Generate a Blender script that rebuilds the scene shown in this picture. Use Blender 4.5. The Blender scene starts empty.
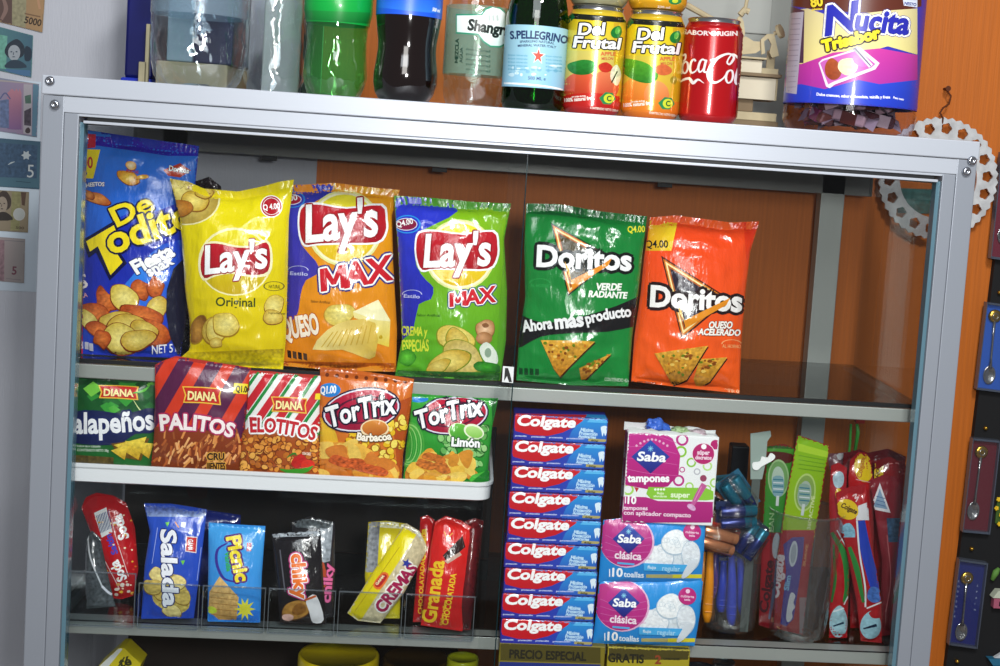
import bpy, bmesh, math, random
import numpy as np
from mathutils import Vector, Matrix, noise
from mathutils.bvhtree import BVHTree
from mathutils.geometry import tessellate_polygon

SC = bpy.context.scene
COL = SC.collection
PI = math.pi

# ---------------------------------------------------------------- camera
CP = np.array([.449082, -1.448008, -.038517]); F_PX = 1347.83; PPX, PPY = 75.94, -65.83   # the photo is a crop: its optical axis lies right of and above the centre
def _rot(rx, ry, rz):
    cx, sx, cy, sy, cz, sz = math.cos(rx), math.sin(rx), math.cos(ry), math.sin(ry), math.cos(rz), math.sin(rz)
    Rx = np.array([[1,0,0],[0,cx,-sx],[0,sx,cx]]); Ry = np.array([[cy,0,sy],[0,1,0],[-sy,0,cy]]); Rz = np.array([[cz,-sz,0],[sz,cz,0],[0,0,1]])
    return Rz @ Rx @ Ry
CM = _rot(-.087286, -.069428, -.081091)
cam_d = bpy.data.cameras.new('camera'); cam = bpy.data.objects.new('camera', cam_d); COL.objects.link(cam)
cam_d.sensor_width = 36.0; cam_d.lens = F_PX * 36.0 / 1000.0; cam_d.clip_start = 0.02; cam_d.shift_x = -PPX/1000; cam_d.shift_y = PPY/1000
m = Matrix.Identity(4)
for i in range(3):
    m[i][0] = CM[i,0]; m[i][1] = CM[i,2]; m[i][2] = -CM[i,1]; m[i][3] = CP[i]
cam.matrix_world = m
SC.camera = cam

def ray(px, py):
    d = CM @ np.array([(px-500-PPX)/F_PX, 1.0, -(py-333-PPY)/F_PX])
    return d / np.linalg.norm(d)
def at(px, py, Y):                      # world point where a sight line meets the plane y = Y
    d = ray(px, py); return CP + d * ((Y - CP[1]) / d[1])
def at_z(px, py, z):
    d = ray(px, py); return CP + d * ((z - CP[2]) / d[2])

# ---------------------------------------------------------------- colours
def lin(c):
    if isinstance(c, str):
        c = c.lstrip('#'); c = tuple(int(c[i:i+2], 16)/255 for i in (0,2,4))
    return np.array([x/12.92 if x <= .04045 else ((x+.055)/1.055)**2.4 for x in c])

# ---------------------------------------------------------------- materials
MATS = {}
def mat(name, rgb=(.8,.8,.8), rough=.5, metal=0., attr=False, coat=0., spec=.5, trans=0., ior=1.45, bump=None, alpha=1., emit=0., aniso=None, vary=None, sheen=0.):
    if name in MATS: return MATS[name]
    M = bpy.data.materials.new(name); M.use_nodes = True; nt = M.node_tree; N = nt.nodes; L = nt.links
    b = N['Principled BSDF']
    c = (*lin(rgb), 1) if isinstance(rgb, str) else (*rgb, 1)
    b.inputs['Base Color'].default_value = c
    b.inputs['Roughness'].default_value = rough; b.inputs['Metallic'].default_value = metal
    b.inputs['Specular IOR Level'].default_value = spec; b.inputs['Coat Weight'].default_value = coat
    b.inputs['Coat Roughness'].default_value = .08
    b.inputs['Transmission Weight'].default_value = trans; b.inputs['IOR'].default_value = ior; b.inputs['Alpha'].default_value = alpha
    src = None
    if attr:
        a = N.new('ShaderNodeAttribute'); a.attribute_name = 'col'; src = a.outputs['Color']
        L.new(src, b.inputs['Base Color'])
    tc = N.new('ShaderNodeTexCoord')
    if vary:                             # (scale vector, amount): soft variation of the colour
        mp = N.new('ShaderNodeMapping'); mp.inputs['Scale'].default_value = vary[0]; L.new(tc.outputs['Object'], mp.inputs['Vector'])
        nz = N.new('ShaderNodeTexNoise'); nz.inputs['Scale'].default_value = 1; nz.inputs['Detail'].default_value = 4; L.new(mp.outputs[0], nz.inputs['Vector'])
        mr = N.new('ShaderNodeMapRange'); mr.inputs['From Min'].default_value=.3; mr.inputs['From Max'].default_value=.7; mr.inputs['To Min'].default_value = 1-vary[1]; mr.inputs['To Max'].default_value = 1+vary[1]*.6
        L.new(nz.outputs['Fac'], mr.inputs['Value'])
        mx = N.new('ShaderNodeVectorMath'); mx.operation = 'SCALE'
        if src: L.new(src, mx.inputs[0])
        else: mx.inputs[0].default_value = c[:3]
        L.new(mr.outputs[0], mx.inputs['Scale']); L.new(mx.outputs[0], b.inputs['Base Color'])
    if bump:                             # (scale vector, strength, distance)
        mp = N.new('ShaderNodeMapping'); mp.inputs['Scale'].default_value = bump[0]; L.new(tc.outputs['Object'], mp.inputs['Vector'])
        nz = N.new('ShaderNodeTexNoise'); nz.inputs['Scale'].default_value = 1; nz.inputs['Detail'].default_value = 3; L.new(mp.outputs[0], nz.inputs['Vector'])
        bp = N.new('ShaderNodeBump'); bp.inputs['Strength'].default_value = bump[1]; bp.inputs['Distance'].default_value = bump[2]
        L.new(nz.outputs['Fac'], bp.inputs['Height']); L.new(bp.outputs[0], b.inputs['Normal'])
    MATS[name] = M
    return M

def clear(name, rgb=(1,1,1), glossy=.9, rough=.03, fres=1.45, bump=None, haze=0.0, hazecol=(.8,.85,.9), attr=False):
    """thin clear sheet: straight-through transparency, fresnel reflection, optional haze"""
    if name in MATS: return MATS[name]
    M = bpy.data.materials.new(name); M.use_nodes = True; nt = M.node_tree; N = nt.nodes; L = nt.links
    N.remove(N['Principled BSDF']); out = N['Material Output']
    t = N.new('ShaderNodeBsdfTransparent'); t.inputs[0].default_value = (*rgb, 1)
    g = N.new('ShaderNodeBsdfGlossy'); g.inputs['Roughness'].default_value = rough; g.inputs[0].default_value = (glossy,)*3+(1,)
    # facing-side independent fresnel (a sheet modelled with two faces has no total internal reflection)
    ge = N.new('ShaderNodeNewGeometry'); dt = N.new('ShaderNodeVectorMath'); dt.operation = 'DOT_PRODUCT'
    L.new(ge.outputs['Normal'], dt.inputs[0]); L.new(ge.outputs['Incoming'], dt.inputs[1])
    ab = N.new('ShaderNodeMath'); ab.operation = 'ABSOLUTE'; L.new(dt.outputs['Value'], ab.inputs[0])
    om = N.new('ShaderNodeMath'); om.operation = 'SUBTRACT'; om.inputs[0].default_value = 1; L.new(ab.outputs[0], om.inputs[1])
    pw = N.new('ShaderNodeMath'); pw.operation = 'POWER'; L.new(om.outputs[0], pw.inputs[0]); pw.inputs[1].default_value = 5
    f0 = ((fres-1)/(fres+1))**2
    fr = N.new('ShaderNodeMath'); fr.operation = 'MULTIPLY_ADD'; L.new(pw.outputs[0], fr.inputs[0]); fr.inputs[1].default_value = 1-f0; fr.inputs[2].default_value = f0
    if bump:
        tc = N.new('ShaderNodeTexCoord'); mp = N.new('ShaderNodeMapping'); mp.inputs['Scale'].default_value = bump[0]; L.new(tc.outputs['Object'], mp.inputs['Vector'])
        nz = N.new('ShaderNodeTexNoise'); nz.inputs['Scale'].default_value = 1; nz.inputs['Detail'].default_value = 2; L.new(mp.outputs[0], nz.inputs['Vector'])
        bp = N.new('ShaderNodeBump'); bp.inputs['Strength'].default_value = bump[1]; bp.inputs['Distance'].default_value = bump[2]
        L.new(nz.outputs['Fac'], bp.inputs['Height']); L.new(bp.outputs[0], g.inputs['Normal']); L.new(bp.outputs[0], dt.inputs[0])
    base = t.outputs[0]
    if haze > 0:
        d = N.new('ShaderNodeBsdfDiffuse'); d.inputs[0].default_value = (*hazecol, 1)
        mh = N.new('ShaderNodeMixShader'); mh.inputs[0].default_value = haze
        L.new(t.outputs[0], mh.inputs[1]); L.new(d.outputs[0], mh.inputs[2]); base = mh.outputs[0]
    mx = N.new('ShaderNodeMixShader'); L.new(fr.outputs[0], mx.inputs[0]); L.new(base, mx.inputs[1]); L.new(g.outputs[0], mx.inputs[2])
    L.new(mx.outputs[0], out.inputs['Surface'])
    MATS[name] = M
    return M

# ---------------------------------------------------------------- objects
def tag(o, label=None, cat=None, group=None, kind=None):
    if label: o['label'] = label
    if cat: o['category'] = cat
    if group: o['group'] = group
    if kind: o['kind'] = kind
    return o
def thing(name, loc, label, cat, group=None):
    o = bpy.data.objects.new(name, None); COL.objects.link(o); o.location = Vector([float(x) for x in loc]); o.empty_display_size = .02
    return tag(o, label, cat, group)
def wloc(o):
    v = Vector(o.location)
    while o.parent: o = o.parent; v = v + Vector(o.location)
    return np.array(v)

class MB:
    """collects world-space geometry and links it as one mesh object"""
    def __init__(s): s.v = []; s.f = []; s.c = []; s.n = []; s.m = []; s.cur = (.8,.8,.8)
    def add(s, V, F, col=None, nrm=None, mi=0):
        k = len(s.v); V = [tuple(map(float, p)) for p in V]
        s.v += V; s.f += [tuple(k+i for i in f) for f in F]; s.m += [mi]*len(F)
        if col is None: s.c += [s.cur]*len(V)
        elif len(col) == len(V) and hasattr(col[0], '__len__'): s.c += [tuple(x) for x in col]
        else: s.c += [tuple(col)]*len(V)
        s.n += ([(0,0,0)]*len(V) if nrm is None else [tuple(x) for x in nrm])
        return s
    def box(s, x0, x1, y0, y1, z0, z1, col=None, mi=0):
        V = [(x,y,z) for z in (z0,z1) for y in (y0,y1) for x in (x0,x1)]
        return s.add(V, [(0,2,3,1),(4,5,7,6),(0,1,5,4),(2,6,7,3),(0,4,6,2),(1,3,7,5)], col, mi=mi)
    def rbox(s, x0, x1, y0, y1, z0, z1, r=.002, col=None, seg=2, M=None, mi=0):
        bm = bmesh.new(); bmesh.ops.create_cube(bm, size=1)
        for v in bm.verts: v.co = Vector(((x0+x1)/2+v.co.x*(x1-x0), (y0+y1)/2+v.co.y*(y1-y0), (z0+z1)/2+v.co.z*(z1-z0)))
        r = min(r, .49*min(x1-x0, y1-y0, z1-z0))
        bmesh.ops.bevel(bm, geom=bm.edges[:], offset=r, segments=seg, affect='EDGES', profile=.5)
        if M is not None: bmesh.ops.transform(bm, matrix=M, verts=bm.verts[:])
        s.bm(bm, col, mi); return s
    def bm(s, bm, col=None, mi=0):
        bm.verts.index_update(); s.add([tuple(v.co) for v in bm.verts], [tuple(v.index for v in f.verts) for f in bm.faces], col, mi=mi); bm.free(); return s
    def tube(s, pts, r, seg=10, col=None, caps=True, mi=0):
        pts = [np.array(p, float) for p in pts]; n = len(pts); rs = r if hasattr(r, '__len__') else [r]*n
        V = []; ref = None
        for i, p in enumerate(pts):
            t = pts[min(i+1,n-1)] - pts[max(i-1,0)]; t = t/(np.linalg.norm(t)+1e-12)
            if ref is None: ref = np.array([0,0,1.]) if abs(t[2]) < .8 else np.array([1.,0,0])
            a = np.cross(t, ref); a /= np.linalg.norm(a)+1e-12; b = np.cross(a, t); ref = b
            for k in range(seg):
                an = 2*PI*k/seg; V.append(p + rs[i]*(a*math.cos(an) + b*math.sin(an)))
        Fc = [(i*seg+k, i*seg+(k+1)%seg, (i+1)*seg+(k+1)%seg, (i+1)*seg+k) for i in range(n-1) for k in range(seg)]
        if caps: Fc += [tuple(range(seg)), tuple((n-1)*seg+k for k in reversed(range(seg)))]
        return s.add(V, Fc, col, mi=mi)
    def lathe(s, c, prof, seg=48, col=None, rad=None, cols=None, mi=0, cap0=True, cap1=True):
        """prof: list of (r, z); rad(k/seg angle, z) multiplies the radius; cols: colour per ring"""
        V = []; CC = []
        for i, (r, z) in enumerate(prof):
            for k in range(seg):
                an = 2*PI*k/seg; q = r*(rad(an, z) if rad else 1)
                V.append((c[0]+q*math.cos(an), c[1]+q*math.sin(an), c[2]+z))
                if cols: CC.append(cols[i])
        n = len(prof)
        Fc = [(i*seg+k, i*seg+(k+1)%seg, (i+1)*seg+(k+1)%seg, (i+1)*seg+k) for i in range(n-1) for k in range(seg)]
        if cap0: Fc.append(tuple(reversed(range(seg))))
        if cap1: Fc.append(tuple((n-1)*seg+k for k in range(seg)))
        return s.add(V, Fc, CC if cols else col, mi=mi)
    def slab(s, pts, n, th, col=None, mi=0):
        """closed prism: polygon of 3-D points pushed by n*th"""
        k = len(pts); P = [np.array(p, float) for p in pts]; n = np.array(n, float)
        tr = tessellate_polygon([[Vector(p) for p in P]])
        V = P + [p + n*th for p in P]
        Fc = [tuple(t) for t in tr] + [tuple(i+k for i in reversed(t)) for t in tr] + [(i, (i+1)%k, (i+1)%k+k, i+k) for i in range(k)]
        return s.add(V, Fc, col, mi=mi)
    def build(s, name, mats, parent=None, loc=None, smooth=False, custom=False, fix=True, angle=None):
        if parent is not None: o0 = wloc(parent) if loc is None else np.array(loc, float)
        else: o0 = np.array(loc if loc is not None else (0,0,0), float)
        V = np.array(s.v, float) - o0
        me = bpy.data.meshes.new(name); me.from_pydata([tuple(p) for p in V], [], s.f)
        for mm in (mats if isinstance(mats, (list, tuple)) else [mats]): me.materials.append(mm)
        me.polygons.foreach_set('material_index', s.m)
        at_ = me.color_attributes.new('col', 'FLOAT_COLOR', 'POINT')
        cc = np.ones((len(s.v), 4), np.float32); cc[:, :3] = np.array(s.c, np.float32); at_.data.foreach_set('color', cc.ravel())
        if fix and not custom:
            bm = bmesh.new(); bm.from_mesh(me); bmesh.ops.recalc_face_normals(bm, faces=bm.faces[:]); bm.to_mesh(me); bm.free()
        me.polygons.foreach_set('use_smooth', [bool(smooth)]*len(me.polygons))
        me.update()
        if custom: me.normals_split_custom_set_from_vertices(s.n)
        if smooth and angle: me.set_sharp_from_angle(angle=angle)
        o = bpy.data.objects.new(name, me); COL.objects.link(o)
        if parent is not None:
            o.parent = parent; o.location = Vector(o0 - wloc(parent))
        else: o.location = Vector(o0)
        return o

def copy_tree(o, parent=None):
    c = o.copy(); COL.objects.link(c); c.parent = parent
    for ch in [x for x in o.children]: copy_tree(ch, c)
    return c

# ---------------------------------------------------------------- text outlines
TXT = {}
def text_tris(s, bold=0.0, space=1.0):
    k = (s, bold, space)
    if k in TXT: return TXT[k]
    cu = bpy.data.curves.new('t', 'FONT'); cu.body = s; cu.size = 1; cu.offset = bold; cu.resolution_u = 3; cu.space_character = space
    ob = bpy.data.objects.new('t', cu)
    me = bpy.data.meshes.new_from_object(ob)
    me.calc_loop_triangles()
    V = np.array([v.co[:2] for v in me.vertices]) if len(me.vertices) else np.zeros((0,2))
    T = np.array([t.vertices[:] for t in me.loop_triangles])
    bpy.data.objects.remove(ob); bpy.data.meshes.remove(me); bpy.data.curves.remove(cu)
    TXT[k] = (V, T); return TXT[k]
ADV = {}
def advance(ch):
    if ch not in ADV:
        w = lambda q: np.ptp(text_tris(q)[0][:,0])
        ADV[ch] = w('H'+ch+'H')-w('HH')
    return ADV[ch]
def BLOCK_M():
    H = caph(); P = [(.04,0),(.04,H),(.25,H),(.43,.45*H),(.61,H),(.82,H),(.82,0),(.64,0),(.64,.62*H),(.49,.22*H),(.37,.22*H),(.22,.62*H),(.22,0)]
    return np.array(P), np.array(tessellate_polygon([[Vector((*p, 0)) for p in P]]))
CAPH = None
def caph():
    global CAPH
    if CAPH is None:
        V, T = text_tris('H'); CAPH = V[:,1].max()
    return CAPH

def subdiv(P, T, L):
    """bisect every edge longer than L; P (n,2) px coordinates"""
    P = [tuple(p) for p in P]; mid = {}; out = []; st = [tuple(t) for t in T]; L2 = L*L
    def md(a, b):
        k = (a, b) if a < b else (b, a)
        if k not in mid:
            pa, pb = P[k[0]], P[k[1]]; mid[k] = len(P); P.append(((pa[0]+pb[0])/2, (pa[1]+pb[1])/2))
        return mid[k]
    while st:
        a, b, c = st.pop()
        d = lambda i, j: (P[i][0]-P[j][0])**2 + (P[i][1]-P[j][1])**2
        e = (d(a,b), d(b,c), d(c,a)); k = max(range(3), key=lambda i: (e[i], ))
        if e[k] <= L2: out.append((a,b,c)); continue
        if k == 0: q = md(a,b); st += [(a,q,c),(q,b,c)]
        elif k == 1: q = md(b,c); st += [(a,b,q),(a,q,c)]
        else: q = md(c,a); st += [(a,b,q),(q,b,c)]
    return np.array(P), out

def smooth_closed(pts, n=6):
    P = [np.array(p, float) for p in pts]; k = len(P); out = []
    for i in range(k):
        p0, p1, p2, p3 = P[i-1], P[i], P[(i+1)%k], P[(i+2)%k]
        for j in range(n):
            t = j/n; out.append(.5*((2*p1)+(p2-p0)*t+(2*p0-5*p1+4*p2-p3)*t*t+(3*p1-p0-3*p2+p3)*t**3))
    return out
def smooth_open(pts, n=6):
    P = [np.array(p, float) for p in pts]
    if len(P) < 3: return P
    P = [2*P[0]-P[1]] + P + [2*P[-1]-P[-2]]; out = []
    for i in range(1, len(P)-2):
        p0, p1, p2, p3 = P[i-1:i+3]
        for j in range(n):
            t = j/n; out.append(.5*((2*p1)+(p2-p0)*t+(2*p0-5*p1+4*p2-p3)*t*t+(3*p1-p0-3*p2+p3)*t**3))
    out.append(P[-2]); return out

class Art:
    """print on a surface: shapes are laid on the base mesh along the sight line they were measured on"""
    def __init__(s, mb, step=.0001, edge=2.4, flat=False):
        s.mb = mb; s.V = np.array(mb.v); s.flat = flat
        tr = []
        for f in mb.f:
            for i in range(1, len(f)-1): tr.append((f[0], f[i], f[i+1]))
        s.T = np.array(tr)
        a, b, c = s.V[s.T[:,0]], s.V[s.T[:,1]], s.V[s.T[:,2]]
        fn = np.cross(b-a, c-a)
        N = np.zeros_like(s.V)
        for k in range(3): np.add.at(N, s.T[:,k], fn)
        s.N = N/(np.linalg.norm(N, axis=1, keepdims=True)+1e-15)
        s.FN = fn/(np.linalg.norm(fn, axis=1, keepdims=True)+1e-15)
        mb.n = [tuple(x) for x in s.N]
        s.bvh = BVHTree.FromPolygons([Vector(p) for p in s.V], [tuple(int(i) for i in t) for t in s.T])
        s.lay = 0; s.grp = 0; s.done = []; s.step = step; s.edge = edge; s.ox = s.oy = 0; s.sc = 1; s.mi = 0; s.back = False
    def crop(s, x0, y0, sc): s.ox, s.oy, s.sc = x0, y0, sc; return s
    def px(s, p): return (s.ox + p[0]/s.sc, s.oy + p[1]/s.sc)
    def put(s, P, T, col, mot=0, edge=None, same=False):
        """P in photo pixels"""
        if not len(T): return s
        P, T = subdiv(P, T, edge or s.edge)
        if not same: s.grp += 1
        b = (P[:,0].min(), P[:,0].max(), P[:,1].min(), P[:,1].max()); lay = 0
        for (g, x0, x1, y0, y1, l) in s.done:
            if g != s.grp and l > lay and x0 < b[1] and x1 > b[0] and y0 < b[3] and y1 > b[2]: lay = l
        lay += 1; s.done.append((s.grp, *b, lay))
        off = .00012 + s.step*lay if not s.flat else .00005*lay; H = []; NN = []; ok = []
        cpv = Vector(CP)
        for p in P:
            d = ray(p[0], p[1]); h = s.bvh.ray_cast(cpv, Vector(d))
            if h[0] is None: ok.append(False); H.append((0,0,0)); NN.append((0,0,1)); continue
            i = h[2]; q = np.array(h[0])
            if s.flat: n = s.FN[i]
            else:
                a, b, c = s.V[s.T[i]]; v0, v1, v2 = b-a, c-a, q-a
                d00, d01, d11, d20, d21 = v0@v0, v0@v1, v1@v1, v2@v0, v2@v1; den = d00*d11-d01*d01+1e-20
                v = (d11*d20-d01*d21)/den; w = (d00*d21-d01*d20)/den; u = 1-v-w
                n = u*s.N[s.T[i][0]]+v*s.N[s.T[i][1]]+w*s.N[s.T[i][2]]; n = n/(np.linalg.norm(n)+1e-12)
            nn = n if n@d < 0 else -n
            H.append(q+nn*off); NN.append(nn); ok.append(True)
        P = np.array(P)
        if callable(col): C = col(P)
        elif isinstance(col, (list, tuple)) and len(col) == 3 and col[0] in ('v', 'h'):
            ax = 1 if col[0] == 'v' else 0; t = (P[:,ax]-P[:,ax].min())/(np.ptp(P[:,ax])+1e-9)
            C = lin(col[1])[None]*(1-t[:,None]) + lin(col[2])[None]*t[:,None]
        elif isinstance(col, (list, tuple)) and len(col) == 3 and col[0] == 'r':
            cen = (P.max(0)+P.min(0))/2; t = np.clip(np.linalg.norm((P-cen)/(np.ptp(P,axis=0)/2+1e-9), axis=1), 0, 1)
            C = lin(col[1])[None]*(1-t[:,None]) + lin(col[2])[None]*t[:,None]
        else: C = np.repeat(lin(col)[None], len(P), 0)
        if mot:
            f = np.array([noise.noise(Vector((p[0]*.35, p[1]*.35, s.grp)))+.6*noise.noise(Vector((p[0]*.9, p[1]*.9, s.grp))) for p in P])
            C = np.clip(C*(1+mot*1.6*f[:,None]), 0, 1)
        F = []
        for (a, b, c) in T:
            if ok[a] and ok[b] and ok[c]:
                A, B, Cc = np.array(H[a]), np.array(H[b]), np.array(H[c])
                if max(abs(A-B).max(), abs(B-Cc).max(), abs(A-Cc).max()) > .02: continue
                if np.cross(B-A, Cc-A) @ NN[a] < 0: F.append((a, c, b))
                else: F.append((a, b, c))
        if F:
            u = sorted(set(i for f in F for i in f)); r = {o: n for n, o in enumerate(u)}
            s.mb.add([H[i] for i in u], [tuple(r[i] for i in f) for f in F], [C[i] for i in u], [NN[i] for i in u], mi=s.mi)
        return s
    def poly(s, pts, col, holes=None, smooth=0, mot=0, edge=None, same=False):
        if smooth: pts = smooth_closed(pts, smooth)
        L = [[Vector((*s.px(p), 0)) for p in pts]]
        for h in holes or []: L.append([Vector((*s.px(p), 0)) for p in h])
        T = tessellate_polygon(L); P = [(v.x, v.y) for l in L for v in l]
        return s.put(P, T, col, mot, edge, same)
    def ell(s, cx, cy, rx, ry, col, rot=0, n=28, mot=0, ring=None, a0=0, a1=360):
        r = math.radians(rot); pts = []
        full = a1-a0 >= 360; n2 = n if full else max(4, int(n*(a1-a0)/360))
        def E(k):
            o = []
            for i in range(n2 + (0 if full else 1)):
                t = math.radians(a0 + (a1-a0)*i/n2); x, y = k*rx*math.cos(t), k*ry*math.sin(t); o.append((cx+x*math.cos(r)-y*math.sin(r), cy+x*math.sin(r)+y*math.cos(r)))
            return o
        if ring:
            o, i = E(1), E(1-ring)
            if full: return s.poly(o, col, holes=[i[::-1]], mot=mot)
            return s.poly(o+i[::-1], col, mot=mot)
        return s.poly(E(1), col, mot=mot)
    def line(s, pts, w, col, smooth=5, mot=0):
        """ribbon along pts; w number or list (tapers)"""
        P = smooth_open(pts, smooth) if smooth else [np.array(p, float) for p in pts]
        n = len(P); ws = np.interp(np.linspace(0,1,n), np.linspace(0,1,len(w)), w) if hasattr(w, '__len__') else [w]*n
        A = []; B = []
        for i in range(n):
            t = P[min(i+1,n-1)]-P[max(i-1,0)]; t = t/(np.linalg.norm(t)+1e-9); q = np.array([-t[1], t[0]])*ws[i]/2
            A.append(P[i]+q); B.append(P[i]-q)
        V = [s.px(p) for p in A]+[s.px(p) for p in B]
        T = [x for i in range(n-1) for x in ((i, i+1, n+i+1), (i, n+i+1, n+i))]
        return s.put(V, T, col, mot)
    def text(s, t, p0, p1, h, col, out=None, ow=.05, bold=.02, sh=0., arc=0., h1=None, space=1., out2=None, ow2=.1):
        """baseline from p0 to p1, capitals h high; arc lifts the middle; out / out2: outline colours, ow in em"""
        bold *= .75; b = min(bold, .03); ex = bold-b
        xs = []; x = 0
        for ch in t:
            xs.append(x); x += advance(ch)*space
        G = [(BLOCK_M() if ch == 'M' and bold >= .03 else text_tris(ch, b), xo) for ch, xo in zip(t, xs) if ch != ' ']
        G = [((V, T), xo) for (V, T), xo in G if len(V)]
        if not G: return s
        x0 = min(V[:,0].min()+xo for (V, T), xo in G); x1 = max(V[:,0].max()+xo for (V, T), xo in G)
        p0 = np.array(p0, float); p1 = np.array(p1, float); d = p1-p0; L = np.linalg.norm(d); d = d/L; up = np.array([d[1], -d[0]])
        if h1 is None: h1 = h
        sx = L/(x1-x0)                     # crop units per em along the baseline
        def go(c, w, nd=8):
            sh_ = [(0., 0.)] if w <= 0 else [(w*math.cos(2*PI*k/nd), w*math.sin(2*PI*k/nd)) for k in range(nd)]
            s.grp += 1
            for (V, T), xo in G:
                for (ax, ay) in sh_:
                    u = (V[:,0]+xo-x0)*sx/L; k = (h+(h1-h)*u)/caph(); hk = (h+h1)/2/caph(); y = V[:,1]*k
                    base = p0[None]+d[None]*(u*L)[:,None] + up[None]*(4*arc*u*(1-u))[:,None]
                    sl = 4*arc*(1-2*u)/L; nx = up[None]-d[None]*sl[:,None]; nx /= np.linalg.norm(nx, axis=1, keepdims=True)
                    Q = base + nx*y[:,None] + d[None]*(sh*y)[:,None] + (d*ax*hk+up*ay*hk)[None]
                    s.put([s.px(q) for q in Q], T, c, same=True)
        if out2: go(out2, ex+ow2)
        if out: go(out, ex+ow)
        go(col, ex, 4); 
        if ex > 0: go(col, 0)
        return s
    def blob(s, cx, cy, rx, ry, col, rot=0, seed=0, jag=.12, n=9, mot=.15, rim=None):
        rnd = random.Random(seed); r = math.radians(rot); pts = []
        for i in range(n):
            t = 2*PI*i/n; k = 1+rnd.uniform(-jag, jag); x, y = rx*k*math.cos(t), ry*k*math.sin(t)
            pts.append((cx+x*math.cos(r)-y*math.sin(r), cy+x*math.sin(r)+y*math.cos(r)))
        if rim: s.poly([((p[0]-cx)*1.07+cx, (p[1]-cy)*1.09+cy+ry*.05) for p in pts], rim, smooth=3)
        return s.poly(pts, col, smooth=3, mot=mot)
    def scatter(s, poly, n, r, cols, seed=0, sq=.75, rim=None, jag=.15):
        rnd = random.Random(seed); P = np.array(poly, float); x0, y0 = P.min(0); x1, y1 = P.max(0); k = 0
        def ins(x, y):
            c = False; j = len(P)-1
            for i in range(len(P)):
                if (P[i][1] > y) != (P[j][1] > y) and x < (P[j][0]-P[i][0])*(y-P[i][1])/(P[j][1]-P[i][1])+P[i][0]: c = not c
                j = i
            return c
        while k < n:
            x, y = rnd.uniform(x0,x1), rnd.uniform(y0,y1)
            if not ins(x, y): continue
            q = r*rnd.uniform(.8,1.2)
            if rim: s.blob(x, y, q*1.18, q*sq*1.25, rim, rnd.uniform(0,180), rnd.random(), jag, 6, 0); 
            s.blob(x, y, q, q*sq, rnd.choice(cols), rnd.uniform(0,180), rnd.random(), jag, 6, .1)
            k += 1
        return s

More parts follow.
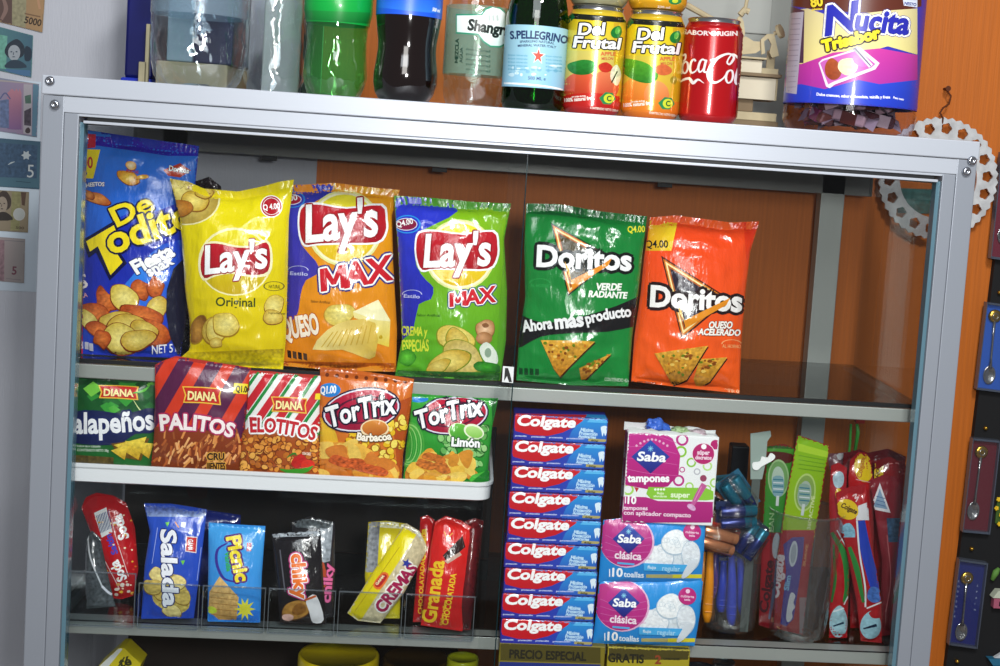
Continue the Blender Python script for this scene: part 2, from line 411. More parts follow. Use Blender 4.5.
# ---------------------------------------------------------------- snack bag
def resample(pl, n):
    pl = [np.array(p, float) for p in pl]; d = [0]
    for i in range(1, len(pl)): d.append(d[-1]+np.linalg.norm(pl[i]-pl[i-1]))
    d = np.array(d)/d[-1]; P = np.array(pl); t = np.linspace(0,1,n)
    return np.stack([np.interp(t, d, P[:,0]), np.interp(t, d, P[:,1])], 1)
def bag_mesh(left, right, top, bot, z_base, lean=.12, puff=.018, seed=1, Yb=None, wr=.0018, res=1.7, seal=.07, col='#888888', thick_back=.5, yaw=0., bseal=.05, cr=1., ymin=.06, ymax=.25):
    """pillow pack. left/right: photo points bottom->top; top/bot: left->right. Stands with its foot at z_base."""
    allp = np.array(left+right+top+bot); w = np.ptp(allp[:,0]); h = np.ptp(allp[:,1])
    nu = max(12, int(w/res)); nv = max(12, int(h/res))
    bc = (np.array(bot[0])+np.array(bot[-1]))/2
    if Yb is None: Yb = min(max(float(at_z(bc[0], bc[1], z_base)[1]), ymin), ymax)
    P0 = at(bc[0], bc[1], Yb)
    z_base += .0007
    drop = np.array([0, 0, z_base-min(at(*b, Yb)[2] for b in bot)])
    U = np.array([math.cos(yaw), math.sin(yaw), 0]); Vv = np.array([-math.sin(yaw)*lean, math.cos(yaw)*lean, 1.]); Vv /= np.linalg.norm(Vv)
    n = np.cross(U, Vv); n /= np.linalg.norm(n)          # towards the viewer (-y)
    Lc, Rc, Tc, Bc = resample(left, nv), resample(right, nv), resample(top, nu), resample(bot, nu)
    s_ = np.linspace(0,1,nu)[None,:,None]; t_ = np.linspace(0,1,nv)[:,None,None]
    G = (1-s_)*Lc[:,None]+s_*Rc[:,None]+(1-t_)*Bc[None]+t_*Tc[None] - ((1-s_)*(1-t_)*Bc[0]+s_*(1-t_)*Bc[-1]+(1-s_)*t_*Tc[0]+s_*t_*Tc[-1])
    S = np.linspace(0,1,nu); Tt = np.linspace(0,1,nv)
    V = np.zeros((nv, nu, 3)); Vb = np.zeros((nv, nu, 3)); o = seed*7.31
    for j in range(nv):
        t = Tt[j]
        pt = 0 if t < bseal*.4 or t > 1-seal*.7 else math.sin(PI*min(1, max(0, (t-bseal*.4)/(1-seal*.7-bseal*.4))))**.42
        for i in range(nu):
            s = S[i]; ps = max(0., math.sin(PI*s))**.62
            p = G[j,i]; d = ray(p[0], p[1]); q = CP + d*(((P0-CP)@n)/(d@n)) + drop
            ur, vr = q[0]*1000, q[2]*1000
            e = min(1, 6*min(s, 1-s))
            # creases: stronger near seals and sides, running into the body
            k1 = noise.noise(Vector((ur*.055+o, vr*.018, o)))
            k2 = noise.noise(Vector((ur*.02+o, vr*.05, o+3)))
            k3 = abs(noise.noise(Vector((ur*.03+vr*.03+o, vr*.035-ur*.02, o+9))))
            near = math.exp(-min(t, 1-t)*7)+.45*math.exp(-min(s,1-s)*9)
            hh = puff*ps*pt + e*wr*(k1*2.4*near + k2*1.0*(.45+near) - k3*2.6*cr*(.5+near))*(1 if pt > 0 else .3)
            if t > 1-seal*.7 or t < bseal*.4: hh += .0004*math.sin(ur*2.2)+ e*.0016*noise.noise(Vector((ur*.04, o, 0)))
            V[j,i] = q+n*hh; Vb[j,i] = q-n*(puff*ps*pt*thick_back)
    mb = MB(); c = tuple(lin(col)); mb.cur = c
    idx = lambda j, i: j*nu+i
    Fc = [(idx(j,i), idx(j,i+1), idx(j+1,i+1), idx(j+1,i)) for j in range(nv-1) for i in range(nu-1)]
    mb.add(V.reshape(-1,3), Fc)
    mb.back = (Vb, nu, nv)
    return mb
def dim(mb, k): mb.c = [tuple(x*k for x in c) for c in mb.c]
def bag_close(mb):
    """adds the rear face after the print is laid on"""
    Vb, nu, nv = mb.back; idx = lambda j, i: j*nu+i
    st = 2; jj = sorted(set(list(range(0, nv, st))+[nv-1])); ii = sorted(set(list(range(0, nu, st))+[nu-1])); m_ = len(ii)
    V = [Vb[j,i] for j in jj for i in ii]
    Fc = [(a*m_+b, (a+1)*m_+b, (a+1)*m_+b+1, a*m_+b+1) for a in range(len(jj)-1) for b in range(m_-1)]
    mb.add(V, Fc, None, [(0,1,0)]*len(V))

# ================================================================ setting
CAB = .372; WALL = .44; ZMR = -.3015; ZBR = -.591; ZM = ZMR-.0085; ZB = ZBR-.0085; Z3 = -.90
def room_box(name, x0, x1, y0, y1, z0, z1, M):
    mb = MB().box(x0, x1, y0, y1, z0, z1); o = mb.build(name, M, loc=((x0+x1)/2, (y0+y1)/2, z0)); tag(o, kind='structure'); return o
seam = float(at(317, 165, WALL)[0])
m_white = mat('white_wallpaper', '#b2b5be', .85, bump=((420, 1, 60), .5, .0012), vary=((5,1,3), .06))
m_orange = mat('orange_wall', '#bd6414', .6, bump=((500, 1, 9), .35, .001), vary=((260,1,6), .13))
room_box('wall_left', -1.3, seam, WALL, WALL+.1, -1.45, 1.2, m_white)
room_box('wall_right', seam, 2.2, WALL, WALL+.1, -1.45, 1.2, m_orange)
room_box('floor', -1.3, 2.2, -2.6, WALL+.1, -1.5, -1.45, mat('floor_tile', '#8a8078', .4, vary=((3,3,3), .2)))

# ================================================================ display cabinet
m_al = mat('brushed_aluminium', '#b2b8c2', .4, .2, bump=((3, 60, 900), .12, .0004), vary=((2,2,2), .04))
m_alv = mat('brushed_aluminium_upright', '#8f959f', .4, .25, bump=((900, 60, 3), .12, .0004), vary=((2,2,2), .05))
m_ald = mat('dull_aluminium', '#a9aea9', .45, .45, vary=((4,4,4), .08))
m_glass = clear('cabinet_glass', (.975,.985,.985), .55, .02, 1.5)
m_gedge = mat('glass_edge', '#567684', .15, 0, coat=.5)
m_black = mat('black_rubber_and_shade', '#0d0f12', .5)
m_rivet = mat('rivet_steel', '#b5b9c2', .22, .95)
m_dark = mat('dark_panel', '#8e908c', .35, .15)

cab = thing('display_cabinet', (.5, .2, -1.45), 'aluminium and glass display cabinet holding the snack shelves', 'cabinet')
def P(name, M, fn, smooth=False, parent=cab, loc=None):
    mb = MB(); fn(mb); 
    V = np.array(mb.v); l = loc if loc is not None else ((V[:,0].min()+V[:,0].max())/2, (V[:,1].min()+V[:,1].max())/2, V[:,2].min())
    return mb.build(name, M, parent, l, smooth=smooth)
# top: cover panel with the front fascia
P('top_panel', m_al, lambda b: b.rbox(-.001, 1.001, -.002, .41, -.020, 0, .0012))
P('header_rail', m_al, lambda b: (b.rbox(.0, 1.0, .0005, .03, -.0375, -.0205, .0008), b.rbox(.03, .97, .002, .006, -.0405, -.0375, .0005)))
P('door_track', m_black, lambda b: b.box(.045, .955, .004, .012, -.046, -.041))
P('door_track_lip', m_al, lambda b: b.rbox(.042, .958, -.0005, .003, -.0475, -.0445, .0006))
P('underside_panel', m_dark, lambda b: b.box(.046, .954, .03, .41, -.024, -.0205))
for side in (0, 1):
    sx = lambda x: x if side == 0 else 1-x
    def post(b):
        a, c = sorted((sx(0), sx(.022))); b.rbox(a, c, 0, .022, -1.44, -.0205, .001)
        a, c = sorted((sx(.0222), sx(.037))); b.rbox(a, c, .0008, .022, -1.44, -.0378, .0008)
        a, c = sorted((sx(0), sx(.004))); b.box(a, c, .02, .045, -1.44, -.0205)
    P('front_post', m_alv, post)
    a, c = sorted((sx(.0372), sx(.0415))); P('glass_channel', m_gedge, lambda b: b.box(a, c, .006, .02, -1.40, -.0465))
    a, c = sorted((sx(.040), sx(.073)))
    P('back_post', m_ald, lambda b: b.rbox(a, c, CAB, CAB+.025, -1.44, -.021, .001))
    P('side_rail', m_dark, lambda b: b.rbox(min(sx(.0075), sx(.0105)), max(sx(.0075), sx(.0105)), .045, CAB, -.050, -.0215, .001))
    for z in (-.326, -.614, -1.2): P('shelf_bracket', m_ald, lambda b: b.rbox(min(sx(.002), sx(.022)), max(sx(.002), sx(.022)), .045, CAB, z, z+.012, .001))
    P('side_glass', m_glass, lambda b: b.box(min(sx(.004), sx(.007)), max(sx(.004), sx(.007)), .045, CAB, -1.3, -.0505))
P('back_rail', m_dark, lambda b: b.rbox(.002, .998, CAB, CAB+.025, -.076, -.0215, .001))
P('back_rail', m_ald, lambda b: b.rbox(.04, .96, CAB, CAB+.02, -.345, -.318, .001))
P('back_rail', m_ald, lambda b: b.rbox(.04, .96, CAB, CAB+.02, -.64, -.613, .001))
for xx in (.17, .395, .70): P('rail_clip', m_black, lambda b: b.rbox(xx, xx+.02, CAB-.004, CAB, -.082, -.076, .0005))
for (px, py) in ((50,81),(55,104.5),(972,160.5),(966.5,171.5)):
    c = at(px, py, -.002)
    def riv(b):
        V = []; 
        prof = [(.0052,0),(.005,.0012),(.0038,.0025),(.002,.0032),(.0018,.0026),(.0003,.0024)]
        n = 20
        for r, h in prof:
            for k in range(n): V.append((c[0]+r*math.cos(2*PI*k/n), c[1]-h, c[2]+r*math.sin(2*PI*k/n)))
        b.add(V, [(i*n+k, i*n+(k+1)%n, (i+1)*n+(k+1)%n, (i+1)*n+k) for i in range(len(prof)-1) for k in range(n)]+[tuple(range((len(prof)-1)*n, len(prof)*n))])
    P('rivet', m_rivet, riv, True)
def shelf(zt, seal=-.003, y0=.052, nm='shelf'):  # seal: top of the black strip that stands in for the gap shadow
    s = P(nm, clear('shelf_glass', (.42,.46,.46), .9, .03, 1.5), lambda b: b.box(.008, .992, y0+.0236, CAB, zt-.0145, zt-.0087))
    P('shelf_rail', m_ald, lambda b: b.rbox(.0045, .9955, y0, y0+.023, zt-.0245, zt-(.0089 if seal > -.005 else .0095), .001), parent=s)
    P('gap_shade_strip', m_black, lambda b: b.box(.0045, .9955, y0-.0012, y0+.0016, zt-(.0077 if seal > -.005 else .0094), zt+seal), parent=s)  # black strip drawn in place of the shadow gap above the rail
    return s
shelf(ZMR); shelf(ZBR, -.0088); shelf(Z3+.0087, -.0088, .024)
gx = float(at(521, 250, .014)[0]); gx2 = float(at(516, 200, .02)[0])-.01
d1 = P('sliding_door', m_glass, lambda b: b.box(.042, gx, .012, .0155, -1.3, -.046))
P('pane_edge', mat('pane_edge', '#10262a', .1), lambda b: b.box(gx, gx+.0012, .012, .0155, -1.3, -.047), parent=d1)
d2 = P('sliding_door', m_glass, lambda b: b.box(gx2, .958, .019, .0225, -1.3, -.046))

# ================================================================ snack bags
def foil(nm, rough=.22, st=.35): return mat(nm, attr=True, rough=rough, coat=.5, spec=.5, bump=((75, 75, 30), st, .006))
m_foil = foil('glossy_snack_film', .2, .42); m_foil2 = foil('glossy_snack_film_soft', .3, .2)
A_ = (60,120,4.1625); B_ = (60,240,4.1625); C_ = (270,160,4.1625); D_ = (270,260,4.1625); E_ = (500,180,3.7); F_ = (500,260,3.7); G_ = (60,350,3.7); H_ = (280,350,3.7)
def bag(name, label, left, right, top, bot, z, art, col, group=None, edge=2.4, M=None, cat='snack bag', tone=1., **k):
    mb = bag_mesh(left, right, top, bot, z, col=col, **k); n0 = len(mb.v)
    a = Art(mb, edge=edge); art(a); bag_close(mb)
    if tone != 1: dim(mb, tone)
    V = np.array(mb.v[:n0]); loc = (V[:,0].mean(), V[:,1].mean()+.01, V[:,2].min())
    o = mb.build(name, M or m_foil, loc=loc, smooth=True, custom=True)
    return tag(o, label, cat, group)
def chips(a, spec, rim='#8a5a1c'):
    for i, (x, y, rx, ry, rot, c) in enumerate(spec): a.blob(x, y, rx, ry, ('r', c[0], c[1]), rot, seed=i*3.7+x, rim=rim, jag=.28 if c is OC else .12, mot=.3 if c is OC else .18)
YC = ('#f0dd78', '#c9a53a'); YL = ('#f4e68c', '#d8be50'); OC = ('#e8803a', '#b04a1c')

def art_todito(a):
    a.crop(*A_)
    a.poly([(60,40),(600,90),(600,1100),(40,1100)], ('v', '#2f78e0', '#1c2bb0'))
    a.ell(330,640,190,260,('r','#2f86ee','#1f3cc4'))
    a.poly([(40,640),(130,520),(330,410),(480,350),(600,300),(600,470),(420,520),(300,650),(180,780),(40,860)], '#1d2fae', smooth=3)
    a.poly([(30,60),(600,95),(600,150),(450,150),(140,105),(30,100)], ('v','#3a1f9c','#2a20b8'))
    a.poly([(30,50),(150,60),(148,115),(100,120),(95,1000),(30,1000)], '#c01c34')
    a.poly([(20,118),(168,124),(140,244),(20,240)], '#f6df1a')
    a.text('00', (96,200), (138,200), 45, '#c4202c', bold=.03)
    # small mascot-free chip picture, small pictures
    chips(a, [(285,240,48,28,20,('#f5d45a','#d98e20')),(340,238,32,9,-8,('#f5d45a','#d98e20')),(296,190,22,18,0,('#f6eecb','#e0a64a'))], '#6b3410')
    a.text('BOKITAS', (276,218), (326,224), 12, '#b0202a', bold=.04)
    chips(a, [(150,325,60,22,18,('#f0a050','#b85a24')),(120,310,30,16,30,('#f0a050','#b85a24'))], '#5b1e10')
    a.text('CHEETOS', (98,284), (185,276), 16, '#ffffff', out='#3a1870', bold=.04, arc=4)
    a.poly([(430,208),(500,180),(545,210),(500,240),(450,232)], '#b83414'); a.text('Doritos', (452,210), (536,222), 20, '#ffffff', out='#101010', bold=.04)
    # main name
    a.text('De', (238,445), (396,372), 80, '#f8e01e', out='#0c1040', ow=.06, bold=.035, sh=-.02)
    T = [(112,505),(226,438),(240,480),(204,500),(262,592),(212,645),(160,525),(128,548)]
    a.poly([(96,500),(228,420),(256,486),(222,506),(280,596),(208,668),(152,552),(122,574)], '#0c1040'); a.poly(T, '#f8e01e')
    a.text('odito', (212,560), (568,432), 112, '#f8e01e', out='#0c1040', ow=.05, bold=.04, sh=.02)
    a.crop(*B_)
    a.text('Fiesta', (320,142), (480,62), 56, '#ffffff', out='#16226e', bold=.06, sh=-.1)
    a.text('snax', (372,152), (476,96), 40, '#ffffff', out='#16226e', bold=.06, sh=-.1)
    a.text('IS', (62,208), (122,196), 58, '#f4e8e8', bold=.02); a.text('EXTRA', (50,250), (118,236), 18, '#f4b0b0', bold=.03)
    sp = [(190,255,55,36,60,OC),(150,300,60,34,30,OC),(330,205,40,40,20,OC),(400,195,34,44,-20,OC),(120,335,32,54,-35,YL),(265,240,62,52,30,YL),(400,290,60,40,-50,YC),
          (340,320,80,46,20,OC),(240,340,70,46,0,YC),(170,380,52,30,30,OC),(380,370,70,52,25,OC),(285,360,80,50,10,YC),(350,375,60,42,30,YC),(255,405,72,62,20,YL),(320,410,74,40,-10,YC),(180,405,30,34,0,OC)]
    chips(a, sp, '#7c3212')
    a.text('NET 51g', (385,468), (505,462), 32, '#f4f4ff', bold=.02)
    for i in range(3): a.poly([(82+i*22,420+i*3),(98+i*22,422+i*3),(98+i*22,452+i*3),(82+i*22,450+i*3)], '#c8c8d8')
    a.poly([(30,478),(600,500),(600,620),(30,620)], '#1a1c50')
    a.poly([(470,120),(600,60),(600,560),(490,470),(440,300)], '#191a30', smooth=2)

bag('snack_bag', 'tall blue mixed snack bag with slanted yellow lettering, leftmost on the upper shelf',
    [(81,358),(84,250),(87,134)], [(180,362),(188,300),(190,240),(199,150)], [(87,134),(120,139),(199,150)], [(81,358),(120,360),(180,362)],
    ZM, art_todito, '#1f30a8', lean=.1, puff=.022, seed=1, cr=.6, Yb=0.108)

def art_lays(a):
    a.crop(*A_)
    a.poly([(440,180),(1000,200),(1000,1080),(440,1080)], ('v', '#f2e312', '#d8bc06'))
    a.ell(525,330,140,105,('r','#dcc870','#b89a3c'), ring=None, mot=.1)
    a.ell(525,330,142,108,'#f4ecb0', ring=.05)
    chips(a, [(500,290,60,50,10,YL),(560,340,60,40,20,YC),(500,370,50,36,0,('#d8983c','#b06a20')),(600,300,36,30,0,YC)])
    a.ell(728,590,152,142,'#f8f0b4'); a.ell(728,592,144,134,('v','#efe024','#c8a808'))
    a.poly([(600,520),(650,505),(730,522),(800,522),(862,500),(884,560),(872,640),(800,655),(720,640),(650,650),(596,668),(576,600)], '#f8f0c0', smooth=3)
    a.poly([(606,528),(650,514),(730,530),(800,530),(858,510),(874,560),(864,630),(800,646),(720,632),(650,642),(602,658),(586,600)], ('v','#c01828','#a01020'), smooth=3)
    a.text("Lay's", (604,640), (862,612), 112, '#ffffff', out='#9c1420', ow=.03, bold=.036, sh=.12)
    a.ell(880,360,46,46,'#ffffff'); a.ell(880,360,42,42,'#b81828'); a.ell(880,360,36,36,'#ffffff', ring=.06); a.text('Q 4.00', (846,376), (916,368), 22, '#ffffff', bold=.04)
    a.crop(*B_)
    a.text('Original', (648,274), (812,278), 36, '#3c4a18', bold=.025)
    a.ell(890,192,44,20,'#6a6420', ring=.12); a.text('NATURAL', (868,200), (916,202), 14, '#5a5818')
    chips(a, [(890,270,40,44,10,YL),(885,320,42,30,0,YC)])
    a.text('ingredientes', (866,306), (936,310), 8, '#6a6020')
    chips(a, [(575,370,32,56,20,('#c8903c','#8a5a20')),(640,372,42,54,15,YC),(655,368,42,54,15,YL),(690,350,54,50,20,YL),(650,425,28,20,0,YC)], '#a07818')
    a.poly([(480,470),(930,452),(930,548),(460,520)], ('v','#a89008','#e8d40e'), mot=.3)

bag('snack_bag', "all yellow potato chip bag with a round red price spot on the upper shelf",
    [(176,360),(190,348),(190,324),(185,288),(183,254),(180,216),(170,177)], [(283,368),(286,336),(288,260),(289,216),(294,178)],
    [(170,177),(188,180),(204,187),(238,190),(262,185),(280,180),(294,178)], [(176,360),(220,366),(283,368)],
    ZM, art_lays, '#e6d20c', lean=.12, puff=.028, seed=2, Yb=0.070)

def lays_logo(a, cx, cy, rx, ry, ban, p0, p1, h):
    a.ell(cx,cy,rx*1.13,ry*1.13,'#ecec9a'); a.ell(cx,cy,rx*1.07,ry*1.07,'#fbf8cc'); a.ell(cx,cy,rx,ry,('v','#f4e838','#e6bc10'))
    c = np.mean(ban, 0); B2 = [(c[0]+(x-c[0])*1.045, c[1]+(y-c[1])*1.10) for x,y in ban]
    a.poly(B2, '#ffffff', smooth=3); a.poly(ban, ('v','#c81c2a','#a80f1e'), smooth=3)
    a.text("Lay's", p0, p1, h, '#ffffff', out='#a01420', ow=.03, bold=.038, sh=.1)
def art_max(a):
    a.crop(*C_)
    a.poly([(30,90),(560,120),(560,1100),(30,1100)], ('v','#eca214','#e07818'))
    a.poly([(30,80),(275,95),(262,135),(160,190),(120,260),(130,350),(190,420),(205,470),(150,500),(128,560),(120,620),(100,660),(30,690)], ('v','#3038b4','#4a3aa4'), smooth=2)
    a.poly([(262,96),(560,110),(560,150),(262,130)], ('v','#f0c020','#d89010'))
    a.ell(95,165,52,34,'#2a86e0', ring=.12); a.ell(88,165,44,22,'#e8e8f8'); a.ell(88,165,41,19,'#a8203c'); a.text('4.00', (58,176), (116,166), 22, '#ffffff', bold=.03)
    lays_logo(a, 310,285,138,140, [(124,240),(140,196),(200,186),(320,204),(460,190),(480,250),(478,300),(440,342),(300,345),(200,348),(150,352),(128,310)], (150,340),(448,312),146)
    a.text('MAX', (214,548), (512,494), 92, '#d01c2c', out='#ffffff', ow=.05, out2='#2a2a80', ow2=.1, bold=.05, sh=.12, h1=96)
    a.ell(118,460,44,20,'#c0c4e8', ring=.1, a0=180, a1=360); a.text('Estilo', (84,478), (158,482), 14, '#c8ccf0')
    a.text('Sabor Artificial', (170,592), (250,598), 10, '#6a4408')
    a.crop(*D_)
    a.text('QUESO', (58,330), (208,304), 82, '#fbeed8', bold=.05, out='#c06010', ow=.03)
    chips(a, [(288,225,62,44,-10,YL)], '#c08820')
    a.poly([(345,215),(450,165),(500,250),(495,362),(440,345),(440,270),(350,240)], ('v','#f6ecac','#e8cc40')); a.poly([(345,215),(450,165),(500,255),(440,250)], '#f8f0bc')
    a.blob(415,265,10,8,'#b8941c',0,1); a.blob(460,320,8,8,'#c8a41c',0,3)
    a.poly([(178,372),(240,290),(330,250),(438,262),(438,400),(380,402),(300,372)], ('h','#f0dc8c','#dcb94a'), smooth=2)
    for i in range(9): a.line([(215+i*24,362-i*2),(262+i*20,300-i*4)], 4, '#cda83c', smooth=0)
    for i in range(4): a.poly([(72+i*22,374+i*4),(88+i*22,378+i*4),(90+i*22,410+i*3),(74+i*22,404+i*3)], '#2a1a14' if i%2==0 else '#503828')
    a.poly([(20,420),(560,430),(560,520),(20,500)], ('v','#b0520c','#d4701a'), mot=.3)
bag('snack_bag', "blue and orange cheese chip bag just right of the all yellow bag",
    [(282,366),(286,330),(287,280),(287,230),(279,185)], [(396,372),(397,330),(393,260),(392,215),(400,190)],
    [(279,185),(300,185),(335,183),(375,188),(400,190)], [(282,366),(340,371),(396,372)],
    ZM, art_max, '#e08a18', lean=.13, puff=.024, seed=3, Yb=0.092)

def art_crema(a):
    a.crop(*C_)
    a.poly([(500,120),(1010,150),(1010,1050),(500,1050)], ('v','#8cc018','#3ea024'))
    a.poly([(500,120),(1010,150),(1010,200),(760,195),(500,165)], '#2e7c3c')
    a.poly([(500,165),(770,190),(745,240),(640,290),(605,350),(610,440),(650,500),(680,530),(670,580),(620,600),(598,700),(560,740),(500,760)], ('v','#2b3ad0','#26269c'), smooth=2)
    a.ell(572,268,56,38,'#2a96e8', ring=.12); a.ell(568,268,46,26,'#e8e8f8'); a.ell(568,268,43,23,'#8c1c44'); a.text('Q4.00', (530,280), (598,264), 22, '#ffffff', bold=.03)
    lays_logo(a, 790,395,130,130, [(610,350),(625,305),(690,298),(800,312),(925,300),(945,355),(940,410),(905,452),(780,452),(690,450),(636,458),(614,410)], (640,444),(915,436),130)
    a.text('MAX', (748,612), (940,588), 56, '#d01c2c', out='#ffffff', ow=.05, out2='#2a2a80', ow2=.1, bold=.05, sh=.12, h1=62)
    a.ell(592,560,42,20,'#c0c4e8', ring=.1, a0=180, a1=360); a.text('Estilo', (558,572), (624,576), 14, '#c8ccf0')
    a.text('Sabor Artificial', (612,650), (708,652), 10, '#2c5c10')
    a.crop(*D_)
    a.text('CREMA y', (548,312), (655,316), 36, '#d6e03c', bold=.04); a.text('ESPECIAS', (552,380), (662,378), 46, '#d6e03c', bold=.04)
    chips(a, [(770,325,86,48,25,YL),(780,340,60,40,60,YC),(800,400,90,62,30,('#ecd890','#c8b058')),(740,425,90,42,-20,YC),(700,440,50,24,-25,YC)], '#7c8c1c')
    a.blob(895,285,36,38,('r','#f0c8a0','#b8804c'),0,5,rim='#7c5c2c'); a.blob(895,272,14,10,'#8a5a34',0,6); a.ell(890,325,34,26,('r','#d8a070','#a06c3c'))
    a.poly([(870,370),(900,340),(940,380),(945,430),(900,430)], '#e8f0e0', smooth=3); a.ell(906,385,14,20,'#90a890')
    a.blob(570,405,42,36,('r','#60c030','#2c7c18'),0,7); a.blob(900,445,60,22,('r','#3ca028','#206c18'),5,8)
    a.poly([(500,455),(1010,470),(1010,560),(500,560)], ('v','#2c7024','#185018'), mot=.3)
bag('snack_bag', "blue and green chip bag with an onion picture, left of the sliding door edge",
    [(395,376),(402,340),(400,290),(398,250),(394,196)], [(500,381),(506,340),(507,290),(504,240),(511,204)],
    [(394,196),(430,198),(470,202),(511,204)], [(395,376),(450,380),(500,381)],
    ZM, art_crema, '#4ea022', lean=.13, puff=.024, seed=4, Yb=0.074)

def dorito(a, pts, seed):
    a.poly([(x+3,y+5) for x,y in pts], '#3c1c06'); a.poly(pts, ('v','#e0a838','#b8761c'), mot=.35)
    rnd = random.Random(seed); P_ = np.array(pts, float)
    for i in range(26):
        w = np.array([rnd.random() for _ in pts[:3]]); w /= w.sum(); q = w@P_[:3]
        a.blob(q[0], q[1], rnd.uniform(4,9), rnd.uniform(3,6), rnd.choice(['#8a4a10','#f0c860','#c87820','#6a8018']), 0, i, mot=0, n=6)
def tri_logo(a, o, dark, inner):
    a.poly(o, dark)
    c = np.mean(o, 0)
    k = lambda f: [tuple(c+(np.array(p)-c)*f) for p in o]
    a.poly(k(.93), '#d87818'); a.poly(k(.86), '#fbe6a0'); a.poly(k(.78), '#b85c10'); a.poly(k(.70), inner)
def art_verde(a):
    a.crop(*E_)
    a.poly([(60,70),(560,110),(560,1100),(40,1100)], ('v','#147c34','#188a38'))
    a.poly([(60,70),(560,110),(560,160),(60,120)], ('v','#0c4424','#167034'))
    a.text('Q4.00', (472,194), (536,192), 22, '#e8e030', bold=.03)
    tri_logo(a, [(188,158),(425,290),(252,430)], '#0c2c14', '#4a3c14')
    a.text('Doritos', (136,318), (484,334), 74, '#f6f6f6', out='#0d1410', ow=.11, bold=.05)
    a.poly([(262,372),(380,312),(412,290),(400,316),(268,404)], '#e89020'); a.poly([(262,372),(248,336),(240,300),(254,330),(268,392)], '#f8c050')
    a.text('VERDE', (352,406), (446,408), 24, '#f6f8f0', bold=.06, sh=.15); a.text('RADIANTE', (326,432), (468,438), 22, '#f6f8f0', bold=.06, sh=.15)
    a.ell(148,382,40,18,'#2c9c4c', ring=.12, a0=180, a1=360); a.text('AL HORNO', (112,396), (188,398), 12, '#2c9c4c')
    a.poly([(60,502),(160,528),(300,506),(430,466),(540,426),(540,520),(400,560),(260,566),(150,580),(60,620)], '#141416', smooth=3)
    a.text('Ahora', (86,562), (196,548), 40, '#f4f4f4', bold=.05); a.text('más', (206,550), (310,538), 50, '#f4f4f4', bold=.06); a.text('producto', (320,532), (484,504), 38, '#f4f4f4', bold=.05, arc=4)
    a.crop(*F_)
    dorito(a, [(292,400),(412,346),(318,440),(300,442)], 2); dorito(a, [(152,296),(350,300),(222,430),(198,400)], 1)
    for i in range(4): a.poly([(70+i*20,398+i),(84+i*20,400+i),(84+i*20,424+i),(70+i*20,422+i)], '#0c4420')
    a.text('CONTENIDO 42g', (386,446), (476,452), 12, '#bcd8bc', bold=.03)
    a.poly([(40,452),(560,470),(560,520),(40,500)], '#0c4020')
bag('snack_bag', 'green tortilla chip bag with a wavy black slogan band on the upper shelf',
    [(516,383),(519,340),(525,300),(524,250),(526,206)], [(628,389),(632,340),(639,290),(643,250),(647,219)],
    [(526,206),(560,207),(600,214),(647,219)], [(516,383),(570,388),(628,389)],
    ZM, art_verde, '#15742f', lean=.12, puff=.024, seed=5)

def art_queso(a):
    a.crop(*E_)
    a.poly([(480,110),(1000,130),(1000,1200),(460,1200)], ('v','#f0461c','#f46a12'))
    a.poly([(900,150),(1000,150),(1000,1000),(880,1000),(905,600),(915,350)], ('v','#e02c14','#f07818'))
    a.poly([(548,145),(656,160),(634,262),(540,262)], ('h','#d8981c','#f4d428')); a.text('Q4.00', (538,250), (622,250), 26, '#1c1c14', bold=.03)
    tri_logo(a, [(596,280),(850,440),(672,590)], '#401408', '#2a2030')
    a.text('Doritos', (556,466), (892,486), 74, '#f8f4f0', out='#241010', ow=.11, bold=.05)
    a.poly([(680,520),(800,460),(850,436),(836,462),(686,548)], '#e89020'); a.poly([(680,520),(664,490),(656,450),(672,486),(686,536)], '#f8c050')
    a.text('QUESO', (770,548), (856,548), 24, '#fdf4ea', bold=.06, sh=.15, out='#5c1c08', ow=.04); a.text('ACELERADO', (732,572), (884,576), 22, '#fdf4ea', bold=.06, sh=.15, out='#5c1c08', ow=.04)
    a.ell(856,606,38,16,'#f8b070', ring=.12, a0=180, a1=360); a.text('AL HORNO', (822,620), (890,622), 12, '#f8b070')
    a.crop(*F_)
    dorito(a, [(716,440),(738,366),(840,360),(775,450),(730,476)], 4); dorito(a, [(572,345),(768,316),(690,440),(640,462)], 3)
    a.poly([(480,445),(580,452),(560,470),(480,475)], '#9c3c10', mot=.3)
    a.text('CONTENIDO 42g', (824,486), (884,492), 12, '#ffd0a0', bold=.03)
bag('snack_bag', 'all orange tortilla chip bag, rightmost on the upper shelf',
    [(631,385),(634,340),(640,300),(644,260),(650,221)], [(739,397),(741,350),(745,300),(750,255),(759,225)],
    [(650,221),(675,219),(700,222),(730,226),(759,225)], [(631,385),(690,392),(739,397)],
    ZM, art_queso, '#ee5c14', lean=.12, puff=.028, seed=6)

# ================================================================ white tray and the bags in it
I_ = (60,480,3.581); J_ = (260,480,3.581)
def rring(x0, x1, y0, y1, r, z, n=6):
    P = []
    for cx, cy, a0 in ((x1-r, y1-r, 0), (x0+r, y1-r, 90), (x0+r, y0+r, 180), (x1-r, y0+r, 270)):
        for k in range(n+1):
            t = math.radians(a0+90*k/n); P.append((cx+r*math.cos(t), cy+r*math.sin(t), z))
    return P
def loft(mb, rings, col=None, cap0=True, cap1=True, mi=0):
    n = len(rings[0]); V = [p for r in rings for p in r]
    Fc = [(i*n+k, i*n+(k+1)%n, (i+1)*n+(k+1)%n, (i+1)*n+k) for i in range(len(rings)-1) for k in range(n)]
    if cap0: Fc.append(tuple(reversed(range(n))))
    if cap1: Fc.append(tuple((len(rings)-1)*n+k for k in range(n)))
    return mb.add(V, Fc, col, mi=mi)
YT = .026
zt = float(np.mean([at(100,461,YT)[2], at(300,474,YT)[2], at(480,486,YT)[2]])); xr = float(at(492,490,YT)[0]); xl = .014
zfloor = zt-.017
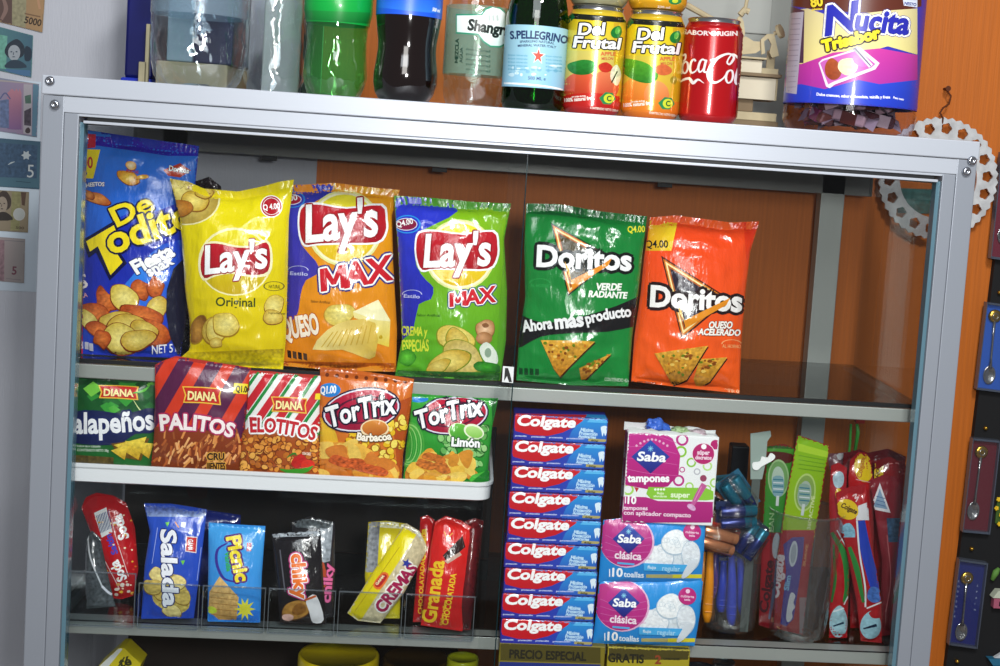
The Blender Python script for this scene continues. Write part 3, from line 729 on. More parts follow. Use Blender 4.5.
mb = MB()
R_ = lambda o, z: rring(xl-o, xr+o, YT-o, .33+o, .018+o, z)
loft(mb, [R_(-.004, zt-.0215), R_(-.0015, zt-.020), R_(-.001, zt-.004), R_(.0012, zt-.0038), R_(.0015, zt-.0005), R_(.0008, zt), R_(-.002, zt), R_(-.0032, zt-.002), R_(-.0042, zfloor+.001), R_(-.006, zfloor)])
tray = tag(mb.build('plastic_tray', mat('white_plastic', '#e6e9ec', .35, coat=.2), loc=((xl+xr)/2, .18, zt-.0215), smooth=True, angle=.7), 'shallow white plastic tray carrying five small snack bags', 'tray')

def diana(a, x0, y0, x1, y1, sk=0):
    w, h = x1-x0, y1-y0
    q = lambda u, v: (x0+u*w, y0+v*h+sk*u)
    a.poly([q(-.02,0), q(.5,.03), q(1.02,.12), q(.97,.55), q(1.0,1.06), q(.5,.95), q(.0,.92), q(.05,.5)], '#f0c040')
    a.poly([q(.02,.06), q(.5,.09), q(.98,.18), q(.93,.55), q(.96,.98), q(.5,.88), q(.04,.85), q(.09,.5)], '#c82018')
    a.text('DIANA', q(.12,.74), q(.88,.82), h*.46, '#ffe9a0', bold=.05, out='#7a1008', ow=.03)
def art_jala(a):
    a.crop(*G_)
    a.poly([(30,80),(380,90),(380,450),(30,450)], ('v','#144a24','#1c6a2c'))
    rnd = random.Random(3); cs = ['#2f8a34','#4cae3c','#1c5c28','#78c848','#246c30','#389c38']
    for i in range(18):
        x, y = 55+rnd.random()*290, 110+rnd.random()*110; s_ = 16+rnd.random()*22
        a.poly([(x-s_,y+rnd.uniform(-8,8)),(x,y-s_*.7),(x+s_,y+rnd.uniform(-8,8)),(x+rnd.uniform(-8,8),y+s_*.8)], rnd.choice(cs))
    diana(a, 145,130,290,182)
    a.line([(270,160),(310,150),(335,130)], [3,10,3], '#58b838'); a.line([(272,185),(300,225),(335,245)], [2,5,2], '#d8e8a0')
    a.poly([(30,240),(120,222),(240,235),(350,215),(350,300),(280,310),(220,345),(120,350),(30,330)], '#162050', smooth=3)
    a.text('Jalapeños', (20,306), (350,290), 74, '#f2f4f8', out='#16235c', ow=.07, bold=.04, arc=-6)
    a.text('Nachos sabor a jalapeño', (64,358), (150,360), 8, '#c8d8c8', bold=.03); a.text('CONTENIDO NETO 38g', (64,374), (180,376), 9, '#c8d8c8', bold=.03)
    a.poly([(190,345),(330,325),(300,408),(225,395)], '#6a4a14', mot=.3)
    for i, t in enumerate([[(200,350),(320,320),(290,405)],[(240,335),(345,345),(330,400)],[(190,370),(250,350),(240,405)]]): a.poly(t, ('v','#f2d84c','#c89c24'), mot=.3)
    a.poly([(30,385),(200,395),(200,450),(30,450)], '#5a4a20', mot=.5)
KW = dict(lean=0., Yb=.045, puff=.013, wr=.0013, seal=.05)
bag('snack_bag', 'dark green jalapeño nachos bag in the left corner of the white tray', [(70,468),(70,376)], [(156,472),(157,380)], [(70,376),(100,377),(130,380),(157,380)], [(70,468),(156,472)], zfloor, art_jala, '#1c6a2c', seed=11, M=m_foil2, **{**KW, 'Yb':.066, 'puff':.010})

def art_pal(a):
    a.crop(*G_)
    a.poly([(330,20),(720,50),(720,460),(320,460)], '#d63a1e')
    for k in range(5):
        x = 330+k*112; a.poly([(x,30),(x+62,30),(x-118,340),(x-180,340)], '#571a44')
    a.poly([(330,300),(440,285),(560,300),(680,345),(680,460),(320,460)], ('v','#8c3a18','#74300e'), smooth=3)
    rnd = random.Random(5)
    for i in range(95):
        x, y = rnd.uniform(345,668), rnd.uniform(325,438); an = rnd.uniform(-1.9,-.6); L = rnd.uniform(18,42)
        c = rnd.choice(['#e0904c','#b8602c','#f0b070','#a05428','#e09850'])
        a.line([(x,y),(x+L*math.cos(an)*.5,y+L*math.sin(an)*.5+rnd.uniform(-3,3)),(x+L*math.cos(an),y+L*math.sin(an))], rnd.uniform(6,9), c)
    diana(a, 456,134,596,200)
    a.text('PALITOS', (376,296), (636,322), 56, '#fdf0ee', out='#b4265a', ow=.07, bold=.05, arc=14, h1=48)
    a.poly([(644,122),(708,126),(704,164),(640,160)], '#f4dc28'); a.text('Q1.00', (650,154), (700,157), 22, '#3c3418', bold=.05)
    a.text('CRU', (544,404), (608,404), 24, '#2c0c04', out='#d8a040', ow=.1, bold=.05); a.text('JIENTES', (544,440), (612,440), 24, '#2c0c04', out='#d8a040', ow=.1, bold=.05)
bag('snack_bag', 'red and purple striped stick snack bag standing in the white tray', [(150,478),(154,440),(155,400),(155,366)], [(240,476),(243,440),(247,400),(251,369)],
    [(155,366),(165,361),(176,357),(200,361),(226,365),(251,369)], [(150,478),(240,476)], zfloor, art_pal, '#b43020', seed=12, M=m_foil2, **KW)

def art_elo(a):
    a.crop(*G_)
    a.poly([(650,50),(980,70),(980,480),(650,480)], '#f0f0ec')
    for k in range(7):
        x = 640+k*75; a.poly([(x+70,50),(x+104,50),(x-90,330),(x-124,330)], '#cc2430'); a.poly([(x+108,50),(x+122,50),(x-72,330),(x-86,330)], '#1e8a3c')
    a.poly([(660,310),(760,295),(880,310),(975,340),(975,480),(650,480)], '#a8501c', smooth=3)
    a.scatter([(675,310),(955,325),(950,455),(672,440)], 130, 11, ['#e89a40','#d8802c','#f0b050','#c06c20'], 7, .85, '#7a3410')
    diana(a, 784,172,912,232)
    a.text('ELOTITOS', (708,302), (938,332), 52, '#c82430', out='#ffffff', ow=.09, bold=.05, arc=10, h1=46)
    a.blob(885,410,30,26,'#c0201c',0,3); a.blob(915,425,26,20,'#d83020',0,4); a.line([(815,436),(860,446),(910,440),(935,426)], [4,20,18,4], '#3c9c2c'); a.text('CON CHILE', (894,384), (926,388), 10, '#f8e0d0', bold=.05)
    a.line([(840,395),(865,380),(875,388)], [3,8,3], '#2c7c24')
    a.poly([(945,160),(990,160),(990,185),(942,182)], '#f4dc28')
bag('snack_bag', 'red, white and green striped corn kernel snack bag standing in the white tray', [(240,480),(243,440),(247,405),(250,369)], [(318,482),(319,440),(320,400),(321,374)],
    [(250,369),(270,370),(290,372),(321,374)], [(240,480),(318,482)], zfloor, art_elo, '#b83428', seed=13, M=m_foil2, **{**KW, 'Yb':.0442, 'puff':.012})

def tortrix(a, p0, p1, h, el, ell_col):
    a.ell(*el[:4], '#1c1a3c', rot=el[4]); a.ell(el[0], el[1], el[2]*.96, el[3]*.93, '#e8e4f4', rot=el[4]); a.ell(el[0], el[1], el[2]*.92, el[3]*.87, ell_col, rot=el[4])
    a.ell(el[0], el[1], el[2]*.7, el[3]*.6, '#5a1030', rot=el[4], ring=.12)
    a.text('TorTrix', p0, p1, h, '#ffffff', out='#15132c', ow=.06, bold=.04, sh=.1, arc=6)
def art_barb(a):
    a.crop(*H_)
    a.poly([(130,50),(520,80),(520,500),(130,500)], ('v','#d86c24','#e0802c'))
    a.poly([(130,50),(520,80),(520,125),(130,95)], ('v','#a84c18','#c86424'))
    for k in range(9): a.ell(175+k*36, 92+k*3.2, 7, 7, '#6a2c10'); 
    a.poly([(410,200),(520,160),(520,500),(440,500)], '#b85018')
    a.poly([(150,250),(200,290),(215,370),(150,400)], ('v','#f4cc38','#e8a828'), smooth=3)
    a.ell(185,148,40,26,'#2a86d8'); a.text('Q1.00', (150,162), (208,158), 26, '#ffffff', bold=.05, sh=.1)
    a.scatter([(255,300),(460,250),(450,420),(380,440),(260,370)], 60, 14, ['#f8d440','#f0c020','#fce468'], 9, .8, '#a05c10')
    tortrix(a, (184,286), (430,232), 72, (302,222,146,82,-10), ('v','#c01c40','#981438'))
    a.ell(350,290,52,34,'#f4dcb0'); a.ell(350,288,46,28,('v','#e0903c','#b85c1c'))
    a.text('Barbacoa', (284,330), (412,328), 26, '#fff6e4', out='#5a3c10', ow=.08, bold=.06, arc=-6)
    a.scatter([(160,360),(230,350),(330,380),(440,440),(430,470),(160,465)], 30, 36, ['#f0b848','#e8a038','#f4cc60','#d88030'], 4, .7, None, .3)
    for i, (x,y) in enumerate(((230,410),(290,420),(340,440))): a.blob(x,y,48,20,'#c85a28',10,i,.3,mot=.5)
bag('snack_bag', 'orange barbecue corn chip bag with a magenta oval in the white tray', [(319,486),(320,440),(320,400),(320,368)], [(401,490),(403,455),(409,420),(414,380)],
    [(320,368),(345,370),(375,374),(414,380)], [(319,486),(401,490)], zfloor, art_barb, '#c8641c', seed=14, M=m_foil, **{**KW, 'puff':.016})
def art_lim(a):
    a.crop(*H_)
    a.poly([(440,150),(830,170),(830,520),(440,520)], ('v','#3ca838','#248c30'))
    a.ell(515,182,34,12,'#2a86d8')
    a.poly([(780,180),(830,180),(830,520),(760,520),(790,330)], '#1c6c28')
    for k in range(6): a.ell(470+k*2, 350, 20+k*7, 60+k*5, '#8cd070' if k%2==0 else '#4ca840', ring=.1)
    a.scatter([(580,330),(760,280),(750,420),(640,440)], 50, 14, ['#8ccc78','#a8dc90','#6cb45c'], 9, .8, '#2c6c2c')
    tortrix(a, (512,292), (752,240), 64, (640,240,132,74,-8), ('v','#c81c3c','#a01434'))
    a.ell(665,305,42,34,'#e4f4c0', rot=20); a.ell(665,303,38,30,('v','#6cc040','#3c9830'), rot=20); a.ell(715,300,38,26,'#f0f8d8', rot=20); a.ell(716,302,32,20,('v','#b8e488','#8ccc58'), rot=20)
    a.text('Limón', (634,352), (736,358), 30, '#ffffff', out='#1c4c20', ow=.08, bold=.06)
    a.scatter([(475,380),(540,370),(640,400),(700,390),(720,470),(480,470)], 34, 32, ['#f0c048','#e8a838','#f4d060','#d89030'], 6, .7, None, .3)
    for i, (x,y) in enumerate(((540,420),(600,430),(570,395))): a.blob(x,y,36,18,'#c8702c',10,i,.3,mot=.5)
    a.blob(740,470,44,22,'#4cb840',-20,9); a.poly([(700,490),(760,440),(790,500)], '#1c7c28')
bag('snack_bag', 'bright green lime corn chip bag, rightmost in the white tray', [(402,492),(406,450),(410,420),(412,396)], [(487,496),(488,470),(492,430),(498,401)],
    [(412,396),(440,398),(470,400),(498,401)], [(402,492),(487,496)], zfloor, art_lim, '#2c9434', seed=15, M=m_foil, **{**KW, 'Yb':.0435, 'puff':.014})

# ================================================================ clear rack with biscuit packets
m_acr = clear('clear_acrylic', (.95,.97,.98), .8, .04, 1.49)
m_acre = clear('acrylic_edge', (.7,.75,.78), .9, .1, 1.6, haze=.16, hazecol=(.5,.55,.6))
YR = .034; xr0 = .016; zr0 = ZB+.0005
xs_div = [xr0, float(at(136,590,YR)[0]), float(at(200,595,YR)[0]), float(at(266,600,YR)[0]), float(at(336,605,YR)[0]), float(at(403,610,YR)[0]), float(at(475,615,YR)[0])]
rack = thing('acrylic_rack', ((xr0+xs_div[-1])/2, .18, zr0), 'clear acrylic bin rack holding the biscuit packets under the white tray', 'rack')
def RP(name, M, fn):
    b = MB(); fn(b); V = np.array(b.v); return b.build(name, M, rack, ((V[:,0].min()+V[:,0].max())/2, (V[:,1].min()+V[:,1].max())/2, V[:,2].min()))
RP('base', m_acr, lambda b: b.box(xr0, xs_div[-1], YR+.002, .33, zr0, zr0+.002))
RP('back_panel', m_acr, lambda b: b.box(xr0, xs_div[-1], .328, .330, zr0+.002, zt-.024))
ztop = zt-.0225
for i, x in enumerate(xs_div):
    d = RP('divider', m_acr, lambda b: b.slab([(x, YR+.002, zr0+.002), (x, .14, zr0+.002), (x, .14, zr0+.036), (x, YR+.002, zr0+.036)] if 0 < i < 6 else [(x, YR+.002, zr0+.002), (x, .328, zr0+.002), (x, .328, ztop), (x, YR+.002, ztop)], (1,0,0), .002))
for i in range(6):
    a0, a1 = xs_div[i]+.0035, xs_div[i+1]-.0015; hgt = .060 if i == 0 else .050
    lp = RP('front_lip', m_acr, lambda b: b.box(a0, a1, YR, YR+.002, zr0, zr0+hgt))
    e = MB(); e.box(a0, a1, YR-.0002, YR+.0022, zr0+hgt, zr0+hgt+.0010); e.box(a0-.0008, a0, YR-.0002, YR+.0022, zr0, zr0+hgt+.001); e.box(a1, a1+.0008, YR-.0002, YR+.0022, zr0, zr0+hgt+.001)
    e.box(a0, a1, YR-.0002, YR+.0022, zr0-.0008, zr0)
    e.build('lip_edge', m_acre, lp)
zc = zr0+.0035
def cro(c, pts): return [(c[0]+x/c[2], c[1]+y/c[2]) for x, y in pts]
def pack(label, c, left, right, top, bot, art, col, **k):
    kw = dict(lean=.22, puff=.011, seed=31, wr=.0011, ymin=.05, ymax=.2, seal=.06, cr=.8); kw.update(k)
    return bag('biscuit_packet', label, cro(c,left), cro(c,right), cro(c,top), cro(c,bot), zc, art, col, M=m_foil, cat='biscuits', **kw)
# rear packets first
def art_bluerear(a):
    a.crop(*I_); a.poly([(300,20),(680,20),(680,400),(300,400)], '#1c2e8c'); a.poly([(340,60),(520,60),(500,80),(350,80)], '#3a50c0')
pack('dark blue foil packet lying across the top behind the two blue cracker packets', I_, [(340,330),(330,45)], [(640,330),(650,75)], [(330,45),(480,50),(650,75)], [(340,330),(640,330)], art_bluerear, '#1a2c80', Yb=.16, seed=41, lean=.1)
def art_silver(a):
    a.crop(*I_); a.poly([(40,150),(210,150),(210,450),(40,450)], ('v','#34393c','#565c60'), mot=.5)
    a.line([(150,380),(170,400),(185,410)], 8, '#e8e8f0'); a.line([(100,190),(110,280),(150,380)], 5, '#c8ccd0')
pack('silver backed packet slumped against the left side of the rack', I_, [(96,440),(90,330),(94,190)], [(200,432),(175,330),(145,185)], [(94,190),(115,160),(145,185)], [(96,440),(200,432)], art_silver, '#3c4346', Yb=.075, seed=42, lean=.15)
def art_soda(a):
    a.crop(*I_)
    a.poly([(50,30),(320,30),(320,460),(50,460)], ('v','#c4141e','#b01018'))
    a.poly([(122,118),(166,98),(188,186),(150,206)], '#f0f4f4')
    for k in range(9): a.poly([(130+k*5.4,128-k*2.4),(132.5+k*5.4,127-k*2.4),(148+k*4.8,190-k*2.2),(146+k*4.8,191-k*2.2)], '#1c3c7c')
    a.text('Soda', (247,206), (218,120), 36, '#ffffff', bold=.05); a.text('Soda', (240,352), (206,284), 34, '#ffffff', bold=.05)
    a.text('Saltín', (208,262), (182,192), 22, '#3848c0', bold=.05)
    a.line([(185,140),(205,220),(245,345)], 2.5, '#f0d0d0', smooth=0); a.line([(165,290),(215,390)], 2.5, '#f0d0d0', smooth=0)
    rnd = random.Random(2)
    for i in range(34): a.blob(rnd.uniform(100,270), rnd.uniform(80,420), 4, 3, rnd.choice(['#f0c040','#f07828','#f8e0c0','#e84030']), 0, i, n=6, mot=0)
    for i in range(10): a.blob(rnd.uniform(200,262), rnd.uniform(370,425), 7, 5, rnd.choice(['#f0e0d0','#d8a060','#f0c040']), 0, i, n=6, mot=0)
    a.poly([(262,120),(330,130),(330,170),(270,160)], '#16141c')
pack('red soda cracker packet with a barcode leaning in the left bin', I_, [(180,432),(160,330),(110,200),(76,110)], [(262,425),(280,330),(268,180),(236,92)], [(76,110),(92,72),(130,56),(190,66),(236,92)], [(180,432),(220,437),(262,425)], art_soda, '#b4141c', seed=43, lean=.18)
def art_salada(a):
    a.crop(*I_)
    a.poly([(260,80),(560,90),(560,520),(260,520)], ('v','#2c55c8','#1c44b4'))
    a.poly([(270,90),(540,100),(540,134),(270,130)], ('v','#2444a8','#8ca0c8'), mot=.4)
    a.blob(400,410,70,66,'#c8b058',0,1,.2,mot=.4); 
    for i,(x,y) in enumerate(((350,340),(360,400),(400,470),(440,420),(420,370),(335,380))): a.blob(x,y,30,26,('#e8d488','#d0b45c')[i%2],20,i,.2,mot=.3,rim='#8c6c24')
    a.text('Salada', (362,176), (372,452), 52, '#f6f8ff', out='#14246c', ow=.05, bold=.05, sh=.1)
    a.poly([(452,200),(492,204),(488,262),(448,256)], '#e8e0e0'); a.poly([(455,204),(489,207),(485,258),(451,253)], '#d02c2c'); a.text('GAMA', (460,212), (458,252), 16, '#ffffff', bold=.04)
    for x,y in ((385,158),(440,295)): a.poly([(x-8,y-6),(x+8,y-8),(x,y+10)], '#70c83c')
    a.line([(350,170),(330,300)], 2, '#a8b8f0', smooth=0); a.line([(505,240),(490,360)], 2, '#a8b8f0', smooth=0)
    a.poly([(435,150),(452,152),(448,172),(432,168)], '#e8f0ff'); a.line([(412,150),(425,170)], 4, '#f0a040')
pack('royal blue cracker packet with white vertical lettering in the second bin', I_, [(290,512),(303,320),(322,200),(300,98)], [(478,510),(495,380),(512,240),(525,120)], [(300,98),(400,100),(525,120)], [(290,512),(478,510)], art_salada, '#2048b8', seed=44)
def art_picnic(a):
    a.crop(*I_)
    a.poly([(500,140),(760,160),(760,540),(500,540)], ('v','#48a8ec','#2c84dc'))
    a.poly([(500,460),(760,470),(760,540),(500,540)], '#2474d4')
    a.line([(600,225),(565,250),(562,300),(585,350),(625,365)], [5,10,10,5], '#3c349c')
    a.poly([(572,345),(640,420),(632,500),(570,500),(532,470),(536,400)], ('v','#e8c07c','#c89850'), mot=.25)
    for k in range(5): a.line([(540,400+k*20),(636,410+k*20)], 2, '#a87838', smooth=0)
    st = []
    for k in range(20): r_ = 38 if k%2==0 else 18; t = 2*PI*k/20; st.append((662+r_*math.cos(t), 462+r_*1.1*math.sin(t)))
    a.poly(st, '#e8e03c'); a.blob(540,465,24,12,'#c8d83c',0,1)
    a.text('Picnic', (596,206), (632,366), 48, '#f6e02c', out='#5a1c74', ow=.09, bold=.06, sh=.05)
    a.text('Vainilla', (590,258), (598,328), 16, '#3cb45c', bold=.05)
    for k in range(3): a.line([(672+k*6,225),(670+k*6,255)], 4, '#e85c2c', smooth=0)
pack('light blue biscuit packet with yellow vertical lettering and a yellow star', I_, [(528,520),(530,350),(532,165)], [(716,524),(722,350),(735,178)], [(532,165),(620,172),(735,178)], [(528,520),(716,524)], art_picnic, '#3490e0', seed=45)
def art_chikyrear(a):
    a.crop(*J_); a.poly([(90,120),(300,120),(300,560),(90,560)], ('h','#1c1c20','#2c282c')); a.poly([(215,170),(262,150),(250,290),(215,300)], '#98a0a8', mot=.4); a.poly([(110,140),(270,140),(250,175),(130,170)], '#5c6468', mot=.6)
    a.blob(222,340,22,40,'#b84c28',0,1,.3); a.text('chiky', (250,440), (262,300), 30, '#e86ca0', bold=.05, out='#5c1c3c')
pack('second black biscuit packet with silver edges, standing behind the first black one', J_, [(140,510),(130,400),(112,160)], [(262,500),(268,350),(268,160)], [(112,160),(180,140),(268,160)], [(140,510),(262,500)], art_chikyrear, '#222226', seed=46)
def art_chiky(a):
    a.crop(*J_); a.poly([(20,170),(260,170),(260,560),(20,560)], ('v','#17151a','#1f191a'))
    a.poly([(30,180),(230,178),(225,200),(36,206)], '#9ca4ac', mot=.5)
    a.text('chiky', (112,266), (126,428), 46, '#f4782c', out='#ffffff', ow=.05, out2='#c43c80', ow2=.12, bold=.06)
    a.blob(128,466,46,34,'#b48038',-20,2,.1,mot=.3,rim='#5c3410'); a.blob(140,462,28,20,'#8c5a20',-20,3,mot=.3)
    a.poly([(165,430),(200,412),(228,500),(190,510),(176,470)], '#e8e4e4', smooth=3); a.blob(100,492,22,12,'#e8b8a8',0,4); a.line([(160,430),(200,415)], 8, '#c8602c')
    a.line([(72,250),(90,400)], 5, '#5c5c64', smooth=0)
pack('front black chocolate biscuit packet with orange lettering in the fourth bin', J_, [(72,515),(62,400),(42,195)], [(238,520),(228,380),(216,186)], [(42,195),(120,188),(216,186)], [(72,515),(238,520)], art_chiky, '#18161a', seed=47)
def art_crearear(a):
    a.crop(*J_); a.poly([(370,130),(560,130),(560,560),(300,560)], '#d8c81c'); a.poly([(380,150),(430,150),(420,330),(370,330)], ('h','#b8bcc0','#70747c'), mot=.4); a.poly([(430,150),(520,150),(515,175),(430,170)], '#e8e8c0', mot=.5)
    a.poly([(300,200),(385,200),(375,360),(350,350)], '#3a3a3c')
pack('yellow packet standing upright behind the tilted yellow and cream wafer packet', J_, [(390,500),(375,350),(388,155)], [(500,500),(505,350),(520,160)], [(388,155),(450,150),(520,160)], [(390,500),(500,500)], art_crearear, '#c8b81c', seed=48)
def art_cremas(a):
    a.crop(*J_); a.poly([(300,150),(640,150),(640,570),(290,570)], '#cfc19a', mot=.25)
    a.poly([(300,480),(516,170),(560,196),(350,520)], ('v','#f0e014','#d8c40e'))
    a.line([(340,470),(500,240)], 2, '#b0900c', smooth=0)
    a.poly([(405,375),(440,330),(462,345),(430,392)], '#e8702c', smooth=3); a.poly([(412,372),(441,338),(455,348),(427,384)], '#b82020', smooth=3); a.text('GAMA',(420,378),(448,344),9,'#fff0c0',bold=.05)
    a.text('CREMAS', (440,478), (566,318), 40, '#a81c50', out='#f8f4ec', ow=.09, bold=.06)
    st = []
    for k in range(10): r_ = 18 if k%2==0 else 8; t = 2*PI*k/10-1.2; st.append((524+r_*math.cos(t), 298+r_*math.sin(t)))
    a.poly(st, '#2c3c9c')
    a.poly([(530,160),(640,180),(610,250),(575,215)], '#c8ccc4', mot=.5)
pack('yellow and cream wafer packet tilted to the right in the fifth bin', J_, [(312,494),(400,352),(522,172)], [(430,530),(516,420),(600,262)], [(522,172),(570,200),(600,262)], [(312,494),(350,522),(430,530)], art_cremas, '#cfc29c', seed=49)
def art_gr1(a):
    a.crop(*J_); a.poly([(500,100),(660,100),(660,560),(500,560)], ('v','#d01c20','#b01418')); a.text('CHOCOLATADA', (580,480), (590,290), 14, '#e8b428', bold=.04); a.text('Granada', (592,290), (596,175), 22, '#e8c028', bold=.05)
pack('narrow red chocolate packet half hidden at the left side of the sixth bin', J_, [(548,505),(560,350),(575,130)], [(610,505),(625,350),(625,140)], [(575,130),(600,122),(625,140)], [(548,505),(610,505)], art_gr1, '#c01818', seed=50, Yb=.075, puff=.008)
def art_gr3(a):
    a.crop(*J_); a.poly([(700,100),(840,100),(840,560),(700,560)], ('v','#7c1c20','#3c1014'), mot=.4)
pack('dark red packet end behind the front red packet beside the rack side', J_, [(690,540),(720,350),(735,150)], [(752,540),(772,400),(800,150)], [(735,150),(770,140),(800,150)], [(690,540),(752,540)], art_gr3, '#7c1418', seed=51)
def art_gr2(a):
    a.crop(*J_); a.poly([(540,100),(840,100),(840,580),(540,580)], ('v','#e0241e','#c01618'))
    a.poly([(655,270),(725,200),(735,240),(670,296)], '#2c1410'); a.poly([(660,290),(715,258),(722,268),(672,300)], '#c8a898'); a.line([(660,185),(670,205),(690,190)], 4, '#f0a030')
    a.text('Granada', (628,514), (660,290), 50, '#f0c428', bold=.04); a.text('CHOCOLATADA', (672,520), (703,336), 20, '#f0c428', bold=.04); a.text('Galleta rellena', (652,520),(668,430),9,'#f0c428',bold=.04)
pack('front red biscuit packet with large yellow lettering in the sixth bin', J_, [(575,530),(592,400),(610,250),(626,160)], [(724,552),(738,400),(756,300),(775,190)], [(626,160),(665,138),(720,155),(775,190)], [(575,530),(724,552)], art_gr2, '#c81a1a', seed=52)

bb = MB(); bb.rbox(xr0+.002, xs_div[-1]+.02, .338, .342, ZB+.0006, ztop+.02, .001)  # added sheet, its dark brown stands in for deep shade behind the rack
tag(bb.build('added_shade_board', mat('shade_brown_sheet', '#2a211b', .7, vary=((12,12,12), .3)), loc=((xr0+xs_div[-1])/2, .34, ZB+.0006)), 'added dark brown sheet standing in for shade behind the clear biscuit rack', 'board')
bb = MB(); bb.rbox(.03, .47, .338, .342, Z3+.0012, ZB-.03, .001)  # second added sheet, darkens the bottom compartment like shade
tag(bb.build('added_shade_board', mat('shade_brown_sheet', '#2a211b'), loc=(.25, .34, Z3+.0012)), 'added dark brown sheet standing in for shade at the back of the bottom compartment', 'board')

# ================================================================ things on top of the cabinet
K1 = (0,0,4.); K2 = (130,0,4.); K3 = (360,0,4.); K4 = (550,0,4.); K5 = (750,0,4.); Z1 = (640,0,6.056); Z2 = (770,0,4.756)
m_print = mat('printed_gloss', attr=True, rough=.35, coat=.15)
m_label = mat('paper_label', attr=True, rough=.5)
m_can = mat('painted_can', attr=True, rough=.22, metal=.25, coat=.5)
m_tin = mat('can_metal', '#b8bcc2', .22, .95)
m_pet = clear('clear_plastic_bottle', (.90,.94,.96), 1., .04, 1.95, bump=((32,32,22), .6, .014))
m_petg = clear('green_plastic_bottle', (.42,.82,.42), 1., .04, 1.95, bump=((32,32,22), .5, .014), haze=.12, hazecol=(.05,.55,.1))
m_glassg = clear('green_glass_bottle', (.10,.42,.10), 1., .03, 1.6)
m_cola = mat('cola_bottle', '#120807', .07, coat=1.)
m_water = clear('drink_inside', (.75,.86,.86), .5, .05, 1.2)
def foot(px, Y):                          # point on the cabinet top under photo column px at depth Y
    lo, hi = 60., 200.
    for _ in range(40):
        md = (lo+hi)/2
        if at(px, md, Y)[2] > 0: lo = md
        else: hi = md
    return at(px, lo, Y)
def prof_obj(name, M, c, prof, parent, seg=56, rad=None, cols=None, art=None, col='#ffffff', cap0=True, cap1=True, flatart=False, custom=True):
    b = MB(); b.cur = tuple(lin(col)); b.lathe(c, prof, seg, None, rad, [tuple(lin(x)) for x in cols] if cols else None, cap0=cap0, cap1=cap1)
    if art:
        a = Art(b, step=.00006); art(a); return b.build(name, M, parent, c, smooth=True, custom=custom)
    return b.build(name, M, parent, c, smooth=True, angle=.9)
def width_r(p0, p1, Y): return float(np.linalg.norm(at(*p1, Y)-at(*p0, Y)))/2

# ---- big clear bottle
Y = .09; c = foot(197, Y); r = .052
def petal(n, amp, zt): return lambda an, z: 1 - (amp*max(0, 1-z/zt)*(.5+.5*math.cos(n*an+.6)) if z < zt else 0)
t = thing('clear_bottle', c, 'large empty clear plastic bottle, leftmost bottle on the cabinet top', 'bottle')
prof_obj('bottle_body', m_pet, c, [(.018,.004),(.034,.0005),(.043,.002),(.049,.012),(.0515,.028),(r,.05),(r-.001,.06),(r,.07),(r-.001,.10),(r,.13),(.049,.155),(.04,.19),(.026,.225),(.0145,.25),(.0135,.272)], t, rad=petal(5, .20, .035), cap1=False)
prof_obj('bottle_cap', mat('blue_cap', '#1c3c9c', .4), c, [(.0155,.265),(.016,.268),(.016,.284),(.014,.286)], t)
lb = MB(); lb.lathe(c, [(r+.0006,.078),(r+.0006,.125)], 56, cap0=False, cap1=False)
lb.build('clear_label', clear('clear_label_film', (.6,.72,.8), .9, .15, 1.5, haze=.25, hazecol=(.42,.55,.66)), t, c, smooth=True)
# ---- second clear bottle
Y = .17; c = foot(273, Y); r = .036
t = thing('clear_bottle', c, 'smaller clear ribbed plastic bottle between the large one and the green one', 'bottle')
prof_obj('bottle_body', m_pet, c, [(.012,.004),(.022,.0005),(.030,.002),(.034,.012),(r,.022),(r-.0015,.03),(r-.001,.036),(.034,.05),(.0345,.07),(.033,.085),(.035,.10),(.032,.13),(.022,.165),(.0135,.19),(.013,.205)], t, rad=lambda an, z: (1-.05*math.cos(6*an)) if z > .036 and z < .12 else (1-.10*max(0,1-z/.022)*(.5+.5*math.cos(5*an)) if z < .022 else 1), cap1=False)
prof_obj('bottle_cap', mat('white_cap', '#d8dce0', .4), c, [(.015,.2),(.0155,.203),(.0155,.218),(.0135,.22)], t)
# ---- green bottle
Y = .07; c = foot(334, Y); r = .0365
t = thing('green_bottle', c, 'empty green plastic soft drink bottle with a bright green label', 'bottle')
prof_obj('bottle_body', m_petg, c, [(.012,.004),(.022,.0005),(.030,.002),(.0335,.012),(.035,.022),(.0345,.035),(.033,.050),(.0325,.060),(.0335,.075),(.036,.092),(r,.10),(r,.135),(.034,.15),(.024,.18),(.0135,.2),(.013,.215)], t, rad=petal(5, .16, .022), cap1=False)
b = MB(); b.cur = tuple(lin('#12a040')); b.lathe(c, [(.0345,.079),(.0372,.0925),(.0374,.10),(.0374,.14)], 56, cap0=False, cap1=False)
a = Art(b, step=.00006); a.crop(*K2); a.poly([(695,40),(960,50),(960,95),(695,78)], ('v','#1c8c3c','#0f6c2c')); b.build('bottle_label', mat('green_label', attr=True, rough=.3, coat=.3, alpha=1), t, c, smooth=True, custom=True)
prof_obj('bottle_cap', mat('green_cap', '#1c8c3c', .4), c, [(.015,.21),(.0155,.213),(.0155,.228),(.0135,.23)], t)
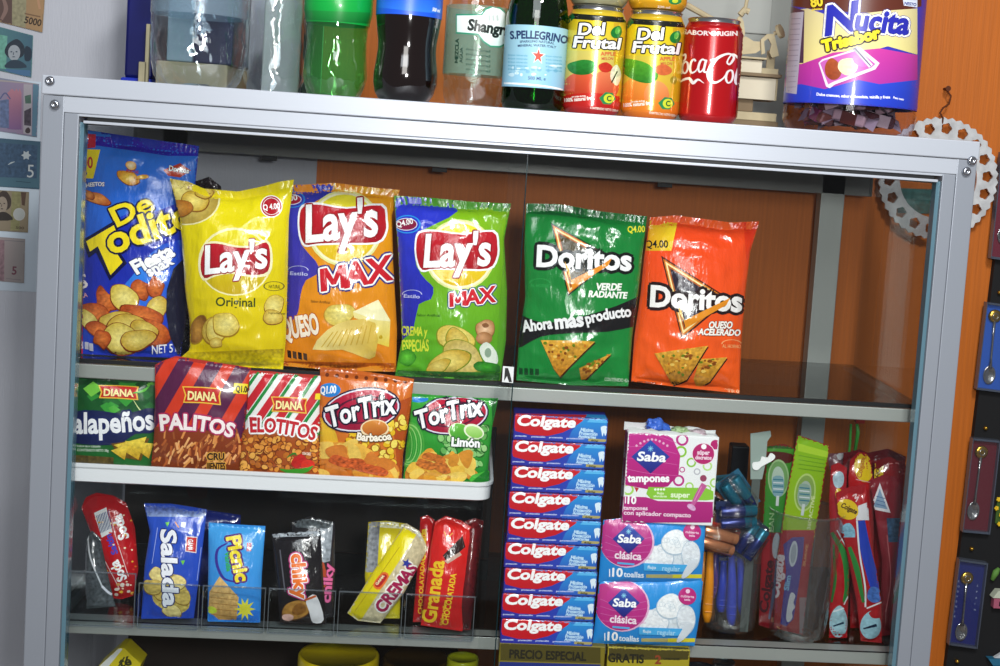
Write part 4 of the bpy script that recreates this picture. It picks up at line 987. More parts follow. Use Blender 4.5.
# ---- cola bottle
Y = .06; c = foot(404, Y); r = .0355
t = thing('cola_bottle', c, 'full dark cola bottle with a blue label', 'bottle')
prof_obj('bottle_body', m_cola, c, [(.012,.004),(.022,.0005),(.029,.002),(.0335,.010),(.035,.020),(.0350,.03),(.0335,.042),(.032,.055),(.0322,.065),(.034,.078),(.0355,.09),(r,.10),(r,.135),(.033,.15),(.022,.18),(.0135,.2),(.013,.215)], t, rad=petal(5, .14, .022))
def art_bl(a):
    a.crop(*K3); a.poly([(60,-40),(340,-30),(340,56),(200,44),(60,28)], ('v','#1c50d0','#2f7ae8')); a.text('500 ml', (288,44), (318,50), 14, '#e8f0ff', bold=.05)
prof_obj('bottle_label', m_print, c, [(.0360,.092),(.0362,.10),(.0362,.14)], t, art=art_bl, col='#2058d8', cap0=False, cap1=False)
prof_obj('bottle_cap', mat('red_cap', '#b81c1c', .4), c, [(.015,.21),(.0155,.213),(.0155,.228),(.0135,.23)], t)
# ---- Shangri bottle
Y = .098; c = foot(473, Y); r = .0365
t = thing('clear_bottle', c, 'clear mineral water bottle with a white and green label beside the green glass bottle', 'bottle')
prof_obj('bottle_body', m_pet, c, [(.012,.004),(.022,.0005),(.031,.002),(.0345,.010),(.0358,.02),(r-.001,.03),(r,.034),(r,.105),(r-.002,.115),(.034,.14),(.024,.17),(.0135,.2),(.013,.215)], t, rad=petal(5, .16, .03), cap1=False)
def art_sh(a):
    a.crop(*K3)
    a.poly([(384,56),(484,56),(500,34),(530,22),(562,30),(580,48),(584,178),(560,190),(520,188),(492,168),(470,140),(384,134)], '#2c8c6c', smooth=0)
    a.poly([(388,62),(488,62),(504,40),(530,29),(560,36),(580,54),(582,172),(558,184),(522,182),(496,164),(474,134),(388,128)], ('v','#f0f6f2','#d0e4dc'))
    a.text('Shangri-la', (430,118), (640,150), 42, '#16201c', bold=.06)
    for k in range(3): a.poly([(512+k*16,62),(520+k*16,60),(522+k*16,82),(514+k*16,84)], '#c0ccc8')
    a.text('MEZCLA', (392,252), (396,154), 13, '#1c3c30', bold=.05); a.text('AGUA', (410,252), (412,190), 12, '#1c3c30', bold=.03)
    for k in range(5): a.text('mineral', (425,200+k*20), (520,210+k*20), 9, '#2c4c40', bold=.02)
b = MB(); b.cur = tuple(lin('#7cc0a0')); b.lathe(c, [(r+.0006,.036),(r+.0006,.112)], 56, cap0=False, cap1=False)
m_shl = clear('tinted_label_film', (.62,.86,.74), .9, .1, 1.45, haze=.30, hazecol=(.35,.55,.45))
a = Art(b, step=.00006); a.mi = 1; art_sh(a); b.build('bottle_label', [m_shl, m_print], t, c, smooth=True, custom=True)
prof_obj('bottle_cap', mat('teal_cap', '#1c6c5c', .4), c, [(.015,.21),(.0155,.213),(.0155,.228),(.0135,.23)], t)
# ---- Pellegrino
Y = .05; c = foot(531.5, Y); r = .0343
t = thing('glass_bottle', c, 'green glass water bottle with a pale blue label and red star', 'bottle')
prof_obj('bottle_body', m_glassg, c, [(.02,.004),(.028,.0005),(.0325,.002),(r,.008),(r,.10),(.033,.112),(.029,.13),(.022,.15),(.015,.175),(.0135,.21),(.013,.23)], t, cap1=False)
prof_obj('water', clear('green_water', (.35,.62,.2), .6, .03, 1.3), c, [(.02,.008),(r-.003,.009),(r-.003,.10),(.027,.128)], t)
def art_sp(a):
    a.crop(*K3)
    a.poly([(560,82),(860,104),(860,380),(560,350)], ('v','#9cc8d4','#8cc0dc'))
    a.line([(565,92),(650,84),(760,90),(850,112)], 5, '#eef4f4'); a.line([(560,332),(650,336),(760,348),(840,366)], 7, '#f0f4f4')
    a.text('S.PELLEGRINO', (602,156), (826,176), 30, '#1c3460', bold=.05, arc=10)
    a.text('SPARKLING NATURAL', (640,172), (776,178), 9, '#1c3460', bold=.03, arc=5); a.text('MINERAL WATER ITALY', (632,188), (784,194), 9, '#1c3460', bold=.03, arc=5)
    st = []
    for k in range(10): q = 30 if k%2==0 else 12; tt = 2*PI*k/10-PI/2+.1; st.append((713+q*.8*math.cos(tt), 224+q*math.sin(tt)))
    a.poly([((x-713)*1.25+713,(y-224)*1.25+224) for x,y in st], '#e8f0f0'); a.poly(st, '#d8432c')
    rnd = random.Random(8)
    for i in range(26): a.blob(rnd.uniform(600,800), rnd.uniform(262,300), rnd.uniform(4,14), rnd.uniform(3,8), rnd.choice(['#d8ecf0','#78b0cc','#bcdce8']), 0, i, n=6, mot=0)
    for k in range(5): a.text('acqua minerale', (592,222+k*14), (670,226+k*14), 7, '#54a0bc', bold=.02); a.text('acqua minerale', (742,226+k*14), (806,232+k*14), 7, '#54a0bc', bold=.02)
    a.text('500 ML e', (672,318), (742,322), 13, '#2c5484', bold=.02)
prof_obj('bottle_label', m_label, c, [(r+.0004,.024),(r+.0004,.0905)], t, art=art_sp, col='#94c4d8', cap0=False, cap1=False)
# ---- fruit cans
def can(c, label, art, col, rr=.0325, h=.118, stacked=False):
    t = thing('drink_can', c, label, 'drink can')
    prof_obj('can_body', m_can, c, [(rr-.006,.0),(rr-.004,.0015),(rr-.001,.006),(rr,.009),(rr,h-.014),(rr-.001,h-.012),(rr-.004,h-.005)], t, art=art, col=col, seg=64)
    prof_obj('can_rim', m_tin, c, [(rr-.0042,h-.0055),(rr-.0045,h-.003),(rr-.0035,h-.001),(rr-.0045,h),(rr-.006,h-.001),(rr-.007,h-.004),(rr-.012,h-.0045)], t, seg=64)
    tb = MB(); tb.rbox(c[0]-.005, c[0]+.005, c[1]-.016, c[1]+.006, c[2]+h-.0045, c[2]+h-.0028, .0007); tb.build('pull_tab', m_tin, t)
    return t
def art_df(v):
    def f(a):
        a.crop(*K4); dx = 0 if v == 0 else 236; D = lambda x, y: (x+dx, y+(16/236)*dx*1.25)
        T = lambda s, p, q, h, col, **k: a.text(s, D(*p), D(*q), h, col, **k)
        a.poly([D(40,50),D(310,70),D(310,110),D(40,90)], ('v','#1c2420','#241c14'))
        a.poly([D(40,72),D(310,92),D(310,300),D(40,280)], ('v','#e8cc1c','#ddd464') if v == 0 else ('v','#e8d018','#dcc83c'))
        a.poly([D(40,200),D(310,210),D(310,470),D(40,460)], ('v','#d8cc68','#e0a83c') if v == 0 else ('v','#d8c848','#e8a028'))
        a.poly([D(255,90),D(310,90),D(310,460),D(255,450)], '#d8b028' if v == 0 else '#cfa81c')
        a.poly([D(40,48),D(90,50),D(100,70),D(70,100),D(40,100)], '#1c6c3c')
        T('Del', (112,140), (216,138), 46, '#ffffff', out='#141414', ow=.08, bold=.045, sh=.15)
        T('Frutal', (92,188), (278,196), 42, '#ffffff', out='#141414', ow=.08, bold=.045, sh=.15)
        a.blob(*D(265,128), 22, 26, '#1c7c34', 20, 3); a.blob(*D(268,124), 10, 14, '#5cb848', 20, 4)
        T('APPLE', (202,222), (262,222), 14, '#d8603c', bold=.04); T('MELON', (206,240), (252,240), 11, '#c85c3c', bold=.03)
        if v == 0:
            a.ell(*D(130,350), 78, 62, ('v','#e06038','#b8281c')); a.ell(*D(215,345), 60, 60, ('v','#e88054','#c83c28'))
            a.blob(*D(130,268), 56, 30, ('v','#2c8c34','#1c6c24'), 0, 5, .1); a.blob(*D(220,270), 28, 20, '#c83424', 0, 6); a.blob(*D(262,300), 22, 42, '#f0e8c8', 0, 7); a.line([D(245,330), D(268,285)], 5, '#3c2410')
            a.poly([D(40,390),D(180,372),D(310,400),D(310,480),D(40,470)], ('v','#c8281c','#a81c24'), smooth=3)
        else:
            a.ell(*D(120,350), 70, 62, ('v','#f0a040','#e06c20')); a.ell(*D(190,360), 50, 56, ('v','#f0a060','#e0702c'))
            a.blob(*D(120,262), 78, 40, ('v','#5cb02c','#2c7c24'), 25, 5, .1); a.blob(*D(215,260), 34, 22, '#d86c3c', 0, 6); a.blob(*D(258,300), 14, 18, '#a08c24', 0, 7)
            a.poly([D(40,390),D(180,380),D(310,400),D(310,480),D(40,470)], ('v','#e88c28','#d86420'), smooth=3)
        T('100% natural fruit', (60,408) , (176,398), 14, '#fff4e8', bold=.05); T('con pulpa de fruta', (88,390), (144,386), 6, '#fff4e8', bold=.05)
        a.poly([D(196,392),D(222,368),D(250,372),D(262,396),D(240,418),D(212,416)], '#2c8c54'); a.ell(*D(234,394), 20, 19, '#d8e43c'); a.text('C', D(226,404), D(244,404), 20, '#2c6c34', bold=.05)
        T('CONTENIDO NETO 330ml', (160,434), (270,446), 8, '#fff0e0', bold=.04)
    return f
c1 = foot(590.5, .05); can(c1, 'yellow apple juice can with a red foot standing beside the green glass bottle', art_df(0), '#dcc030')
c2 = foot(649, .05); can(c2, 'yellow and orange peach juice can standing beside the red cola can', art_df(1), '#dcb828')
def art_t1(a):
    a.crop(*K4); a.poly([(60,-200),(320,-200),(320,30),(60,20)], ('v','#8c9ca4','#a8a47c'))
def art_t2(a):
    a.crop(*K4); a.poly([(300,-200),(560,-200),(560,80),(300,60)], ('v','#e8b828','#e0a020')); a.poly([(300,34),(400,44),(560,52),(560,90),(300,70)], ('v','#e07030','#b83424')); a.ell(500,4,26,14,'#2c8c4c'); a.ell(500,4,12,8,'#d8e43c'); a.text('330 ml', (430,30),(480,34),8,'#fff0e0',bold=.04)
cc = c1+np.array([.0,.0,.1185]); can(cc, 'pale grey can stacked on the apple juice can', art_t1, '#8a9488')
cc = c2+np.array([.0,.0,.1185]); can(cc, 'yellow juice can stacked on the peach juice can', art_t2, '#e0a020')
# ---- coke
def art_coke(a):
    a.crop(*Z1)
    a.poly([(200,100),(640,110),(640,1000),(200,1000)], ('h','#a80f14','#b01018'), edge=3.5)
    a.text('SABOR ORIGINAL', (262,204), (650,212), 26, '#f4e4e4', bold=.05, arc=-8)
    a.line([(412,188),(430,205),(460,206),(478,190)], [3,9,9,3], '#f4e4e4')
    W_ = '#f6eeee'
    # left C (wraps off the edge), o, c, a, hyphen
    a.line([(262,338),(246,345),(236,380),(236,420),(246,446),(262,440)], [6,12,16,16,12,5], W_)
    a.line([(262,338),(276,330),(276,356),(262,372)], [10,12,10,5], W_)
    for cx in (268,): a.line([(cx+10,372),(cx-8,392),(cx-10,430),(cx+6,444),(cx+22,420),(cx+22,384),(cx+8,370)], [9,13,14,8,12,12,8], W_)
    a.line([(338,372),(330,360),(314,372),(304,408),(312,440),(336,432),(352,408)], [12,10,12,15,12,8,5], W_)
    a.line([(396,368),(380,360),(364,376),(354,412),(362,436),(380,424),(396,388)], [9,10,13,14,10,8,8], W_)
    a.line([(402,362),(392,400),(388,432),(404,436),(424,418)], [14,14,13,9,4], W_)
    a.line([(424,366),(452,360)], 10, W_, smooth=0)
    # swash
    a.line([(240,506),(262,484),(300,476),(322,502),(352,482),(388,504)], [2,13,16,20,12,2], W_)
    # big C
    a.line([(540,392),(556,372),(566,348),(552,330),(520,328),(470,352),(432,398),(414,446),(424,484),(456,500),(498,478),(526,440)], [10,14,14,10,12,18,22,24,20,14,9,5], W_)
    a.line([(540,392),(526,380),(536,352),(560,328),(590,350),(610,380)], [9,10,8,9,14,10], W_)
    a.line([(548,424),(528,436),(518,470),(528,500),(548,494),(560,462),(556,432),(546,424)], [9,13,15,10,10,13,12,8], W_)
    a.line([(604,372),(590,420),(574,480),(580,508),(598,500)], [12,15,16,13,6], W_)
    a.line([(622,380),(606,440),(598,490),(604,516),(622,508)], [12,15,16,13,6], W_)
    a.text('354 ml', (456,784), (520,800), 26, '#f4e4e4', bold=.04); a.text('CONTENIDO NETO', (376,762), (450,772), 10, '#f4e4e4', bold=.04); a.text('BEBIDA', (376,784), (410,788), 10, '#f4e4e4', bold=.04)
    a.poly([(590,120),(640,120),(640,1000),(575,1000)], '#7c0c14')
c3 = foot(706.5, .045); can(c3, 'red cola can with white script lettering on the cabinet top', art_coke, '#b01018', rr=.0328, h=.114)

# ---- Nucita jar
Y = .075; c = foot(847, Y); r = .0745
t = thing('candy_jar', c, 'big clear plastic candy jar with a purple and blue label, rightmost on the cabinet top', 'jar')
jz = float(at(852, 98, Y-r)[2])
prof = [(.05,.002),(.066,.0006),(.0715,.004),(r,.012),(r+.0005,.024),(r-.001,.034),(r-.001,.17),(r-.004,.19),(.055,.215),(.05,.23)]
prof_obj('jar_body', clear('jar_plastic', (.86,.82,.9), .9, .05, 1.5, bump=((60,60,60), .3, .004)), c, prof, t, cap1=False)
prof_obj('jar_lid', mat('brown_lid', '#5a2c18', .4), c, [(.052,.225),(.054,.228),(.054,.25),(.05,.253)], t)
def art_nu(a):
    a.crop(*Z2)
    a.poly([(60,-120),(720,-120),(720,30),(600,60),(400,60),(180,40),(60,20)], '#5c2c20')
    a.poly([(100,50),(180,40),(300,80),(560,50),(700,40),(700,260),(560,220),(300,290),(60,320)], ('v','#d8cc98','#e8dc8c'), smooth=0)
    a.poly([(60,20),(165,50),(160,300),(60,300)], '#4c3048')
    a.poly([(60,300),(150,305),(300,250),(520,230),(700,262),(700,460),(60,420)], ('v','#c43c9c','#a0309c'), smooth=0)
    a.poly([(60,410),(150,400),(260,424),(420,380),(520,400),(700,380),(700,560),(60,520)], ('v','#2c48c8','#2038b8'), smooth=0)
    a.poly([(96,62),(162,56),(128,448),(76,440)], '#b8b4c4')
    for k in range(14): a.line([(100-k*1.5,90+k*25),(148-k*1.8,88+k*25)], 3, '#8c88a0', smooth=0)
    a.text('80', (196,34), (254,26), 46, '#f4d83c', out='#2c1c10', ow=.06, bold=.05); a.text('piezas', (200,50), (250,46), 10, '#f4d83c', bold=.05)
    a.text('N', (262,168), (410,140), 130, '#2a2ea8', out='#ffffff', ow=.05, out2='#2c2880', ow2=.065, bold=.05, sh=.28)
    a.text('ucita', (400,140), (655,162), 96, '#2a2ea8', out='#ffffff', ow=.06, out2='#2c2880', ow2=.08, bold=.055, sh=.12, h1=104)
    a.text('Trisabor', (252,246), (524,178), 50, '#f4e02c', out='#2c2030', ow=.1, bold=.09, sh=.1)
    a.poly([(232,300),(250,282),(430,226),(520,300),(500,330),(310,402),(285,420),(268,412)], '#e8d8e8', smooth=0)
    a.poly([(240,300),(258,288),(420,238),(500,305),(480,322),(300,390),(278,402)], '#c460b4')
    a.blob(300,330,40,52,('v','#a85028','#8c3c1c'),-15,3,.08); a.blob(372,322,52,40,'#f0e4b0',-10,4,.2); a.blob(430,290,36,22,'#d870c8',30,5,.2)
    a.poly([(392,232),(412,220),(488,308),(470,322)], ('h','#8c8c98','#e8e8f0')); a.line([(402,228),(478,314)], 5, '#50506c', smooth=0)
    a.text('Dulce cremoso, sabor a chocolate, vainilla y fresa', (222,454), (570,468), 13, '#f0f0ff', bold=.05, arc=-4); a.text('Peso neto', (584,468), (634,478), 10, '#f0f0ff', bold=.05)
    a.poly([(632,0),(700,0),(700,36),(636,26)], '#dce4f4'); a.text('NESTO', (638,22), (694,30), 14, '#2c3c8c', bold=.05)
b = MB(); b.cur = tuple(lin('#3a3ab0'))
for zz in ((.030, .175),): b.lathe(c, [(r+.0008, zz[0]), (r+.0008, zz[1])], 72, cap0=False, cap1=False)
a = Art(b, step=.00006); art_nu(a); b.build('jar_label', m_print, t, c, smooth=True, custom=True)
# candies inside the jar: individually wrapped pieces
rnd = random.Random(12); first = None; k = 0
candy_cols = ['#4a2428','#6c4038','#9a8488','#2c1c34','#8c3c64','#e0d8dc','#6c4034']
m_candy = mat('candy_wrapper', attr=True, rough=.25, coat=.4)
protos = []
for q in range(4):
    b = MB(); b.cur = tuple(lin(candy_cols[q])); 
    b.rbox(-.013, .013, -.006, .006, -.0045, .0045, .002); 
    for s_ in (-1,1): b.add([(s_*.013,-.004,-.003),(s_*.021,-.007,-.005),(s_*.021,.007,.005),(s_*.013,.004,.003),(s_*.0215,0,.003)], [(0,1,4),(0,4,3),(3,4,2)], tuple(lin('#8c808c')))
    b.box(-.006,.006,-.0062,.0062,-.0047,.0047, tuple(lin(['#b0a0a0','#7c3058','#4c2018','#a8805c'][q])))
    protos.append(b)
spots = []
for ring, (rr_, n) in enumerate(((.041,7),(.018,3))):
    for lv in range(2):
        for i in range(n): spots.append((rr_, 2*PI*(i+.5*lv)/n, .0165+lv*.0165))
objs = []
for i, (rr_, an, z) in enumerate(spots):
    q = rnd.randrange(4)
    if len(objs) < 4 or all(o_[0] != q for o_ in objs):
        o = protos[q].build('wrapped_candy', m_candy, smooth=False); objs.append((q, o))
    else:
        o = [x for x in objs if x[0] == q][0][1].copy(); COL.objects.link(o)
    o.scale = (1.45,1.45,1.45); o.location = (c[0]+rr_*math.cos(an), c[1]+rr_*math.sin(an), z+.0005); o.rotation_euler = (rnd.uniform(-.3,.3), rnd.uniform(-.35,.35), an+PI/2+rnd.uniform(-.3,.3)) 
    tag(o, 'small twist wrapped candy in the bottom of the big clear candy jar', 'candy', 'wrapped candies inside the jar')

# ---- wooden toy (a flat sheet puzzle model of a boat with a lifting arm)
m_ply = mat('light_plywood', '#b3a685', .7, vary=((60,60,60), .12)); m_plyd = mat('burnt_plywood_edge', '#75634a', .7)
Yt = .20; W_ = lambda x, y, Y=Yt: at(640+x/6.056, y/6.056, Y)
base = foot(745, .17)
t = thing('wooden_toy', base, 'pale plywood model vehicle between the red can and the candy jar', 'wooden toy')
def ply(name, pts, Y, th=.003, M=None, col=None):
    b = MB(); b.slab([W_(x, y, Y) for x, y in pts], (0,1,0), th); return b.build(name, M or m_ply, t, W_(*pts[0], Y))
z0y = lambda x, Y: (float(foot(640+x/6.056, Y)[2]))
def bx(name, x0, x1, y0, y1, Ya, Yb_, M=m_ply):
    a_ = W_(x0, y1, Ya); b_ = W_(x1, y0, Ya); b = MB(); b.rbox(a_[0], b_[0], Ya, Yb_, a_[2], b_[2], .0008); return b.build(name, M, t)
xa, xb = W_(520,0,.16)[0], W_(892,0,.16)[0]
def zpx(y, x=720, Y=.16): return W_(x, y, Y)[2]
def pb(name, x0, x1, z0, z1, Ya, Yb_, M=m_ply, par=None):
    b = MB(); b.rbox(x0, x1, Ya, Yb_, z0, z1, .0007); return b.build(name, M, par or t)
pb('hull_base', xa, xb, 0.0005, .010, .155, .215, m_plyd); pb('hull_base', xa+.002, xb-.002, .0102, .020, .157, .213)
pb('hull_side', xa, xb-.006, zpx(604), zpx(470), .157, .160, mat('pale_plywood', '#c8c0aa', .7)); pb('hull_side', xa, xb-.006, zpx(604), zpx(470), .207, .210)
pb('hull_end', xb-.006, xb-.003, zpx(604), zpx(470), .160, .207)
pb('hull_support', xa+.02, xb-.03, .0205, zpx(604), .165, .20, m_plyd)
pb('deck', xa-.002, xb-.001, zpx(466), zpx(446), .150, .216, m_plyd)
pb('cabin', xa+.002, W_(770,0,.16)[0], zpx(444), zpx(366), .158, .205, MATS['pale_plywood']); pb('cabin_roof', xa, W_(790,0,.16)[0], zpx(362), zpx(350), .152, .21)
pb('step', W_(770,0,.16)[0], W_(880,0,.16)[0], zpx(446), zpx(408), .165, .20)
pb('rear_wall', W_(840,0,.16)[0], xb, zpx(406), zpx(284), .20, .203)
ply('side_frame', [(736,330),(732,240),(770,206),(812,204),(826,262),(842,338),(800,350),(784,318),(796,268),(776,232),(752,252),(758,322)], .170)
ply('side_frame', [(610,330),(604,240),(640,220),(690,250),(734,252),(736,300),(700,322)], .175)
b = MB(); p0 = W_(848,190,.168)
for (r_, y_, M_) in ((.0085, 0, m_ply),):
    V = []; ax = np.array([.75,-.55,.35]); ax /= np.linalg.norm(ax); b.tube([p0-ax*.002, p0+ax*.002], .0085, 20)
b.build('dish', m_ply, t)
b = MB(); b.tube([W_(812,204,.171), p0], .0025, 8); b.build('dish_arm', m_ply, t)
ply('crane_mast', [(592,260),(590,110),(608,90),(628,130),(636,200),(620,260)], .18); b = MB(); b.tube([W_(606,92,.18), W_(632,60,.18), W_(660,72,.18)], .004, 8); b.build('crane_joint', m_ply, t)
b = MB(); b.tube([W_(632,80,.178), W_(660,-60,.178)], .0022, 8); b.build('crane_arm', m_ply, t)
b = MB(); b.tube([W_(600,190,.185), W_(420,108,.185), W_(280,30,.185)], [.003,.0035,.004], 8); b.build('long_boom', m_ply, t)
# ---- grey board behind the toy
Yg = .40
gb = MB(); p = [at(x, y, Yg) for x, y in ((643,-20),(797,-20),(797,104),(643,96))]
gb.rbox(p[3][0], p[1][0], Yg-.006, Yg+.0, .0008, p[0][2], .002); o = gb.build('grey_board', mat('grey_board', '#8e918c', .6, vary=((8,8,8), .1)), loc=(p[3][0], Yg-.003, .0008)); tag(o, 'grey flat board leaning upright on the wall behind the toy', 'board')
gb = MB(); q0 = at(666, 27, Yg-.006); q1 = at(774, -20, Yg-.006); gb.rbox(q0[0], q1[0], Yg-.009, Yg-.0062, q0[2], q1[2], .0015)
o2 = gb.build('front_panel', mat('grey_panel', '#9a9d98', .5), o)
# ---- blue sheet & wood strips at the left, behind the big bottle
def wallslab(name, pts, Y, th, M, label, cat, z0=None):
    P_ = [at(x, y, Y) for x, y in pts]; b = MB(); b.slab(P_, (0,1,0), th); 
    return tag(b.build(name, M, loc=P_[0]), label, cat)
bl = foot(130, .24)
b = MB(); x0_, x1_ = float(at(124,60,.24)[0]), float(at(152,60,.24)[0]); b.rbox(x0_, x1_, .24, .36, .010, .16, .004)
t = thing('blue_box', ((x0_+x1_)/2, .30, 0.0005), 'tall dark blue box at the left end of the cabinet top', 'box')
b.build('box_body', mat('deep_blue_plastic', '#0a1058', .3, coat=.3, vary=((20,20,20),.2)), t)
b = MB(); b.rbox(x0_-.003, x1_+.001, .236, .364, .0006, .0105, .003); b.build('box_foot', mat('blue_foot', '#1f34b4', .35), t)
for (xa_, xb_, ytop, Yq) in ((138,145,62,.215),(144,150,24,.222)):
    a_ = at(xa_, 78, Yq); b_ = at(xb_, ytop, Yq); b = MB(); b.rbox(a_[0], b_[0], Yq, Yq+.006, .0005, b_[2], .0008)
    tag(b.build('wooden_stick', m_ply, loc=(a_[0], Yq, .0005)), 'short flat wooden stick' if ytop > 40 else 'taller flat wooden stick', 'stick')
SC.objects['wooden_stick']['label'] = 'shorter flat pale wooden stick standing between the blue box and the large bottle'
SC.objects['wooden_stick.001']['label'] = 'taller flat pale wooden stick against the edge of the large clear bottle'
# dark blue box behind the large clear bottle and a beige carton under it
def tbox(name, M, x0, x1, Ya, Yb_, z0, z1, label, cat):
    a_ = float(at(x0, 60, Ya)[0]); b_ = float(at(x1, 60, Ya)[0]); b = MB(); b.rbox(a_, b_, Ya, Yb_, z0, z1, .002)
    return tag(b.build(name, M, loc=((a_+b_)/2, (Ya+Yb_)/2, z0)), label, cat)
tbox('beige_carton', mat('beige_carton', '#a89a78', .7, vary=((20,20,20),.1)), 156, 228, .20, .34, .0006, .032, 'low beige carton seen through the large clear bottle', 'carton')
tbox('navy_carton', mat('navy_carton', '#20204a', .4, vary=((30,3,30),.4)), 193, 232, .21, .33, .0325, .15, 'navy carton standing on the beige carton behind the large clear bottle', 'carton')
tbox('pale_carton', mat('pale_carton', '#8fa3ae', .5), 166, 192, .205, .33, .0325, .15, 'pale blue grey carton on the beige carton, beside the navy one', 'carton')
tbox('white_carton', mat('white_carton', '#b8bcb8', .6), 262, 300, .22, .33, .0006, .12, 'whitish carton behind the smaller clear bottle', 'carton')
tbox('black_crate', mat('dark_crate', '#2a2c34', .6, vary=((90,90,90),.5)), 302, 312, .20, .30, .0006, .10, 'narrow dark grid crate between the clear and green bottles', 'crate')

# ================================================================ toothpaste stack
L_ = (490,506,4.1625); KK = (490,400,4.1625); M_ = (690,400,4.1625); N_ = (690,506,4.1625)
m_carton = mat('printed_carton', attr=True, rough=.3, coat=.25)
Yf = .030
pb_ = at(501, 642.5, Yf); pt_ = at(515, 415, Yf)
hb = (pt_[2]+.001-ZB)/9; bx0 = float(at(513.5, 428, Yf)[0]); bx1 = float(at(607.5, 430, Yf)[0])
def art_colg(a):
    a.crop(*KK)
    a.poly([(80,55),(510,60),(505,180),(80,170)], ('h','#2c2896','#2c50c0'))
    a.poly([(400,60),(505,64),(500,180),(320,176),(340,130)], ('v','#2c9ce0','#2c58bc'))
    a.poly([(420,72),(500,76),(494,96),(404,92)], '#5cb8ec')
    a.poly([(88,56),(404,62),(384,88),(350,112),(300,136),(240,150),(170,146),(110,130),(84,112)], ('v','#d0202c','#c01420'), smooth=0)
    a.text('Colgate', (110,104), (354,114), 40, '#ffffff', bold=.06, sh=.18)
    for x0,x1,y in ((104,152,149),(172,230,153),(246,302,156),(318,392,160)): a.text('protección', (x0,y+2), (x1,y+4), 6, '#c8d0f4', bold=.06)
    a.text('Máxima', (376,130), (430,134), 15, '#c8e8fa', bold=.05, sh=.15); a.text('Protección', (370,144), (446,149), 14, '#c8e8fa', bold=.05, sh=.15); a.text('Anticaries', (366,156), (440,161), 12, '#c8e8fa', bold=.05, sh=.15)
    a.poly([(462,112),(484,108),(486,128),(480,150),(474,136),(468,152),(464,132)], '#dff0fa', smooth=3)
    a.poly([(410,160),(488,164),(486,175),(408,171)], '#b0a468'); a.text('60g', (420,171), (450,173), 7, '#3c3c28', bold=.04)
c = np.array([(bx0+bx1)/2, Yf+.02, ZB+.0003])
zt9 = ZB+.0003+8*hb
b = MB(); b.cur = tuple(lin('#2a2a90')); b.rbox(bx0, bx1, Yf, Yf+.042, zt9, zt9+hb-.0006, .0012)
a = Art(b, flat=True); art_colg(a)
top_box = b.build('toothpaste_box', m_carton, loc=(c[0], c[1], zt9), smooth=False, custom=False, fix=False)
names9 = ['topmost red and blue toothpaste carton, at the top of the stack of nine','red and blue toothpaste carton second from the top of the stack','red and blue toothpaste carton third from the top of the stack','red and blue toothpaste carton fourth from the top of the stack','middle red and blue toothpaste carton, fifth from the top of the stack','red and blue toothpaste carton fourth from the bottom of the stack','red and blue toothpaste carton third from the bottom of the stack','red and blue toothpaste carton second from the bottom of the stack','lowest red and blue toothpaste carton, at the foot of the stack of nine']
tag(top_box, names9[0], 'toothpaste', 'stacked toothpaste cartons')
jit = [0,-.0006,.0008,-.0004,.0006,-.0009,.0004,-.0003,.0005]
for k in range(1, 9):
    o = top_box.copy(); COL.objects.link(o); o.location.z = ZB+.0003+(8-k)*hb; o.location.x += jit[k]; tag(o, names9[k])

